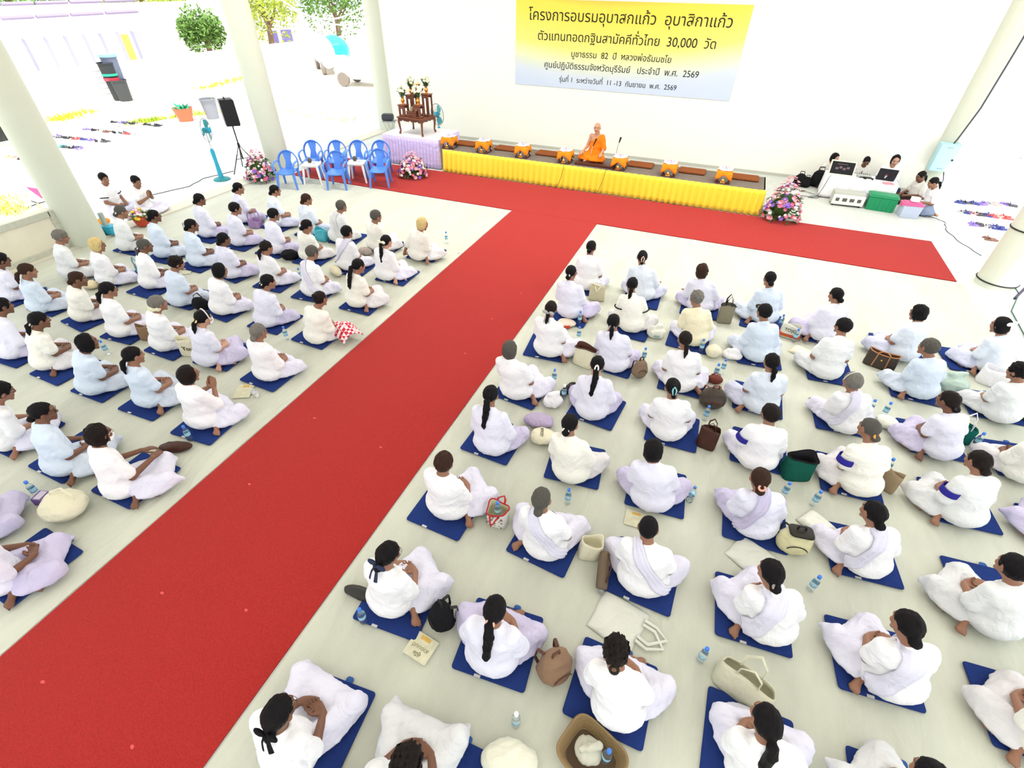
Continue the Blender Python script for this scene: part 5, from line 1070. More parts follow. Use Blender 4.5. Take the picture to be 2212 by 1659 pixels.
def car(label, x, y, rz, m, tarp=False):
    r = thing('car', label, 'car', (x, y, -.145), rz); S = Soft(.12); S.cap((-1.55, -.5, .62), (1.5, -.5, .60), .30); S.cap((-1.55, .5, .62), (1.5, .5, .60), .30); S.ell((0, 0, .62), (2.1, .84, .36)); S.ell((-.15, 0, 1.02), (1.15, .68, .42)); S.half((0, 0, -1), -.28, .03); soft_obj('bodywork', S, .07, m, r)
    for sx in (-1.28, 1.28):
        for sy in (-1, 1): MB().lathe([(.12, -.10), (.30, -.10), (.32, 0), (.30, .10), (.12, .10)], (sx, sy*.74, .32), 22, 'y').build('wheel', mat('car_tyre', (.20, .17, .15), .8), r); 
    S = Soft(.05); S.ell((-.15, 0, 1.10), (1.06, .70, .27)); S.half((0, 0, -1), -1.0, .02); S.half((0, 0, 1), 1.27, .02); soft_obj('windows', S, .05, mat('car_glass', (.55, .56, .62), .15, spec=.6), r)
    if tarp:
        S = Soft(.1); S.ell((-.1, .22, 1.0), (1.6, .85, .74)); S.half((0, 0, -1), -.55, .05); S.half((1, 0, 0), 1.25, .1); soft_obj('tarpaulin', S, .06, mat('tarp_blue', (.03, .52, .80), .4), r, wav(4, .05, (3, 6, 10), ridge=True))
        S = Soft(.1); S.ell((.15, -.42, 1.0), (1.55, .62, .72)); S.half((0, 0, -1), -.55, .05); soft_obj('white_cover', S, .06, cloth('white_cover', (.88, .90, .92)), r, wav(6, .04, (4, 7), ridge=True))
    return r
car('car half covered by a blue tarpaulin, parked far beyond the terrace', -18.4, 17.2, -.75, mat('car_white', (.84, .84, .84), .3), True)
car('white car parked nearer, partly hidden by the column at the wall end', -13.4, 14.0, -2.95, mat('car_white'))
for i, ((pa, pb), lab) in enumerate(((((620, 15), (790, 10)), 'upper pale cable sagging before the trees'), (((600, -5), (800, 45)), 'lower pale cable sagging before the trees'))):
    q0, q1 = onx(*pa, -16), onx(*pb, -13); t = np.linspace(0, 1, 14); o = MB().tube([q0*(1-u)+q1*u-np.array([0, 0, .5*math.sin(PI*u)]) for u in t], .03, 5).build('overhead_cable', mat('cable_pale', (.80, .84, .92), .5)); tag(o, lab, 'cable', 'overhead cables')
floor_cable([(300, 430), (345, 420), (410, 405), (440, 388), (505, 372)], .010, 'thin grey cable crossing the terrace towards the loudspeaker stand')
# ---------------------------------------------------------------- shoes
def sandal(m1, m2):
    r = thing('sandal', '', 'sandal'); V = []; n = 12
    b = MB(); out = [(.036*(1+.25*math.sin(PI*t*.9))*s_*(1 if t < .97 else .4), -.12+.24*t) for s_ in (1, -1) for t in (np.linspace(0, 1, n) if s_ > 0 else np.linspace(1, 0, n))]
    m = len(out); b.add([(x, y, 0) for x, y in out]+[(x, y, .024) for x, y in out], [tuple(range(m))[::-1], tuple(range(m, 2*m))]+[(i, (i+1) % m, (i+1) % m+m, i+m) for i in range(m)]); b.build('sole', m1, r)
    MB().tube([(-.044, .02, .018), (-.03, .035, .05), (0, .045, .062), (.03, .035, .05), (.044, .02, .018)], .011, 6, flat=.5).tube([(0, .09, .024), (0, .07, .05), (0, .045, .062)], .007, 6).build('strap', m2, r); return r
shoe_cols = [('black', (.015, .015, .02)), ('violet', (.16, .11, .36)), ('brown', (.13, .06, .04)), ('dark grey', (.05, .05, .055)), ('navy', (.03, .04, .18)), ('grey', (.32, .31, .30)), ('red', (.5, .06, .06)), ('pinkish', (.62, .30, .27)), ('teal', (.05, .45, .48)), ('tan', (.5, .33, .2))]
shoe_protos = {}
def put_shoe(x, y, rz, ci, where, grp, z=0):
    nm, rgb = shoe_cols[ci]
    if ci not in shoe_protos: shoe_protos[ci] = [sandal(mat('sole_'+nm.replace(' ', '_'), rgb, .6), mat('strap_'+nm.replace(' ', '_'), tuple(c*.8 for c in rgb), .6)), True]
    pr = shoe_protos[ci]; o = pr[0] if pr[1] else copy_tree(pr[0]); pr[1] = False
    place(o, x, y, z, rz, '%s sandal %s' % (nm, where), '%s %s' % (nm, grp)); o['category'] = 'sandal'
rg = random.Random(77); seen = {}
def shoe_row(a, c, n, cols, rowname, grp):
    qa, qb = P(*a), P(*c)
    for i in range(n):
        u = (i+.5)/n; q = qa*(1-u)+qb*u; ci = cols[i % len(cols)]; rz = rg.uniform(-.5, .5)+PI/2
        for s_ in (-1, 1): put_shoe(q[0]+s_*.055*math.cos(rz)+rg.gauss(0, .02), q[1]+s_*.055*math.sin(rz)+rg.gauss(0, .03), rz+rg.gauss(0, .12), ci, rowname, grp+' '+rowname)
TL = 'on the left terrace'
shoe_row((240, 264), (352, 272), 8, (0, 1, 3, 0, 7, 0, 3, 0), 'in the farthest shoe row '+TL, 'sandals'); shoe_row((180, 280), (300, 292), 8, (1, 0, 5, 2, 0, 3, 6, 5), 'in the second farthest shoe row '+TL, 'sandals'); shoe_row((112, 294), (238, 307), 8, (1, 3, 0, 6, 4, 1, 0, 3), 'in the middle shoe row '+TL, 'sandals')
shoe_row((122, 316), (178, 322), 4, (8, 3, 0, 1), 'in the short near shoe row '+TL, 'sandals'); shoe_row((18, 338), (68, 348), 4, (9, 7, 0, 1), 'at the left edge '+TL, 'sandals'); shoe_row((36, 303), (50, 310), 1, (9,), 'below the dark panel '+TL, 'sandals')
TR = 'outside the right column'
shoe_row((2068, 438), (2190, 444), 9, (4, 3, 4, 1, 1, 5, 7, 1, 3), 'in the farthest shoe row '+TR, 'sandals'); shoe_row((2072, 458), (2180, 472), 8, (5, 4, 7, 3, 4, 6, 7, 6), 'in the middle shoe row '+TR, 'sandals'); shoe_row((2098, 484), (2168, 496), 5, (1, 3, 5, 4, 4), 'in the nearest shoe row '+TR, 'sandals'); shoe_row((2134, 516), (2142, 520), 1, (2,), 'alone beside the right column', 'sandals')
# ---------------------------------------------------------------- bags, bottles and books on the floor
FZ = .012
clearm = mat('bottle_clear', (.90, .97, 1.0), .05, trans=.95, ior=1.12); capb = mat('cap_blue', (.06, .22, .72), .4); capw = mat('cap_white', (.85, .85, .85), .4)
labm = mat('label_blue', (.38, .68, .82), .5); labd = mat('label_navy', (.05, .10, .35), .5)
def bottle(cap_m):
    r = thing('water_bottle', '', 'bottle')
    MB().lathe([(.025, 0), (.031, .008), (.031, .05), (.029, .055), (.031, .06), (.031, .135), (.028, .155), (.013, .185), (.012, .20)], n=16).build('bottle_body', clearm, r)
    b = MB(); b.lathe([(.0316, .085), (.0316, .130)], n=16, cap=False); b.m = 1; b.lathe([(.0320, .080), (.0320, .088)], n=16, cap=False); b.lathe([(.0320, .105), (.0320, .112)], n=8, cap=False); b.build('label', [labm, labd], r)
    MB().lathe([(.016, .195), (.0165, .22), (.014, .224), (0, .224)], n=14).build('cap', cap_m, r); return r
bt = {0: bottle(capb), 1: bottle(capw)}; used = set()
def put_bottle(px, py, lab, k=0, lie=None, z=FZ, s=1.0):
    q = P(px, py); o = bt[k] if k not in used else copy_tree(bt[k]); used.add(k)
    place(o, q[0], q[1], z, 0, lab, 'water bottles', s); o['category'] = 'bottle'
    if lie is not None: o.rotation_euler = (PI/2, 0, lie); o.location.z = z+.034
    return o
B_ = 'clear water bottle with blue cap '
for px, py, lab in ((1247, 700, B_+'beside the flat cream and red bag'), (1249, 735, B_+'behind the cream tote with brown rim'), (1384, 780, B_+'behind the taupe backpack'), (1196, 828, B_+'left of the white knotted pouch'), (1512, 762, B_+'behind the person in yellow'),
    (1673, 706, B_+'left of the bag with orange base'), (1730, 728, B_+'right of the bag with orange base'), (1543, 816, B_+'behind the round brown backpack, left of two'), (1558, 806, B_+'behind the round brown backpack, right of two'), (1521, 908, B_+'behind the brown leather handbag'),
    (1689, 1074, B_+'above the beige backpack, left of two'), (1754, 1092, B_+'above the beige backpack, right of two'), (1225, 1088, B_+'right of the person with a grey topped bun'), (1866, 893, B_+'right of the person with white headband'), (1905, 900, B_+'at the knee beside the white folded bag'),
    (1908, 1022, B_+'behind the brown paper bag'), (2100, 966, B_+'beside the dark green bag'), (1748, 1275, B_+'left of the folded trouser hem'), (787, 1345, B_+'on the corner of the mat beside the carpet'), (1511, 1428, B_+'left of the large cream tote'),
    (413, 952, B_+'near the red carpet in the left block'), (965, 525, B_+'at the front corner of the left block'), (651, 606, B_+'beside a knee in the third left row'), (621, 735, B_+'lying open between left rows four and five'), (57, 1092, B_+'before the violet box at the left edge'), (235, 766, B_+'before the knees of a person in light blue')):
    put_bottle(px, py, lab)
put_bottle(1222, 862, 'clear water bottle with white cap beside the black purse', 1); put_bottle(1114, 1566, 'clear water bottle with white cap alone near the bottom edge', 1)
put_bottle(1472, 1085, B_+'lying on its side beside a mat', 0, PI-.2)
cream = cloth('cream_canvas', (.76, .72, .55)); beige = cloth('beige_canvas', (.60, .56, .38)); whitecv = cloth('white_canvas', (.78, .78, .70)); brownl = mat('brown_leather', (.06, .022, .014), .4, .3, 40, .2, 20); taupe = mat('taupe_leather', (.22, .15, .10), .5, .3, 40, .1, 20); tanl = mat('tan_leather', (.42, .20, .09), .45); dgreen = cloth('dark_green', (.01, .10, .07)); maroon = mat('maroon_leather', (.16, .03, .02), .45); greyw = cloth('pale_grey_canvas', (.70, .71, .64))
def tote(label, px, py, w, d, h, m, rz=0, handle=None, rim=None, lining=None, seed=1, pinch=.45, lean=0, hl=.16, name='tote_bag', hm=None, z=FZ, base=None):
    q = P(px, py); r = thing(name, label, 'bag', (q[0], q[1], z), rz); n = 32; zs = [0, .02, h*.3, h*.6, h*.85, h]; rg = random.Random(seed); V = []; F = []
    def ring(z_, s_in):
        t = z_/h; ww, dd = w*(1-.06*t)-s_in*2, d*(1-(1-pinch)*t**1.6)-s_in*2; out = []
        for k in range(n):
            a = 2*PI*k/n; c_, s_ = math.cos(a), math.sin(a); p_ = 4.5; f = (abs(c_)**p_+abs(s_)**p_)**(-1/p_); wob = 1+.05*math.sin(3*a+seed+4*t)*t
            out.append((ww/2*c_*f*wob+lean*t*h, dd/2*s_*f*wob, z_+(.02*math.sin(2*a+seed)*t if t > .8 else 0)))
        return out
    rings = [ring(z_, .004 if z_ == 0 else 0) for z_ in zs]+[ring(h*.98, .006), ring(h*.6, .008), ring(h*.35, .01)]
    V = [p for g in rings for p in g]
    for i in range(len(rings)-1):
        for k in range(n): F.append((i*n+k, i*n+(k+1) % n, (i+1)*n+(k+1) % n, (i+1)*n+k))
    F.append(tuple(range(n))[::-1]); F.append(tuple((len(rings)-1)*n+k for k in range(n)))
    me = bpy.data.meshes.new('body'); me.from_pydata(V, [], F); me.materials.append(m); me.materials.append(lining or m)
    mi = np.zeros(len(F), np.int32); mi[5*n:8*n] = 1; mi[-1] = 1; me.polygons.foreach_set('material_index', mi); me.polygons.foreach_set('use_smooth', np.ones(len(F), bool)); me.update(); link(bpy.data.objects.new('body', me), r)
    if rim: MB().tube(ring(h, -.004), .008, 6, closed=True).build('rim', rim, r)
    if base: MB().rbox((0, 0, h*.19), (w*1.09, d*1.10, h*.38), .05).build('base_panel', base, r)
    if handle is not None:
        for s_ in (-1, 1):
            y = s_*d*pinch*.5; fl = .5 if handle == 'up' else -.35
            pts = [(-w*.2+lean*h, y, h*.93), (-w*.18+lean*h, y+s_*hl*.25*(1 if handle != 'up' else .2), h+hl*.55*(1 if handle == 'up' else .1)), (lean*h, y+s_*hl*(.10 if handle == 'up' else .75), h+hl*(1 if handle == 'up' else -.25)), (w*.18+lean*h, y+s_*hl*.25*(1 if handle != 'up' else .2), h+hl*.55*(1 if handle == 'up' else .1)), (w*.2+lean*h, y, h*.93)]
            MB().tube(pts, .011, 6, flat=.4).build('handle', hm or m, r)
    return r
def lump(label, px, py, size, m, rz=0, seed=1, knot=False, parts=3, name='cloth_bag', strap=None, flat=1.0, text=None, cat='bag', z=FZ, pocket=None):
    q = P(px, py); r = thing(name, label, cat, (q[0], q[1], z), rz); rg = random.Random(seed); S = Soft(.05); w, d, h = size
    S.ell((0, 0, h*.48), (w/2, d/2, h*.52))
    for i in range(parts): a = rg.uniform(0, 6.28); S.ell((w*.25*math.cos(a), d*.25*math.sin(a), h*.4), (w*.28, d*.28, h*.42*rg.uniform(.8, 1.1)))
    if knot: S.chain([(0, 0, h*.8), (w*.05, 0, h*1.15), (w*.2, d*.1, h*1.2)], [.03, .02, .03]); S.cap((0, 0, h*1.05), (-w*.25, -d*.15, h*1.1), .02, .03)
    S.half((0, 0, -1), 0, .02); f = wav(seed+90, .012*min(1, h/.15), (18, 30, 46), ridge=True); soft_obj('body', S, .014, m, r, f)
    if strap: MB().tube([(-w*.35, 0, h*.6), (-w*.3, d*.1, h*1.05), (0, d*.18, h*1.28), (w*.3, d*.1, h*1.05), (w*.38, 0, h*.6)], .010, 6, flat=.5).build('strap', strap, r)
    if pocket: 
        p_ = S.push(np.array([[x, -.2, z_] for z_ in np.linspace(h*.25, h*.6, 5) for x in np.linspace(-w*.2, w*.2, 6)]), .012); o = mesh_np('pocket', p_, np.array([(i*6+j, i*6+j+1, (i+1)*6+j+1, (i+1)*6+j) for i in range(4) for j in range(5)]), pocket, r); o.modifiers.new('t', 'SOLIDIFY').thickness = .012
    if text: flat_text(text, r, S, w, h)
    return r
def flat_text(s, r, S, w, h):
    V, F = raw_text(s); k = w*.62/(V[:, 0].max()-V[:, 0].min()); c = (V.max(0)+V.min(0))/2; q = (V-c)*k; pts = np.stack([q[:, 0], -.03+q[:, 1], np.full(len(q), h*1.3)], 1); p = S.push(pts, .006, 8)
    me = bpy.data.meshes.new('lettering'); me.from_pydata([tuple(v) for v in p], [], F); me.materials.append(mat('bag_ink', (.10, .09, .05), .7)); o = bpy.data.objects.new('lettering', me); link(o, r); md = o.modifiers.new('t', 'SOLIDIFY'); md.thickness = .004; md.offset = 0
def flatbag(label, px, py, w, h, m, rz, seed=1, handles=True, thick=.035, text=None, name='tote_bag'):
    q = P(px, py); r = thing(name, label, 'bag', (q[0], q[1], FZ-.004), rz); f = wav(seed, .010, (9, 16, 26), ridge=True); nx, ny = 22, 20; V = []
    for i in range(nx):
        for j in range(ny):
            x, y = (i/(nx-1)-.5), (j/(ny-1)-.5); e = (1-(2*abs(x))**6)*(1-(2*abs(y))**6); V.append((x*w*(1+.03*math.sin(5*y)), y*h*(1+.04*math.sin(4*x+1)), .006+thick*e*.7+abs(f(x*w, y*h, 0))*e))
    n0 = len(V); Q = [(i*ny+j, (i+1)*ny+j, (i+1)*ny+j+1, i*ny+j+1) for i in range(nx-1) for j in range(ny-1)]
    o = mesh_np('body', V, np.array(Q), m, r); md = o.modifiers.new('t', 'SOLIDIFY'); md.thickness = .008; md.offset = -1
    if handles:
        for s_, dx in ((1, 0), (-1, .04)):
            MB().tube([(w*.46, -h*.2+dx, .035), (w*.7, -h*.22+dx, .02), (w*.98, -h*.02+dx*2, .018), (w*.72, h*.22+dx, .02), (w*.46, h*.2+dx, .035)], .013, 6, flat=.35).build('handle', m, r)
    return r
def backpack(label, px, py, w, d, h, m, rz=0, seed=1, lie=True, trim=None, flap=None, name='backpack'):
    q = P(px, py); r = thing(name, label, 'bag', (q[0], q[1], FZ), rz); S = Soft(.05)
    S.ell((0, 0, h*.5), (w/2, d/2, h*.52)); S.cap((-w*.25, 0, h*.35), (w*.25, 0, h*.35), d*.38); S.ell((0, -d*.40, h*.36), (w*.34, d*.2, h*.26)); S.half((0, 0, -1), 0, .02); soft_obj('body', S, .013, m, r, wav(seed+33, .009, (22, 36), ridge=True))
    for s_ in (-1, 1): MB().tube([(s_*w*.22, d*.3, h*.85), (s_*w*.30, d*.62, h*.75), (s_*w*.34, d*.66, h*.3), (s_*w*.28, d*.35, h*.08)], .014, 6, flat=.4).build('strap', trim or m, r)
    MB().tube([(-w*.12, 0, h*.98), (-w*.10, 0, h*1.14), (w*.10, 0, h*1.14), (w*.12, 0, h*.98)], .010, 6).build('top_handle', trim or m, r)
    MB().tube([(w*.30*math.cos(a), -d*.585-.002, h*.38+h*.22*math.sin(a)) for a in np.linspace(.3, PI-.3, 12)], .005, 5).build('zip', trim or steel, r)
    if flap: MB().rbox((0, -d*.1, h*.97), (w*.7, d*.8, .03), .04).build('flap', flap, r)
    return r
tote('beige tote bag standing beside the front row person nearest the carpet', 1288, 648, .26, .12, .26, beige, .1, 'down', seed=2, pinch=.4, lean=0)
lump('flat cream bag with red print right of the second row', 1226, 700, (.30, .20, .08), cloth('cream_red', (.78, .66, .55)), .4, 3, pocket=cloth('red_print_cloth', (.62, .08, .05)))
tote('cream tote with open brown leather rim in the third row', 1243, 782, .30, .20, .27, cream, -.25, None, rim=brownl, lining=mat('lining_brown', (.12, .05, .03), .8), seed=4, pinch=.62)
lump('white printed plastic bag between second row seats', 1413, 722, (.28, .18, .15), whitecv, .2, 5, knot=True, pocket=cloth('print_teal', (.30, .42, .40)))
backpack('taupe backpack with white strap beside the third row', 1378, 815, .20, .14, .28, taupe, .6, 6, trim=brownl)
lump('white knotted pouch right of the fourth row person at the carpet', 1190, 860, (.24, .18, .17), cloth('white_linen'), .3, 7, knot=True)
lump('long shiny black purse beside the white capped bottle', 1223, 850, (.10, .32, .08), mat('patent_black', (.012, .008, .01), .15), -.35, 8, name='purse')
lump('lilac cloth bundle in the fifth row', 1163, 918, (.34, .22, .13), cloth('lilac_cloth', (.46, .38, .55)), .2, 9, name='cloth_bundle', cat='bundle')
lump('cream bag printed with dark letters in the fifth row', 1157, 962, (.24, .30, .12), cream, -1.3, 10, text='JOYZY')
tote('taupe open bag between front row seats three and four', 1562, 696, .22, .14, .30, mat('khaki_bag', (.24, .22, .15), .6), .2, 'up', rim=black, seed=11, pinch=.35, hm=black)
tote('pale bag with orange red base and dark letters', 1702, 728, .28, .14, .20, greyw, -.2, None, seed=12, pinch=.5, base=mat('orange_base', (.52, .09, .03), .6))
q = P(1702, 728); V, F = raw_text('TOJO'); k = .17/(V[:, 0].max()-V[:, 0].min()); c = (V.max(0)+V.min(0))/2; q3 = (V-c)*k; me = bpy.data.meshes.new('lettering'); me.from_pydata([(v[0], -.060, .125+v[1]) for v in q3], [], F); me.materials.append(mat('bag_ink')); o = bpy.data.objects.new('lettering', me); link(o, [x for x in bpy.data.objects if x.get('label') == 'pale bag with orange red base and dark letters'][0]); o.modifiers.new('t', 'SOLIDIFY').thickness = .004
lump('cream cloth bundle in the second row gap', 1538, 768, (.24, .20, .15), cream, .3, 13, name='cloth_bundle', cat='bundle')
lump('crumpled white plastic bag beside the cream bundle', 1583, 775, (.26, .18, .11), cloth('white_linen'), -.3, 14, knot=True, name='plastic_bag')
flatbag('cream folded bag at the knee of the second row', 1735, 775, .34, .24, cloth('cream_canvas'), -.5, 15, handles=False, thick=.06)
backpack('round dark brown backpack in the fourth row', 1536, 858, .30, .22, .28, mat('umber_leather', (.06, .045, .035), .4, .3, 40), .2, 16, trim=maroon)
lump('small maroon pouch behind the round dark brown backpack', 1527, 822, (.18, .12, .10), maroon, .3, 17, strap=maroon, name='pouch')
tote('shiny dark brown leather handbag in the fifth row', 1523, 962, .22, .17, .27, brownl, -.15, 'up', seed=18, pinch=.35, hm=brownl, name='handbag', hl=.10)
tote('dark green and black open bag in the fifth row', 1700, 1022, .30, .22, .28, dgreen, .35, None, rim=blackc, lining=mat('lining_dark', (.02, .02, .025), .8), seed=19, pinch=.7)
backpack('beige backpack with black eyelet flap in the sixth row', 1692, 1168, .30, .18, .30, cloth('pale_yellow_canvas', (.70, .66, .40)), .15, 20, trim=black, flap=mat('flap_black', (.02, .017, .012), .5))
flatbag('white canvas bag lying before the seventh row', 1622, 1204, .36, .34, greyw, -.5, 21, handles=False)
flatbag('cream canvas bag on the front corner of a sixth row mat', 1770, 1142, .30, .26, whitecv, -.7, 22, handles=False, thick=.07)
flatbag('flat pale tote lying with its handles to the right', 1334, 1342, .40, .38, greyw, -.22, 23)
tote('large cream tote with standing handles in the eighth row', 1588, 1490, .40, .22, .24, cloth('cream_grey_canvas', (.66, .65, .50)), -.35, 'up', seed=24, pinch=.4, hl=.20)
backpack('tan brown leather backpack beside the seventh row', 1190, 1425, .26, .20, .30, mat('tan_brown', (.25, .15, .09), .5, .3, 40), .9, 25, trim=mat('strap_brown', (.14, .08, .05), .5))
tote('open cream cloth pouch in the sixth row', 1250, 1190, .20, .16, .22, cream, .3, None, seed=26, pinch=.8, lean=.1)
q = P(1284, 1200); r = thing('bottle_sleeve', 'brown padded bottle sleeve leaning on the open cream pouch', 'bag', (q[0], q[1], FZ+.03), .2); MB().tube([(0, -.13, .02), (0, -.11, .03), (0, .08, .10), (.01, .15, .13), (.01, .17, .14)], [.045, .052, .050, .042, .02], 14).build('sleeve', mat('sleeve_brown', (.14, .10, .065), .5), r); MB().tube([(.03, .14, .16), (.06, .0, .17), (.03, -.1, .08)], .007, 5).build('strap', brownl, r); MB().lathe([(.03, 0), (.03, .02)], (0, -.145, .02), 12, 'y').build('base_ring', steel, r)
backpack('black backpack on the mat corner near the carpet, seventh row', 950, 1335, .20, .18, .31, blackc, -.5, 27, trim=black)
r = tote('white print tote with red handles holding a bottle', 1056, 1105, .20, .17, .20, cloth('print_white', (.80, .78, .72)), .05, 'down', rim=mat('red_trim', (.40, .02, .03), .6), lining=beige, seed=28, pinch=.95, hm=mat('red_trim'), hl=.14)
b = MB(); rg = random.Random(4)
for i in range(26): x, z = rg.uniform(-.085, .085), rg.uniform(.02, .17); b.box((x, -.0865, z), (rg.uniform(.008, .016), .003, rg.uniform(.004, .01)))
b.build('print', mat('print_ink', (.06, .03, .02), .7), r, smooth=False)
o = put_bottle(1056, 1105, B_+'standing inside the print tote with red handles'); o.location.z = .09
def book(label, px, py, w, h, rz, th=.015, z=FZ):
    q = P(px, py); r = thing('book', label, 'book', (q[0], q[1], z), rz); MB().rbox((0, 0, th/2), (w, h, th), .004).build('pages', mat('paper', (.78, .76, .66), .7), r)
    MB().box((0, 0, th+.001), (w*1.01, h*1.01, .003)).build('cover', mat('cover_cream', (.66, .64, .46), .5, 0, 1, .25, 18), r, smooth=False); MB().box((0, h*.36, th+.003), (w*.42, h*.16, .002)).build('cover_picture', mat('cover_gold', (.68, .42, .10), .5, 0, 1, .3, 30), r, smooth=False)
    return r
def cover_text(r, lines, w, th=.015):
    for i, (s, y, k_, m) in enumerate(lines):
        V, F = raw_text(s); k = w*k_/(V[:, 0].max()-V[:, 0].min()); c = (V.max(0)+V.min(0))/2; q = (V-c)*k; me = bpy.data.meshes.new('lettering'); me.from_pydata([(-v[0], y-v[1], th+.0035) for v in q], [], F); me.materials.append(m); o = bpy.data.objects.new('lettering', me); link(o, r); md = o.modifiers.new('t', 'SOLIDIFY'); md.thickness = .0015; md.offset = 0
r = book('cream covered book lying on the floor near the carpet', 910, 1402, .21, .19, -.12, .02); cover_text(r, (('สวดมนต์', -.01, .72, mat('title_olive', (.30, .27, .16), .6)), ('คู่มือ', -.055, .30, mat('bag_ink'))), .21, .02)
book('open leaflet on the floor behind the cropped haired person in the sixth row', 1372, 1124, .20, .18, .05, .006); book('magazine on the floor by the fifth row of the left block', 536, 850, .20, .26, .5, .008)
flatp = mat('paper'); 
for i, (px, py, lab) in enumerate(((548, 852, 'white paper cup on the magazine, left one of two'), (556, 858, 'white paper cup on the magazine, right one of two'))):
    q = P(px, py); o = MB().lathe([(.022, 0), (.03, .06), (.027, .06), (.02, .004), (0, .004)], n=14).build('paper_cup', capw, loc=(q[0], q[1], FZ)); tag(o, lab, 'cup', 'paper cups on the magazine')
lump('black long case beside the seventh row person at the carpet', 785, 1294, (.30, .10, .06), mat('case_black', (.03, .03, .028), .35), .1, 29, name='purse', cat='case')
# basket with a plastic bag and a bottle
q = P(1275, 1640); r = thing('wicker_basket', 'brown woven tray basket at the bottom edge', 'basket', (q[0], q[1], FZ), -.35); b = MB(); 
for k in range(7): s_ = 1+.05*k; b.tube([(.16*s_*np.sign(math.cos(a))*abs(math.cos(a))**.45, .13*s_*np.sign(math.sin(a))*abs(math.sin(a))**.45, .01+.016*k) for a in np.linspace(0, 2*PI, 40, endpoint=False)], .010, 5, closed=True)
b.build('weave', mat('wicker', (.28, .19, .09), .7, .5, 90), r); MB().rbox((0, 0, .008), (.30, .24, .012), .03).build('bottom', mat('wicker_dark', (.12, .08, .05), .8), r)
S = Soft(.04); S.ell((0, 0, .05), (.10, .09, .05)); S.chain([(0, 0, .08), (.02, .01, .12), (.06, .03, .13)], [.02, .015, .03]); S.cap((.02, .01, .11), (-.05, -.03, .12), .012, .02); o = soft_obj('plastic_bag', S, .011, mat('plastic_film', (.75, .74, .62), .2, alpha=.7), None, wav(3, .008, (40, 60), ridge=True), (q[0]-.03, q[1]+.02, FZ+.02)); tag(o, 'knotted clear plastic bag in the woven tray basket', 'bag')
o = put_bottle(1305, 1645, B_+'standing in the woven tray basket'); o.location.z = FZ+.02
r = tote('brown patterned bag with a bottle at the bottom edge', 776, 1652, .14, .12, .18, mat('brown_pattern', (.22, .17, .09), .5, 0, 1, .7, 40), .2, None, rim=brownl, seed=31, pinch=.9); o = put_bottle(776, 1652, B_+'standing inside the brown patterned bag'); o.location.z = .04
lump('pale cream cloth bag at the bottom edge left of the basket', 1100, 1655, (.36, .26, .16), cloth('pale_cream', (.74, .74, .62)), .2, 32)
# right side bags
r = tote('dark brown handbag with tan trim in the front row', 1903, 785, .38, .16, .22, mat('umber_leather'), -.28, None, rim=tanl, lining=mat('lining_brown'), seed=33, pinch=.55, name='handbag')
for x in (-.08, .08): MB().tube([(x, -.086, .02), (x*.9, -.066, .14), (x*.85, -.050, .225), (x*.4, -.03, .24)], .009, 5, flat=.4).build('strap', tanl, r)
MB().lathe([(.0, -.006), (.012, -.004), (.012, .004)], (0, -.066, .13), 12, 'y').build('emblem', gold, r)
tote('large white bag with a round handle behind the front row at far right', 2135, 822, .36, .20, .24, cloth('white_linen'), -.25, 'up', seed=34, pinch=.6, hl=.26)
lump('clear pale green plastic bag at far right between rows one and two', 2030, 842, (.36, .26, .22), mat('green_film', (.55, .70, .62), .2, alpha=.75), -.2, 35, knot=True, name='plastic_bag')
tote('dark green drawstring bag with white handle in the third row', 2086, 958, .24, .16, .20, cloth('bottle_green', (.01, .13, .11)), -.4, 'up', seed=36, pinch=.6, hm=cloth('white_linen'))
lump('white folded bag between third row seats', 1915, 938, (.24, .18, .13), whitecv, -.5, 37)
tote('flat brown paper bag in the fourth row', 1908, 1056, .18, .08, .26, mat('kraft', (.34, .25, .15), .7), -.6, None, seed=38, pinch=.4)
lump('bright green cushion bag at the right edge', 2200, 905, (.34, .30, .20), cloth('leaf_green', (.04, .20, .03)), 0, 39)
lump('black dotted white bag at the right edge', 2206, 1345, (.30, .26, .16), mat('dotted_white', (.62, .60, .50), .7, 0, 1, .9, 45), 0, 40)
# left block bags
tote('turquoise bag in the first row of the left block', 703, 515, .30, .18, .22, mat('turq_bag', (.08, .45, .55), .5, 0, 1, .3, 30), -.1, 'down', seed=41, pinch=.6)
tote('violet basket in the first row of the left block', 555, 490, .26, .20, .15, mat('violet_basket', (.38, .24, .48), .6, .6, 120), .1, 'up', seed=42, pinch=.95, hl=.2, name='basket')
lump('shaggy black bag before the third seat of the second left row', 632, 553, (.32, .22, .18), blackc, .1, 43)
tote('blue woven basket in the fourth row of the left block', 290, 603, .26, .24, .20, mat('blue_basket', (.15, .38, .48), .6, .8, 90, .3, 40), .1, 'up', lining=mat('lining_pink', (.45, .25, .28), .8), seed=44, pinch=1.0, hl=.2, name='basket')
lump('black bag beside a person in light blue, fourth left row', 443, 662, (.26, .18, .22), blackc, .1, 45, strap=black)
tote('brown paper bag in the fifth row of the left block', 320, 728, .20, .10, .24, mat('brown_paper', (.24, .15, .08), .7), .3, None, seed=46, pinch=.5)
tote('cream tote printed with dark letters beside a person with face mask', 408, 765, .30, .10, .28, cloth('cream_canvas'), .3, None, seed=47, pinch=.7)
q = [x for x in bpy.data.objects if x.get('label', '').startswith('cream tote printed')][0]; V, F = raw_text('You'); k = .15/(V[:, 0].max()-V[:, 0].min()); c = (V.max(0)+V.min(0))/2; q3 = (V-c)*k; me = bpy.data.meshes.new('lettering'); me.from_pydata([(v[0], -.053, .14+v[1]) for v in q3], [], F); me.materials.append(mat('bag_ink')); o = bpy.data.objects.new('lettering', me); link(o, q); o.modifiers.new('t', 'SOLIDIFY').thickness = .004
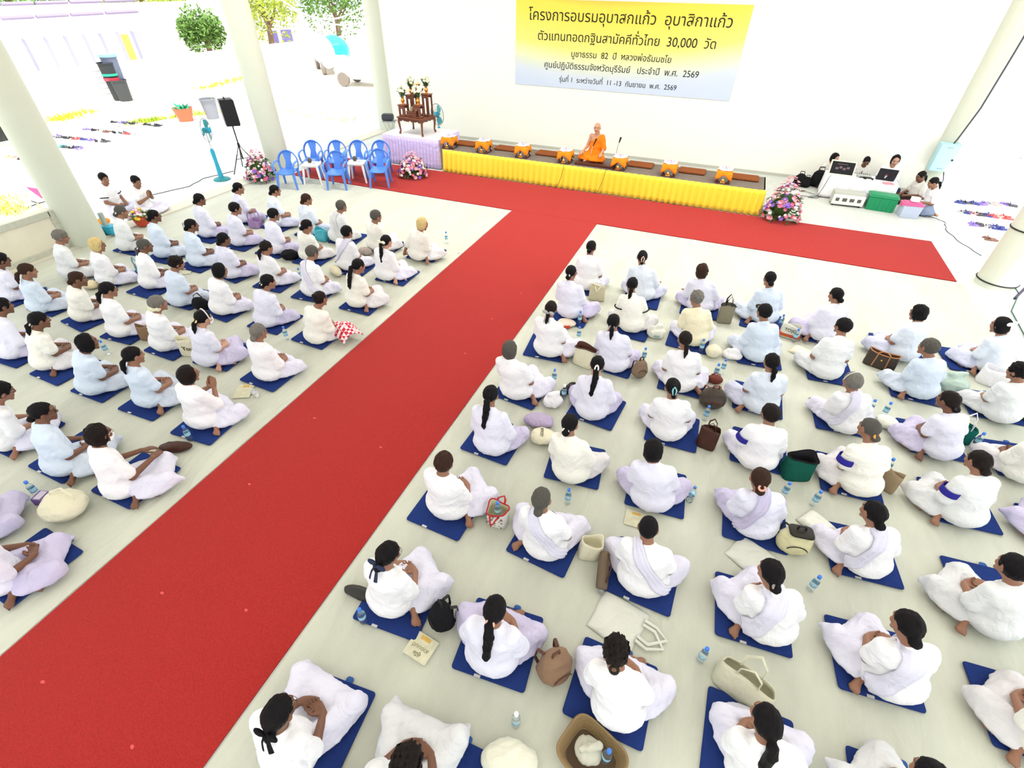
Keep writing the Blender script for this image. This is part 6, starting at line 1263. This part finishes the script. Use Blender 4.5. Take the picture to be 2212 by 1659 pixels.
lump('dark brown clutch lying past the knees of a person in white', 384, 972, (.34, .12, .10), brownl, .5, 48, name='purse', cat='purse')
q = P(105, 1085); r = thing('gift_box', 'small violet box at the left edge', 'box', (q[0], q[1], FZ), .3); MB().rbox((0, 0, .05), (.16, .12, .09), .006).build('box_body', mat('violet_card', (.16, .10, .28), .6), r); MB().rbox((-.02, -.0, .098), (.07, .10, .006), .003).build('label', mat('label_lilac', (.55, .5, .6), .6), r)
lump('large cream canvas bag crumpled at the left edge', 150, 1105, (.42, .36, .22), cream, .2, 50, strap=cream)
lump('yellowish cloth bag in the fourth row of the left block', 202, 625, (.24, .18, .12), cloth('straw_cloth', (.76, .66, .42)), .2, 51)
lump('rolled cream cushion beside a person in the third left row', 738, 590, (.36, .16, .14), cloth('roll_cream', (.74, .68, .50)), -.5, 53, name='roll_cushion', cat='cushion')
lump('brown patterned bag behind the fifth front seat of the left block', 810, 545, (.24, .20, .14), mat('pattern_brown', (.40, .33, .30), .7, 0, 1, .5, 40), .2, 54)
book('thin notebook on the floor in the fourth row of the left block', 405, 588, .16, .22, .6, .006)
# ---------------------------------------------------------------- the seated crowd: a grid of mats, everyone facing the stage
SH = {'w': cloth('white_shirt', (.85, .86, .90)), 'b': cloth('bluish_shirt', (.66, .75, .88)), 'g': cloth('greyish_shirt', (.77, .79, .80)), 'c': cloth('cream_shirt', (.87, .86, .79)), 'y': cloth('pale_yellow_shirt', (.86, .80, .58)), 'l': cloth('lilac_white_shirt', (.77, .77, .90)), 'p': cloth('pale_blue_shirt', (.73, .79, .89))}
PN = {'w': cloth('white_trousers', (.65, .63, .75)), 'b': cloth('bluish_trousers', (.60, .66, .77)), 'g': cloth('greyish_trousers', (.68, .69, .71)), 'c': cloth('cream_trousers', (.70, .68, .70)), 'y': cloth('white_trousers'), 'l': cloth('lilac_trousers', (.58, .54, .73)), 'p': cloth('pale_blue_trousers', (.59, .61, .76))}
WT = (.88, .87, .82)
# name: head px, seat px, hair, hair colour, skin, legs, arms, clothes, sash, worn things, words
PEOPLE = {
'R1': (1277, 535, 1266, 628, 'lowbun', 'black', 'mid', 'cross', 'lap', 'w', 0, (), 'white with short pinned hair'),
'R2': (1387, 556, 1385, 650, 'clip', 'black', 'mid', 'wide', 'knees', 'p', 0, (('clip', (.80, .55, .45)),), 'white with peach hair clips'),
'R3': (1234, 589, 1230, 689, 'lowbun', 'black', 'mid', 'right', 'lap', 'l', 0, (('scrunchie', WT),), 'lilac white with white hair tie'),
'R4': (1365, 615, 1361, 720, 'pony', 'black', 'mid', 'wide', 'lap', 'c', 0, (('stripe', -1), ('stripe', 1)), 'cream with dark sleeve edges'),
'R5': (1325, 696, 1321, 805, 'pony', 'black', 'mid', 'cross', 'lap', 'l', 0, (('scrunchie', (.35, .35, .38)),), 'lilac white with sparkling hair tie'),
'R6': (1190, 667, 1184, 773, 'pony', 'dark', 'mid', 'right', 'lap', 'w', 0, (('bow', (.42, .43, .42), -.02),), 'white with grey ribbon in hair'),
'R7': (1096, 761, 1117, 865, 'bob', 'ash', 'mid', 'right', 'lap', 'w', 0, (), 'bright white with grey bob'),
'R8': (1290, 788, 1275, 910, 'tail', 'black', 'fair', 'cross', 'lap', 'l', 0, (('clip', WT),), 'pale white with white hair clip'),
'R9': (1516, 587, 1508, 676, 'loose', 'brown', 'mid', 'wide', 'knees', 'l', 0, (), 'lilac white with loose brown hair'),
'R10': (1662, 603, 1645, 700, 'lowbun', 'black', 'mid', 'left', 'lap', 'b', 0, (), 'pale blue with knees to left'),
'R11': (1805, 638, 1772, 737, 'lowbun', 'black', 'mid', 'left', 'lap', 'l', 0, (), 'lilac white with low bun'),
'R12': (1504, 645, 1495, 748, 'curly', 'grey', 'mid', 'cross', 'lap', 'y', 0, (), 'pale yellow shirt'),
'R13': (1650, 674, 1629, 782, 'short', 'black', 'mid', 'rightfoot', 'lap', 'b', 0, (('visor',),), 'pale blue with dark visor cap'),
'R14': (1820, 705, 1772, 819, 'short', 'black', 'mid', 'cross', 'lap', 'g', 0, (), 'greyish white with short hair'),
'R15': (1479, 734, 1462, 848, 'pony', 'dark', 'mid', 'rightfoot', 'lap', 'w', 0, (), 'white with bare foot at right'),
'R16': (1666, 782, 1633, 893, 'pony', 'black', 'mid', 'leftfoot', 'lap', 'p', 0, (), 'white with foot out at left'),
'R17': (1828, 823, 1813, 933, 'short', 'grey', 'mid', 'rightfoot', 'lap', 'w', 1, (('band', WT),), 'white with thin white headband'),
'R18': (1453, 838, 1435, 953, 'clip', 'black', 'mid', 'cross', 'lap', 'w', 0, (('clip', (.25, .55, .60)),), 'white with pale teal hair clips'),
'R19': (1663, 894, 1622, 1016, 'short', 'dark', 'mid', 'cross', 'lap', 'w', 0, (('armband', -1),), 'white wearing a blue armband'),
'R20': (1410, 971, 1400, 1108, 'bob', 'black', 'mid', 'wide', 'lap', 'l', 0, (), 'lilac white with chin length hair'),
'R21': (1641, 1034, 1615, 1160, 'lowbun', 'brown', 'mid', 'cross', 'lap', 'l', 1, (('scrunchie', (.85, .42, .32), (0, -.115, .0)),), 'lilac white with peach hair clip'),
'R22': (1983, 676, 1940, 778, 'loose', 'black', 'mid', 'left', 'lap', 'p', 0, (), 'lilac grey beside a brown handbag'),
'R23': (2160, 703, 2130, 805, 'bob', 'black', 'mid', 'left', 'lap', 'p', 0, (('bow', WT, .04),), 'bluish white with big white bow'),
'R24': (1999, 750, 1977, 859, 'short', 'ash', 'mid', 'leftfoot', 'lap', 'b', 0, (), 'bluish white with bare foot left'),
'R25': (2199, 803, 2147, 908, 'curly', 'black', 'mid', 'cross', 'lap', 'g', 0, (), 'greyish white with curly hair'),
'R26': (2045, 865, 2017, 989, 'lowbun', 'dark', 'dark', 'left', 'lap', 'l', 0, (('scrunchie', (.05, .05, .05)),), 'lilac white with bushy low bun'),
'R27': (1874, 922, 1841, 1070, 'lowbun', 'ash', 'mid', 'left', 'lap', 'c', 0, (('scrunchie', (.85, .38, .08)), ('armband', -1)), 'cream with orange hair tie'),
'R28': (2112, 996, 2056, 1131, 'lowbun', 'dark', 'mid', 'left', 'lap', 'g', 0, (('armband', -1),), 'greyish white wearing a blue armband'),
'R29': (2225, 935, 2190, 1035, 'bob', 'dark', 'dark', 'cross', 'lap', 'c', 0, (), 'cream, cut by the right edge'),
'R30': (2330, 1090, 2290, 1190, 'lowbun', 'black', 'mid', 'left', 'lap', 'l', 0, (), 'lilac trousers, mostly out of view'),
'R31': (1885, 1107, 1847, 1238, 'lowbun', 'black', 'mid', 'leftfoot', 'lap', 'w', 1, (), 'white with sash and bare foot'),
'R32': (2186, 1225, 2115, 1362, 'short', 'black', 'mid', 'left', 'lap', 'g', 0, (), 'bluish white with short black hair'),
'R33': (1958, 1349, 1893, 1496, 'lowbun', 'black', 'mid', 'left', 'lap', 'w', 2, (), 'white with broad folded sash'),
'R34': (2260, 1460, 2230, 1640, 'bob', 'black', 'mid', 'left', 'lap', 'c', 0, (), 'cream, head beyond right edge'),
'R35': (1985, 1680, 1930, 1830, 'short', 'black', 'mid', 'left', 'lap', 'g', 0, (), 'white, cut by the bottom edge'),
'R36': (1625, 1545, 1600, 1710, 'tail', 'black', 'mid', 'cross', 'lap', 'w', 0, (), 'white with thick black ponytail'),
'R37': (1655, 1235, 1635, 1384, 'lowbun', 'black', 'mid', 'left', 'lap', 'w', 2, (('scrunchie', (.3, .28, .25)),), 'white with wide sash, seventh-row end'),
'R38': (1400, 1141, 1374, 1290, 'crop', 'black', 'mid', 'wide', 'lap', 'w', -1, (), 'white with cropped hair and fringed sash'),
'R39': (1330, 1404, 1314, 1577, 'curly', 'dark', 'mid', 'wide', 'lap', 'w', 0, (('scrunchie', (.03, .025, .02), (0, -.105, -.05)),), 'white with curly black hair'),
'R40': (1070, 1317, 1066, 1466, 'tail', 'black', 'mid', 'wide', 'lap', 'l', 0, (('scrunchie', (.85, .50, .38), (0, -.115, -.01)),), 'lilac white with peach hair tie'),
'R41': (1170, 1078, 1175, 1214, 'lowbun', 'ash', 'mid', 'leftfoot', 'lap', 'w', -1, (('mask',),), 'white with face mask'),
'R42': (839, 1197, 859, 1333, 'lowbun', 'black', 'mid', 'right', 'lap', 'w', 0, (('bow', (.03, .04, .08), -.03), ('glasses',)), 'white with navy bow in hair'),
'R43': (959, 1000, 974, 1124, 'short', 'brown', 'mid', 'right', 'lap', 'w', 0, (), 'bright white with short brown hair'),
'R44': (1060, 853, 1065, 988, 'tail', 'black', 'mid', 'cross', 'lap', 'l', 0, (), 'white with long dark ponytail'),
'R45': (1231, 916, 1231, 1048, 'lowbun', 'black', 'mid', 'cross', 'lap', 'c', 0, (('scrunchie', WT),), 'cream white with white hair tie'),
'R46': (604, 1538, 668, 1655, 'lowbun', 'black', 'dark', 'ahead', 'lap', 'w', 0, (('bow', (.01, .01, .012), -.03), ('glasses',)), 'white with black bow in hair'),
'R47': (880, 1645, 902, 1780, 'curly', 'dark', 'dark', 'ahead', 'lap', 'g', 0, (), 'greyish white, cut by bottom edge'),
'L1': (516, 407, 530, 480, 'lowbun', 'black', 'mid', 'cross', 'lap', 'l', 0, (), 'lilac white with low bun'),
'L2': (589, 409, 603, 490, 'lowbun', 'black', 'mid', 'cross', 'lap', 'p', 0, (), 'pale blue white with low bun'),
'L3': (663, 431, 672, 507, 'lowbun', 'brown', 'mid', 'cross', 'lap', 'p', 0, (), 'bluish white with brown low bun'),
'L4': (738, 446, 732, 522, 'short', 'ash', 'mid', 'cross', 'lap', 'g', -1, (), 'greyish white with white sash'),
'L5': (809, 469, 815, 540, 'short', 'ash', 'mid', 'right', 'lap', 'c', 0, (), 'cream with short brownish hair'),
'L6': (913, 484, 905, 562, 'bob', 'blond', 'mid', 'right', 'lean', 'c', 0, (), 'cream with blond hair'),
'L7': (509, 451, 520, 530, 'short', 'black', 'mid', 'cross', 'lap', 'l', 0, (), 'lilac white with short hair'),
'L8': (592, 464, 600, 548, 'short', 'black', 'mid', 'cross', 'lap', 'l', 0, (), 'white beside a shaggy black bag'),
'L9': (662, 492, 672, 562, 'lowbun', 'black', 'mid', 'cross', 'lap', 'c', 0, (('scrunchie', (.85, .45, .35), (-.06, -.09, .03), .018),), 'cream with peach hair flower'),
'L10': (750, 502, 755, 583, 'short', 'black', 'mid', 'cross', 'lap', 'w', 1, (), 'white with sash and short hair'),
'L11': (835, 522, 836, 605, 'tail', 'black', 'fair', 'right', 'lap', 'w', 0, (('bow', (.86, .84, .66), .01),), 'white with cream ribbon bow'),
'L12': (484, 517, 506, 600, 'lowbun', 'black', 'dark', 'cross', 'lap', 'l', 0, (), 'lilac white with low bun'),
'L13': (576, 535, 592, 618, 'pony', 'dark', 'mid', 'cross', 'lap', 'w', 0, (), 'white with bushy ponytail'),
'L14': (675, 546, 680, 641, 'short', 'ash', 'mid', 'cross', 'lap', 'w', -1, (), 'white with sash and greying hair'),
'L15': (775, 575, 776, 664, 'tail', 'black', 'mid', 'right', 'lap', 'c', 0, (), 'white with black ponytail'),
'L16': (476, 585, 488, 679, 'bob', 'black', 'mid', 'cross', 'lap', 'w', 0, (), 'white with dark bob'),
'L17': (580, 609, 582, 706, 'lowbun', 'black', 'mid', 'cross', 'lap', 'l', 0, (('scrunchie', WT),), 'lilac white with white hair tie'),
'L18': (692, 646, 690, 742, 'topbun', 'dark', 'mid', 'cross', 'lap', 'c', 0, (), 'cream holding red checkered cloth'),
'L19': (559, 717, 590, 822, 'lowbun', 'grey', 'mid', 'cross', 'lap', 'w', 0, (('glasses',),), 'white with grey low bun'),
'L20': (263, 458, 281, 541, 'lowbun', 'ash', 'mid', 'cross', 'lap', 'g', 0, (('scrunchie', WT, (0, -.10, -.02), .035),), 'greyish white with white hair band'),
'L21': (334, 467, 359, 556, 'lowbun', 'black', 'dark', 'cross', 'lap', 'b', 0, (('glasses',),), 'light blue with eyeglasses'),
'L22': (415, 487, 435, 575, 'lowbun', 'black', 'dark', 'cross', 'lap', 'b', 0, (('clip', (.30, .36, .34)),), 'light blue with grey hair clip'),
'L23': (432, 431, 453, 512, 'lowbun', 'black', 'dark', 'cross', 'lap', 'l', 0, (), 'lilac white with dark low bun'),
'L24': (132, 512, 162, 600, 'curly', 'grey', 'mid', 'cross', 'lap', 'g', 0, (), 'greyish white with curly grey hair'),
'L25': (211, 529, 243, 614, 'bob', 'blond', 'mid', 'cross', 'lap', 'w', 0, (('glasses',),), 'white with blond hair'),
'L26': (314, 531, 334, 623, 'pony', 'ash', 'dark', 'cross', 'lap', 'w', 0, (('scrunchie', WT, (0, -.115, -.03)),), 'white with grey ponytail'),
'L27': (382, 569, 395, 660, 'curly', 'dark', 'mid', 'cross', 'lap', 'b', 0, (), 'light blue with curly hair'),
'L28': (5, 563, 33, 647, 'short', 'black', 'dark', 'cross', 'lap', 'l', 0, (('glasses',),), 'lilac white at the left edge'),
'L29': (62, 586, 99, 672, 'pony', 'brown', 'mid', 'cross', 'lap', 'b', 0, (), 'light blue with brown ponytail'),
'L30': (170, 603, 190, 692, 'lowbun', 'brown', 'dark', 'cross', 'lap', 'c', 0, (), 'cream with brown low bun'),
'L31': (235, 626, 273, 726, 'pony', 'black', 'mid', 'cross', 'lap', 'w', 0, (('glasses',),), 'white with black ponytail and eyeglasses'),
'L32': (342, 656, 365, 756, 'short', 'grey', 'mid', 'cross', 'lap', 'w', 0, (('scarf', (.80, .76, .52)),), 'white with cream scarf on head'),
'L33': (440, 687, 458, 789, 'pony', 'black', 'fair', 'right', 'lap', 'l', 0, (('scrunchie', (.80, .68, .35), (0, -.11, -.01)), ('mask',), ('band', (.7, .7, .72))), 'lilac white with face mask'),
'L34': (8, 661, 38, 773, 'short', 'black', 'dark', 'cross', 'lap', 'l', 0, (), 'lilac white at the left edge'),
'L35': (86, 692, 114, 796, 'pony', 'black', 'dark', 'rightfoot', 'lap', 'c', 0, (('scrunchie', (.7, .6, .5), (0, -.11, -.03)),), 'cream with low black ponytail'),
'L36': (190, 740, 215, 849, 'loose', 'black', 'dark', 'cross', 'lap', 'b', 0, (), 'light blue with loose black hair'),
'L37': (289, 768, 339, 877, 'pony', 'black', 'mid', 'rightfoot', 'lap', 'b', 0, (), 'bluish white with bushy ponytail'),
'L38': (408, 809, 453, 924, 'bob', 'dark', 'mid', 'rightfoot', 'wai', 'w', 0, (('glasses',),), 'white with hand at the face'),
'L39': (8, 844, 33, 967, 'short', 'black', 'mid', 'right', 'lap', 'w', 0, (('glasses',),), 'white at the left edge'),
'L40': (94, 890, 157, 1021, 'lowbun', 'black', 'dark', 'right', 'lap', 'b', 0, (('glasses',),), 'light blue with eyeglasses and bun'),
'L41': (215, 938, 286, 1073, 'loose', 'dark', 'dark', 'right', 'front', 'w', 0, (('mask',), ('glasses',)), 'white with eyeglasses and face mask'),
'L42': (-45, 1150, 32, 1270, 'bob', 'black', 'dark', 'right', 'lap', 'l', 0, (), 'white, cut by the left edge'),
'L43': (-120, 1060, -60, 1165, 'lowbun', 'black', 'dark', 'right', 'lap', 'l', 0, (), 'white, mostly beyond left edge'),
}
def mat_mesh():
    b = MB().rbox((0, 0, .012), (.585, .585, .024), .025); return b
navym = mat('navy_felt', (.020, .042, .185), .95, .5, 250, .12, 30, spec=.05)
mr = thing('seat_mat', '', 'mat'); mat_mesh().build('pad', navym, mr); MB().rbox((.06, .305, .012), (.06, .05, .012), .02).build('tab', mat('mat_tab', (.03, .10, .30), .8), mr); MB().box((-.08, -.288, .025), (.05, .02, .004)).build('care_tag', mat('tag_white', (.6, .6, .6), .7), mr, smooth=False)
first = [True]
def seat_mat(x, y, rz, lab):
    o = mr if first[0] else copy_tree(mr); first[0] = False; place(o, x, y, .012, rz, lab, 'navy seat mats of the crowd')
for k, (n, (hx, hy, bx, by, hair, hc, skin, legs, arms, sh, sash, ex, words)) in enumerate(PEOPLE.items()):
    bq = P(bx, by, .03); d = bq[:2]-CAM[:2]; el_ = (CAM[2])/np.linalg.norm(d); d = d/np.linalg.norm(d); o = bq[:2]+d*(.17-.05/el_)
    rnd = random.Random(k*7+5); tox = math.atan2(-(1.25-o[0]), 2.6-o[1]); rz = .38*tox+rnd.gauss(0, .05)+{'right': -.10, 'left': .12}.get(legs, 0)
    zh = .655+rnd.uniform(-.015, .025); hq = P(hx, hy, zh+.036)[:2]-o; c_, s_ = math.cos(-rz), math.sin(-rz); hl = np.array([c_*hq[0]-s_*hq[1], s_*hq[0]+c_*hq[1]]); hl = np.clip(hl, (-.16, .0), (.16, .22))
    row = int(round(-2-o[1])); dist = np.linalg.norm([o[0]-CAM[0], o[1]-CAM[1], CAM[2]]); h = .0105 if dist < 6 else (.0135 if dist < 9 else .0165)
    side = 'right' if n[0] == 'R' else 'left'; cols = [2.55, 3.53, 4.43, 5.37, 6.29, 7.26, 8.1] if side == 'right' else [-.62, -1.53, -2.42, -3.25, -4.14, -5.0, -5.85]
    col = int(np.argmin([abs(o[0]-c) for c in cols])); where = '%s row, %s seat %s of the aisle carpet' % (ordinal(row), ordinal(col+1), side)
    lab = 'person in %s, %s' % (words, where)
    if len(lab.split()) > 16: lab = 'person in %s, %s row, %s %s of aisle' % (words, ordinal(row), ordinal(col+1), side)
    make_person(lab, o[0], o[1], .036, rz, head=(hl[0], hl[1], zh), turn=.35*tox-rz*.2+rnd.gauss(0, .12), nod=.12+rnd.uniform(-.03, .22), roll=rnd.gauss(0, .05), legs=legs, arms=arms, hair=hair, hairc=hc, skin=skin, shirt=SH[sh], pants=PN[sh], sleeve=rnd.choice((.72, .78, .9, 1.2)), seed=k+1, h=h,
                sash=sash or None, extras=ex, group='crowd %s of the aisle' % side, build=rnd.uniform(.96, 1.12))
    seat_mat(cols[col]+.02*rnd.gauss(0, 1), -2-row-.0+.12+.02*rnd.gauss(0, 1), rnd.gauss(0, .05)+(.10 if side == 'right' and col > 3 else 0), 'navy floor mat, %s' % where.replace('seat', 'place'))
# things held in laps
q = P(742, 706, .2); V = []; n_ = 12
for i in range(n_):
    for j in range(n_): u, v = i/(n_-1)-.5, j/(n_-1)-.5; V.append((u*.42, v*.34, .10-.35*u*u-.5*v*v+.015*math.sin(9*u+5*v)))
o = mesh_np('checkered_cloth', V, np.array([(i*n_+j, (i+1)*n_+j, (i+1)*n_+j+1, i*n_+j+1) for i in range(n_-1) for j in range(n_-1)]), None)
m = mat('red_check', (.8, .1, .12), .9); nt = m.node_tree; ck = nt.nodes.new('ShaderNodeTexChecker'); ck.inputs['Scale'].default_value = 22; ck.inputs[1].default_value = (.62, .03, .06, 1); ck.inputs[2].default_value = (.85, .82, .82, 1); tc = nt.nodes.new('ShaderNodeTexCoord'); nt.links.new(tc.outputs['Object'], ck.inputs[0]); nt.links.new(ck.outputs[0], nt.nodes['Principled BSDF'].inputs['Base Color'])
o.data.materials.append(m); o.location = (q[0], q[1], .17); o.rotation_euler.z = -.3; o.modifiers.new('t', 'SOLIDIFY').thickness = .01; tag(o, 'red and white checkered cloth on the lap of a person in cream', 'cloth')
# small shifts that keep bags and bottles clear of the people beside them
NUDGE = {
    'large cream tote with standing handles in the eighth row': (0.026, 0.015),
    'large cream canvas bag crumpled at the left edge': (0.03, 0.0),
    'large white bag with a round handle behind the front row at far right': (-0.0, -0.09),
    'black backpack on the mat corner near the carpet, seventh row': (0.05, -0.03),
    'round dark brown backpack in the fourth row': (-0.0, -0.19),
    'blue woven basket in the fourth row of the left block': (0.115, 0.199),
    'tan brown leather backpack beside the seventh row': (0.045, -0.078),
    'clear pale green plastic bag at far right between rows one and two': (0.104, 0.06),
    'beige backpack with black eyelet flap in the sixth row': (0.045, -0.078),
    'turquoise bag in the first row of the left block': (-0.0, -0.09),
    'dark green and black open bag in the fifth row': (0.06, 0.0),
    'violet basket in the first row of the left block': (0.015, -0.026),
    'bright green cushion bag at the right edge': (0.15, 0.0),
    'cream tote with open brown leather rim in the third row': (0.12, 0.0),
    'dark brown handbag with tan trim in the front row': (-0.06, -0.104),
    'white print tote with red handles holding a bottle': (0.13, -0.075),
    'dark green drawstring bag with white handle in the third row': (-0.078, 0.045),
    'black bag beside a person in light blue, fourth left row': (0.06, -0.104),
    'shaggy black bag before the third seat of the second left row': (0.075, -0.13),
    'cream tote printed with dark letters beside a person with face mask': (0.09, 0.0),
    'white printed plastic bag between second row seats': (0.03, -0.052),
    'rolled cream cushion beside a person in the third left row': (-0.045, -0.078),
    'white knotted pouch right of the fourth row person at the carpet': (0.075, -0.13),
    'cream bag printed with dark letters in the fifth row': (0.06, 0.104),
    'open cream cloth pouch in the sixth row': (0.09, 0.0),
    'cream canvas bag on the front corner of a sixth row mat': (-0.026, 0.015),
    'brown padded bottle sleeve leaning on the open cream pouch': (0.115, -0.199),
    'crumpled white plastic bag beside the cream bundle': (-0.03, 0.0),
    'cream folded bag at the knee of the second row': (0.0, 0.12),
    'brown patterned bag behind the fifth front seat of the left block': (-0.095, -0.165),
    'brown paper bag in the fifth row of the left block': (0.078, -0.045),
    'white folded bag between third row seats': (0.0, 0.15),
    'flat cream bag with red print right of the second row': (-0.0, -0.06),
    'yellowish cloth bag in the fourth row of the left block': (-0.03, 0.0),
    'brown patterned bag with a bottle at the bottom edge': (-0.0, -0.15),
    'long shiny black purse beside the white capped bottle': (0.0, 0.03),
    'small maroon pouch behind the round dark brown backpack': (0.09, 0.0),
    'black long case beside the seventh row person at the carpet': (-0.015, 0.026),
    'clear water bottle with blue cap lying on its side beside a mat': (0.06, 0.0),
    'magazine on the floor by the fifth row of the left block': (-0.06, 0.0),
    'clear water bottle with blue cap beside the flat cream and red bag': (0.03, 0.0),
    'clear water bottle with white cap beside the black purse': (-0.026, -0.015),
    'clear water bottle with blue cap behind the taupe backpack': (0.03, 0.0),
    'clear water bottle with blue cap left of the bag with orange base': (0.06, 0.0),
    'clear water bottle with blue cap right of the bag with orange base': (-0.115, -0.199),
    'clear water bottle with blue cap right of the person with white headband': (0.03, 0.0),
    'clear water bottle with blue cap before the violet box at the left edge': (0.0, 0.12),
    'clear water bottle with blue cap standing inside the print tote with red handles': (0.13, -0.075),
    'clear water bottle with blue cap standing inside the brown patterned bag': (-0.0, -0.15)}
for o in list(C.objects):
    d = NUDGE.get(o.get('label'))
    if d and o.parent is None: o.location.x += d[0]; o.location.y += d[1]

# pieces that belong to a part sit one level deeper
NEST = {'loudspeaker': {'cabinet': ('grille', 'badge', 'handle')}, 'monitor': {'casing': ('display', 'display_marks')}, 'laptop': {'lid': ('lid_stickers', 'lid_logo')}, 'electric_cabinet': {'door': ('lock', 'vent')}, 'storage_box': {'lid': ('latch',)},
        'amplifier': {'front_panel': ('dial',)}, 'mixer': {'case': ('knob',)}, 'book': {'cover': ('cover_picture', 'lettering')}, 'person': {'hair': ('hair_tie', 'hair_bow', 'hair_clip'), 'shirt': ('armband', 'sleeve_trim', 'necktie')}, 'seat_mat': {'pad': ('tab', 'care_tag')}}
stem_of = lambda o: o.name.split('.')[0]
for o in list(C.objects):
    if o.parent is None and stem_of(o) in NEST:
        kids = list(o.children)
        for part, subs in NEST[stem_of(o)].items():
            pp = [k for k in kids if stem_of(k) == part]
            if pp:
                for k in kids:
                    if stem_of(k) in subs: M = pp[0].matrix_basis.inverted() @ k.matrix_basis; k.parent = pp[0]; k.matrix_basis = M
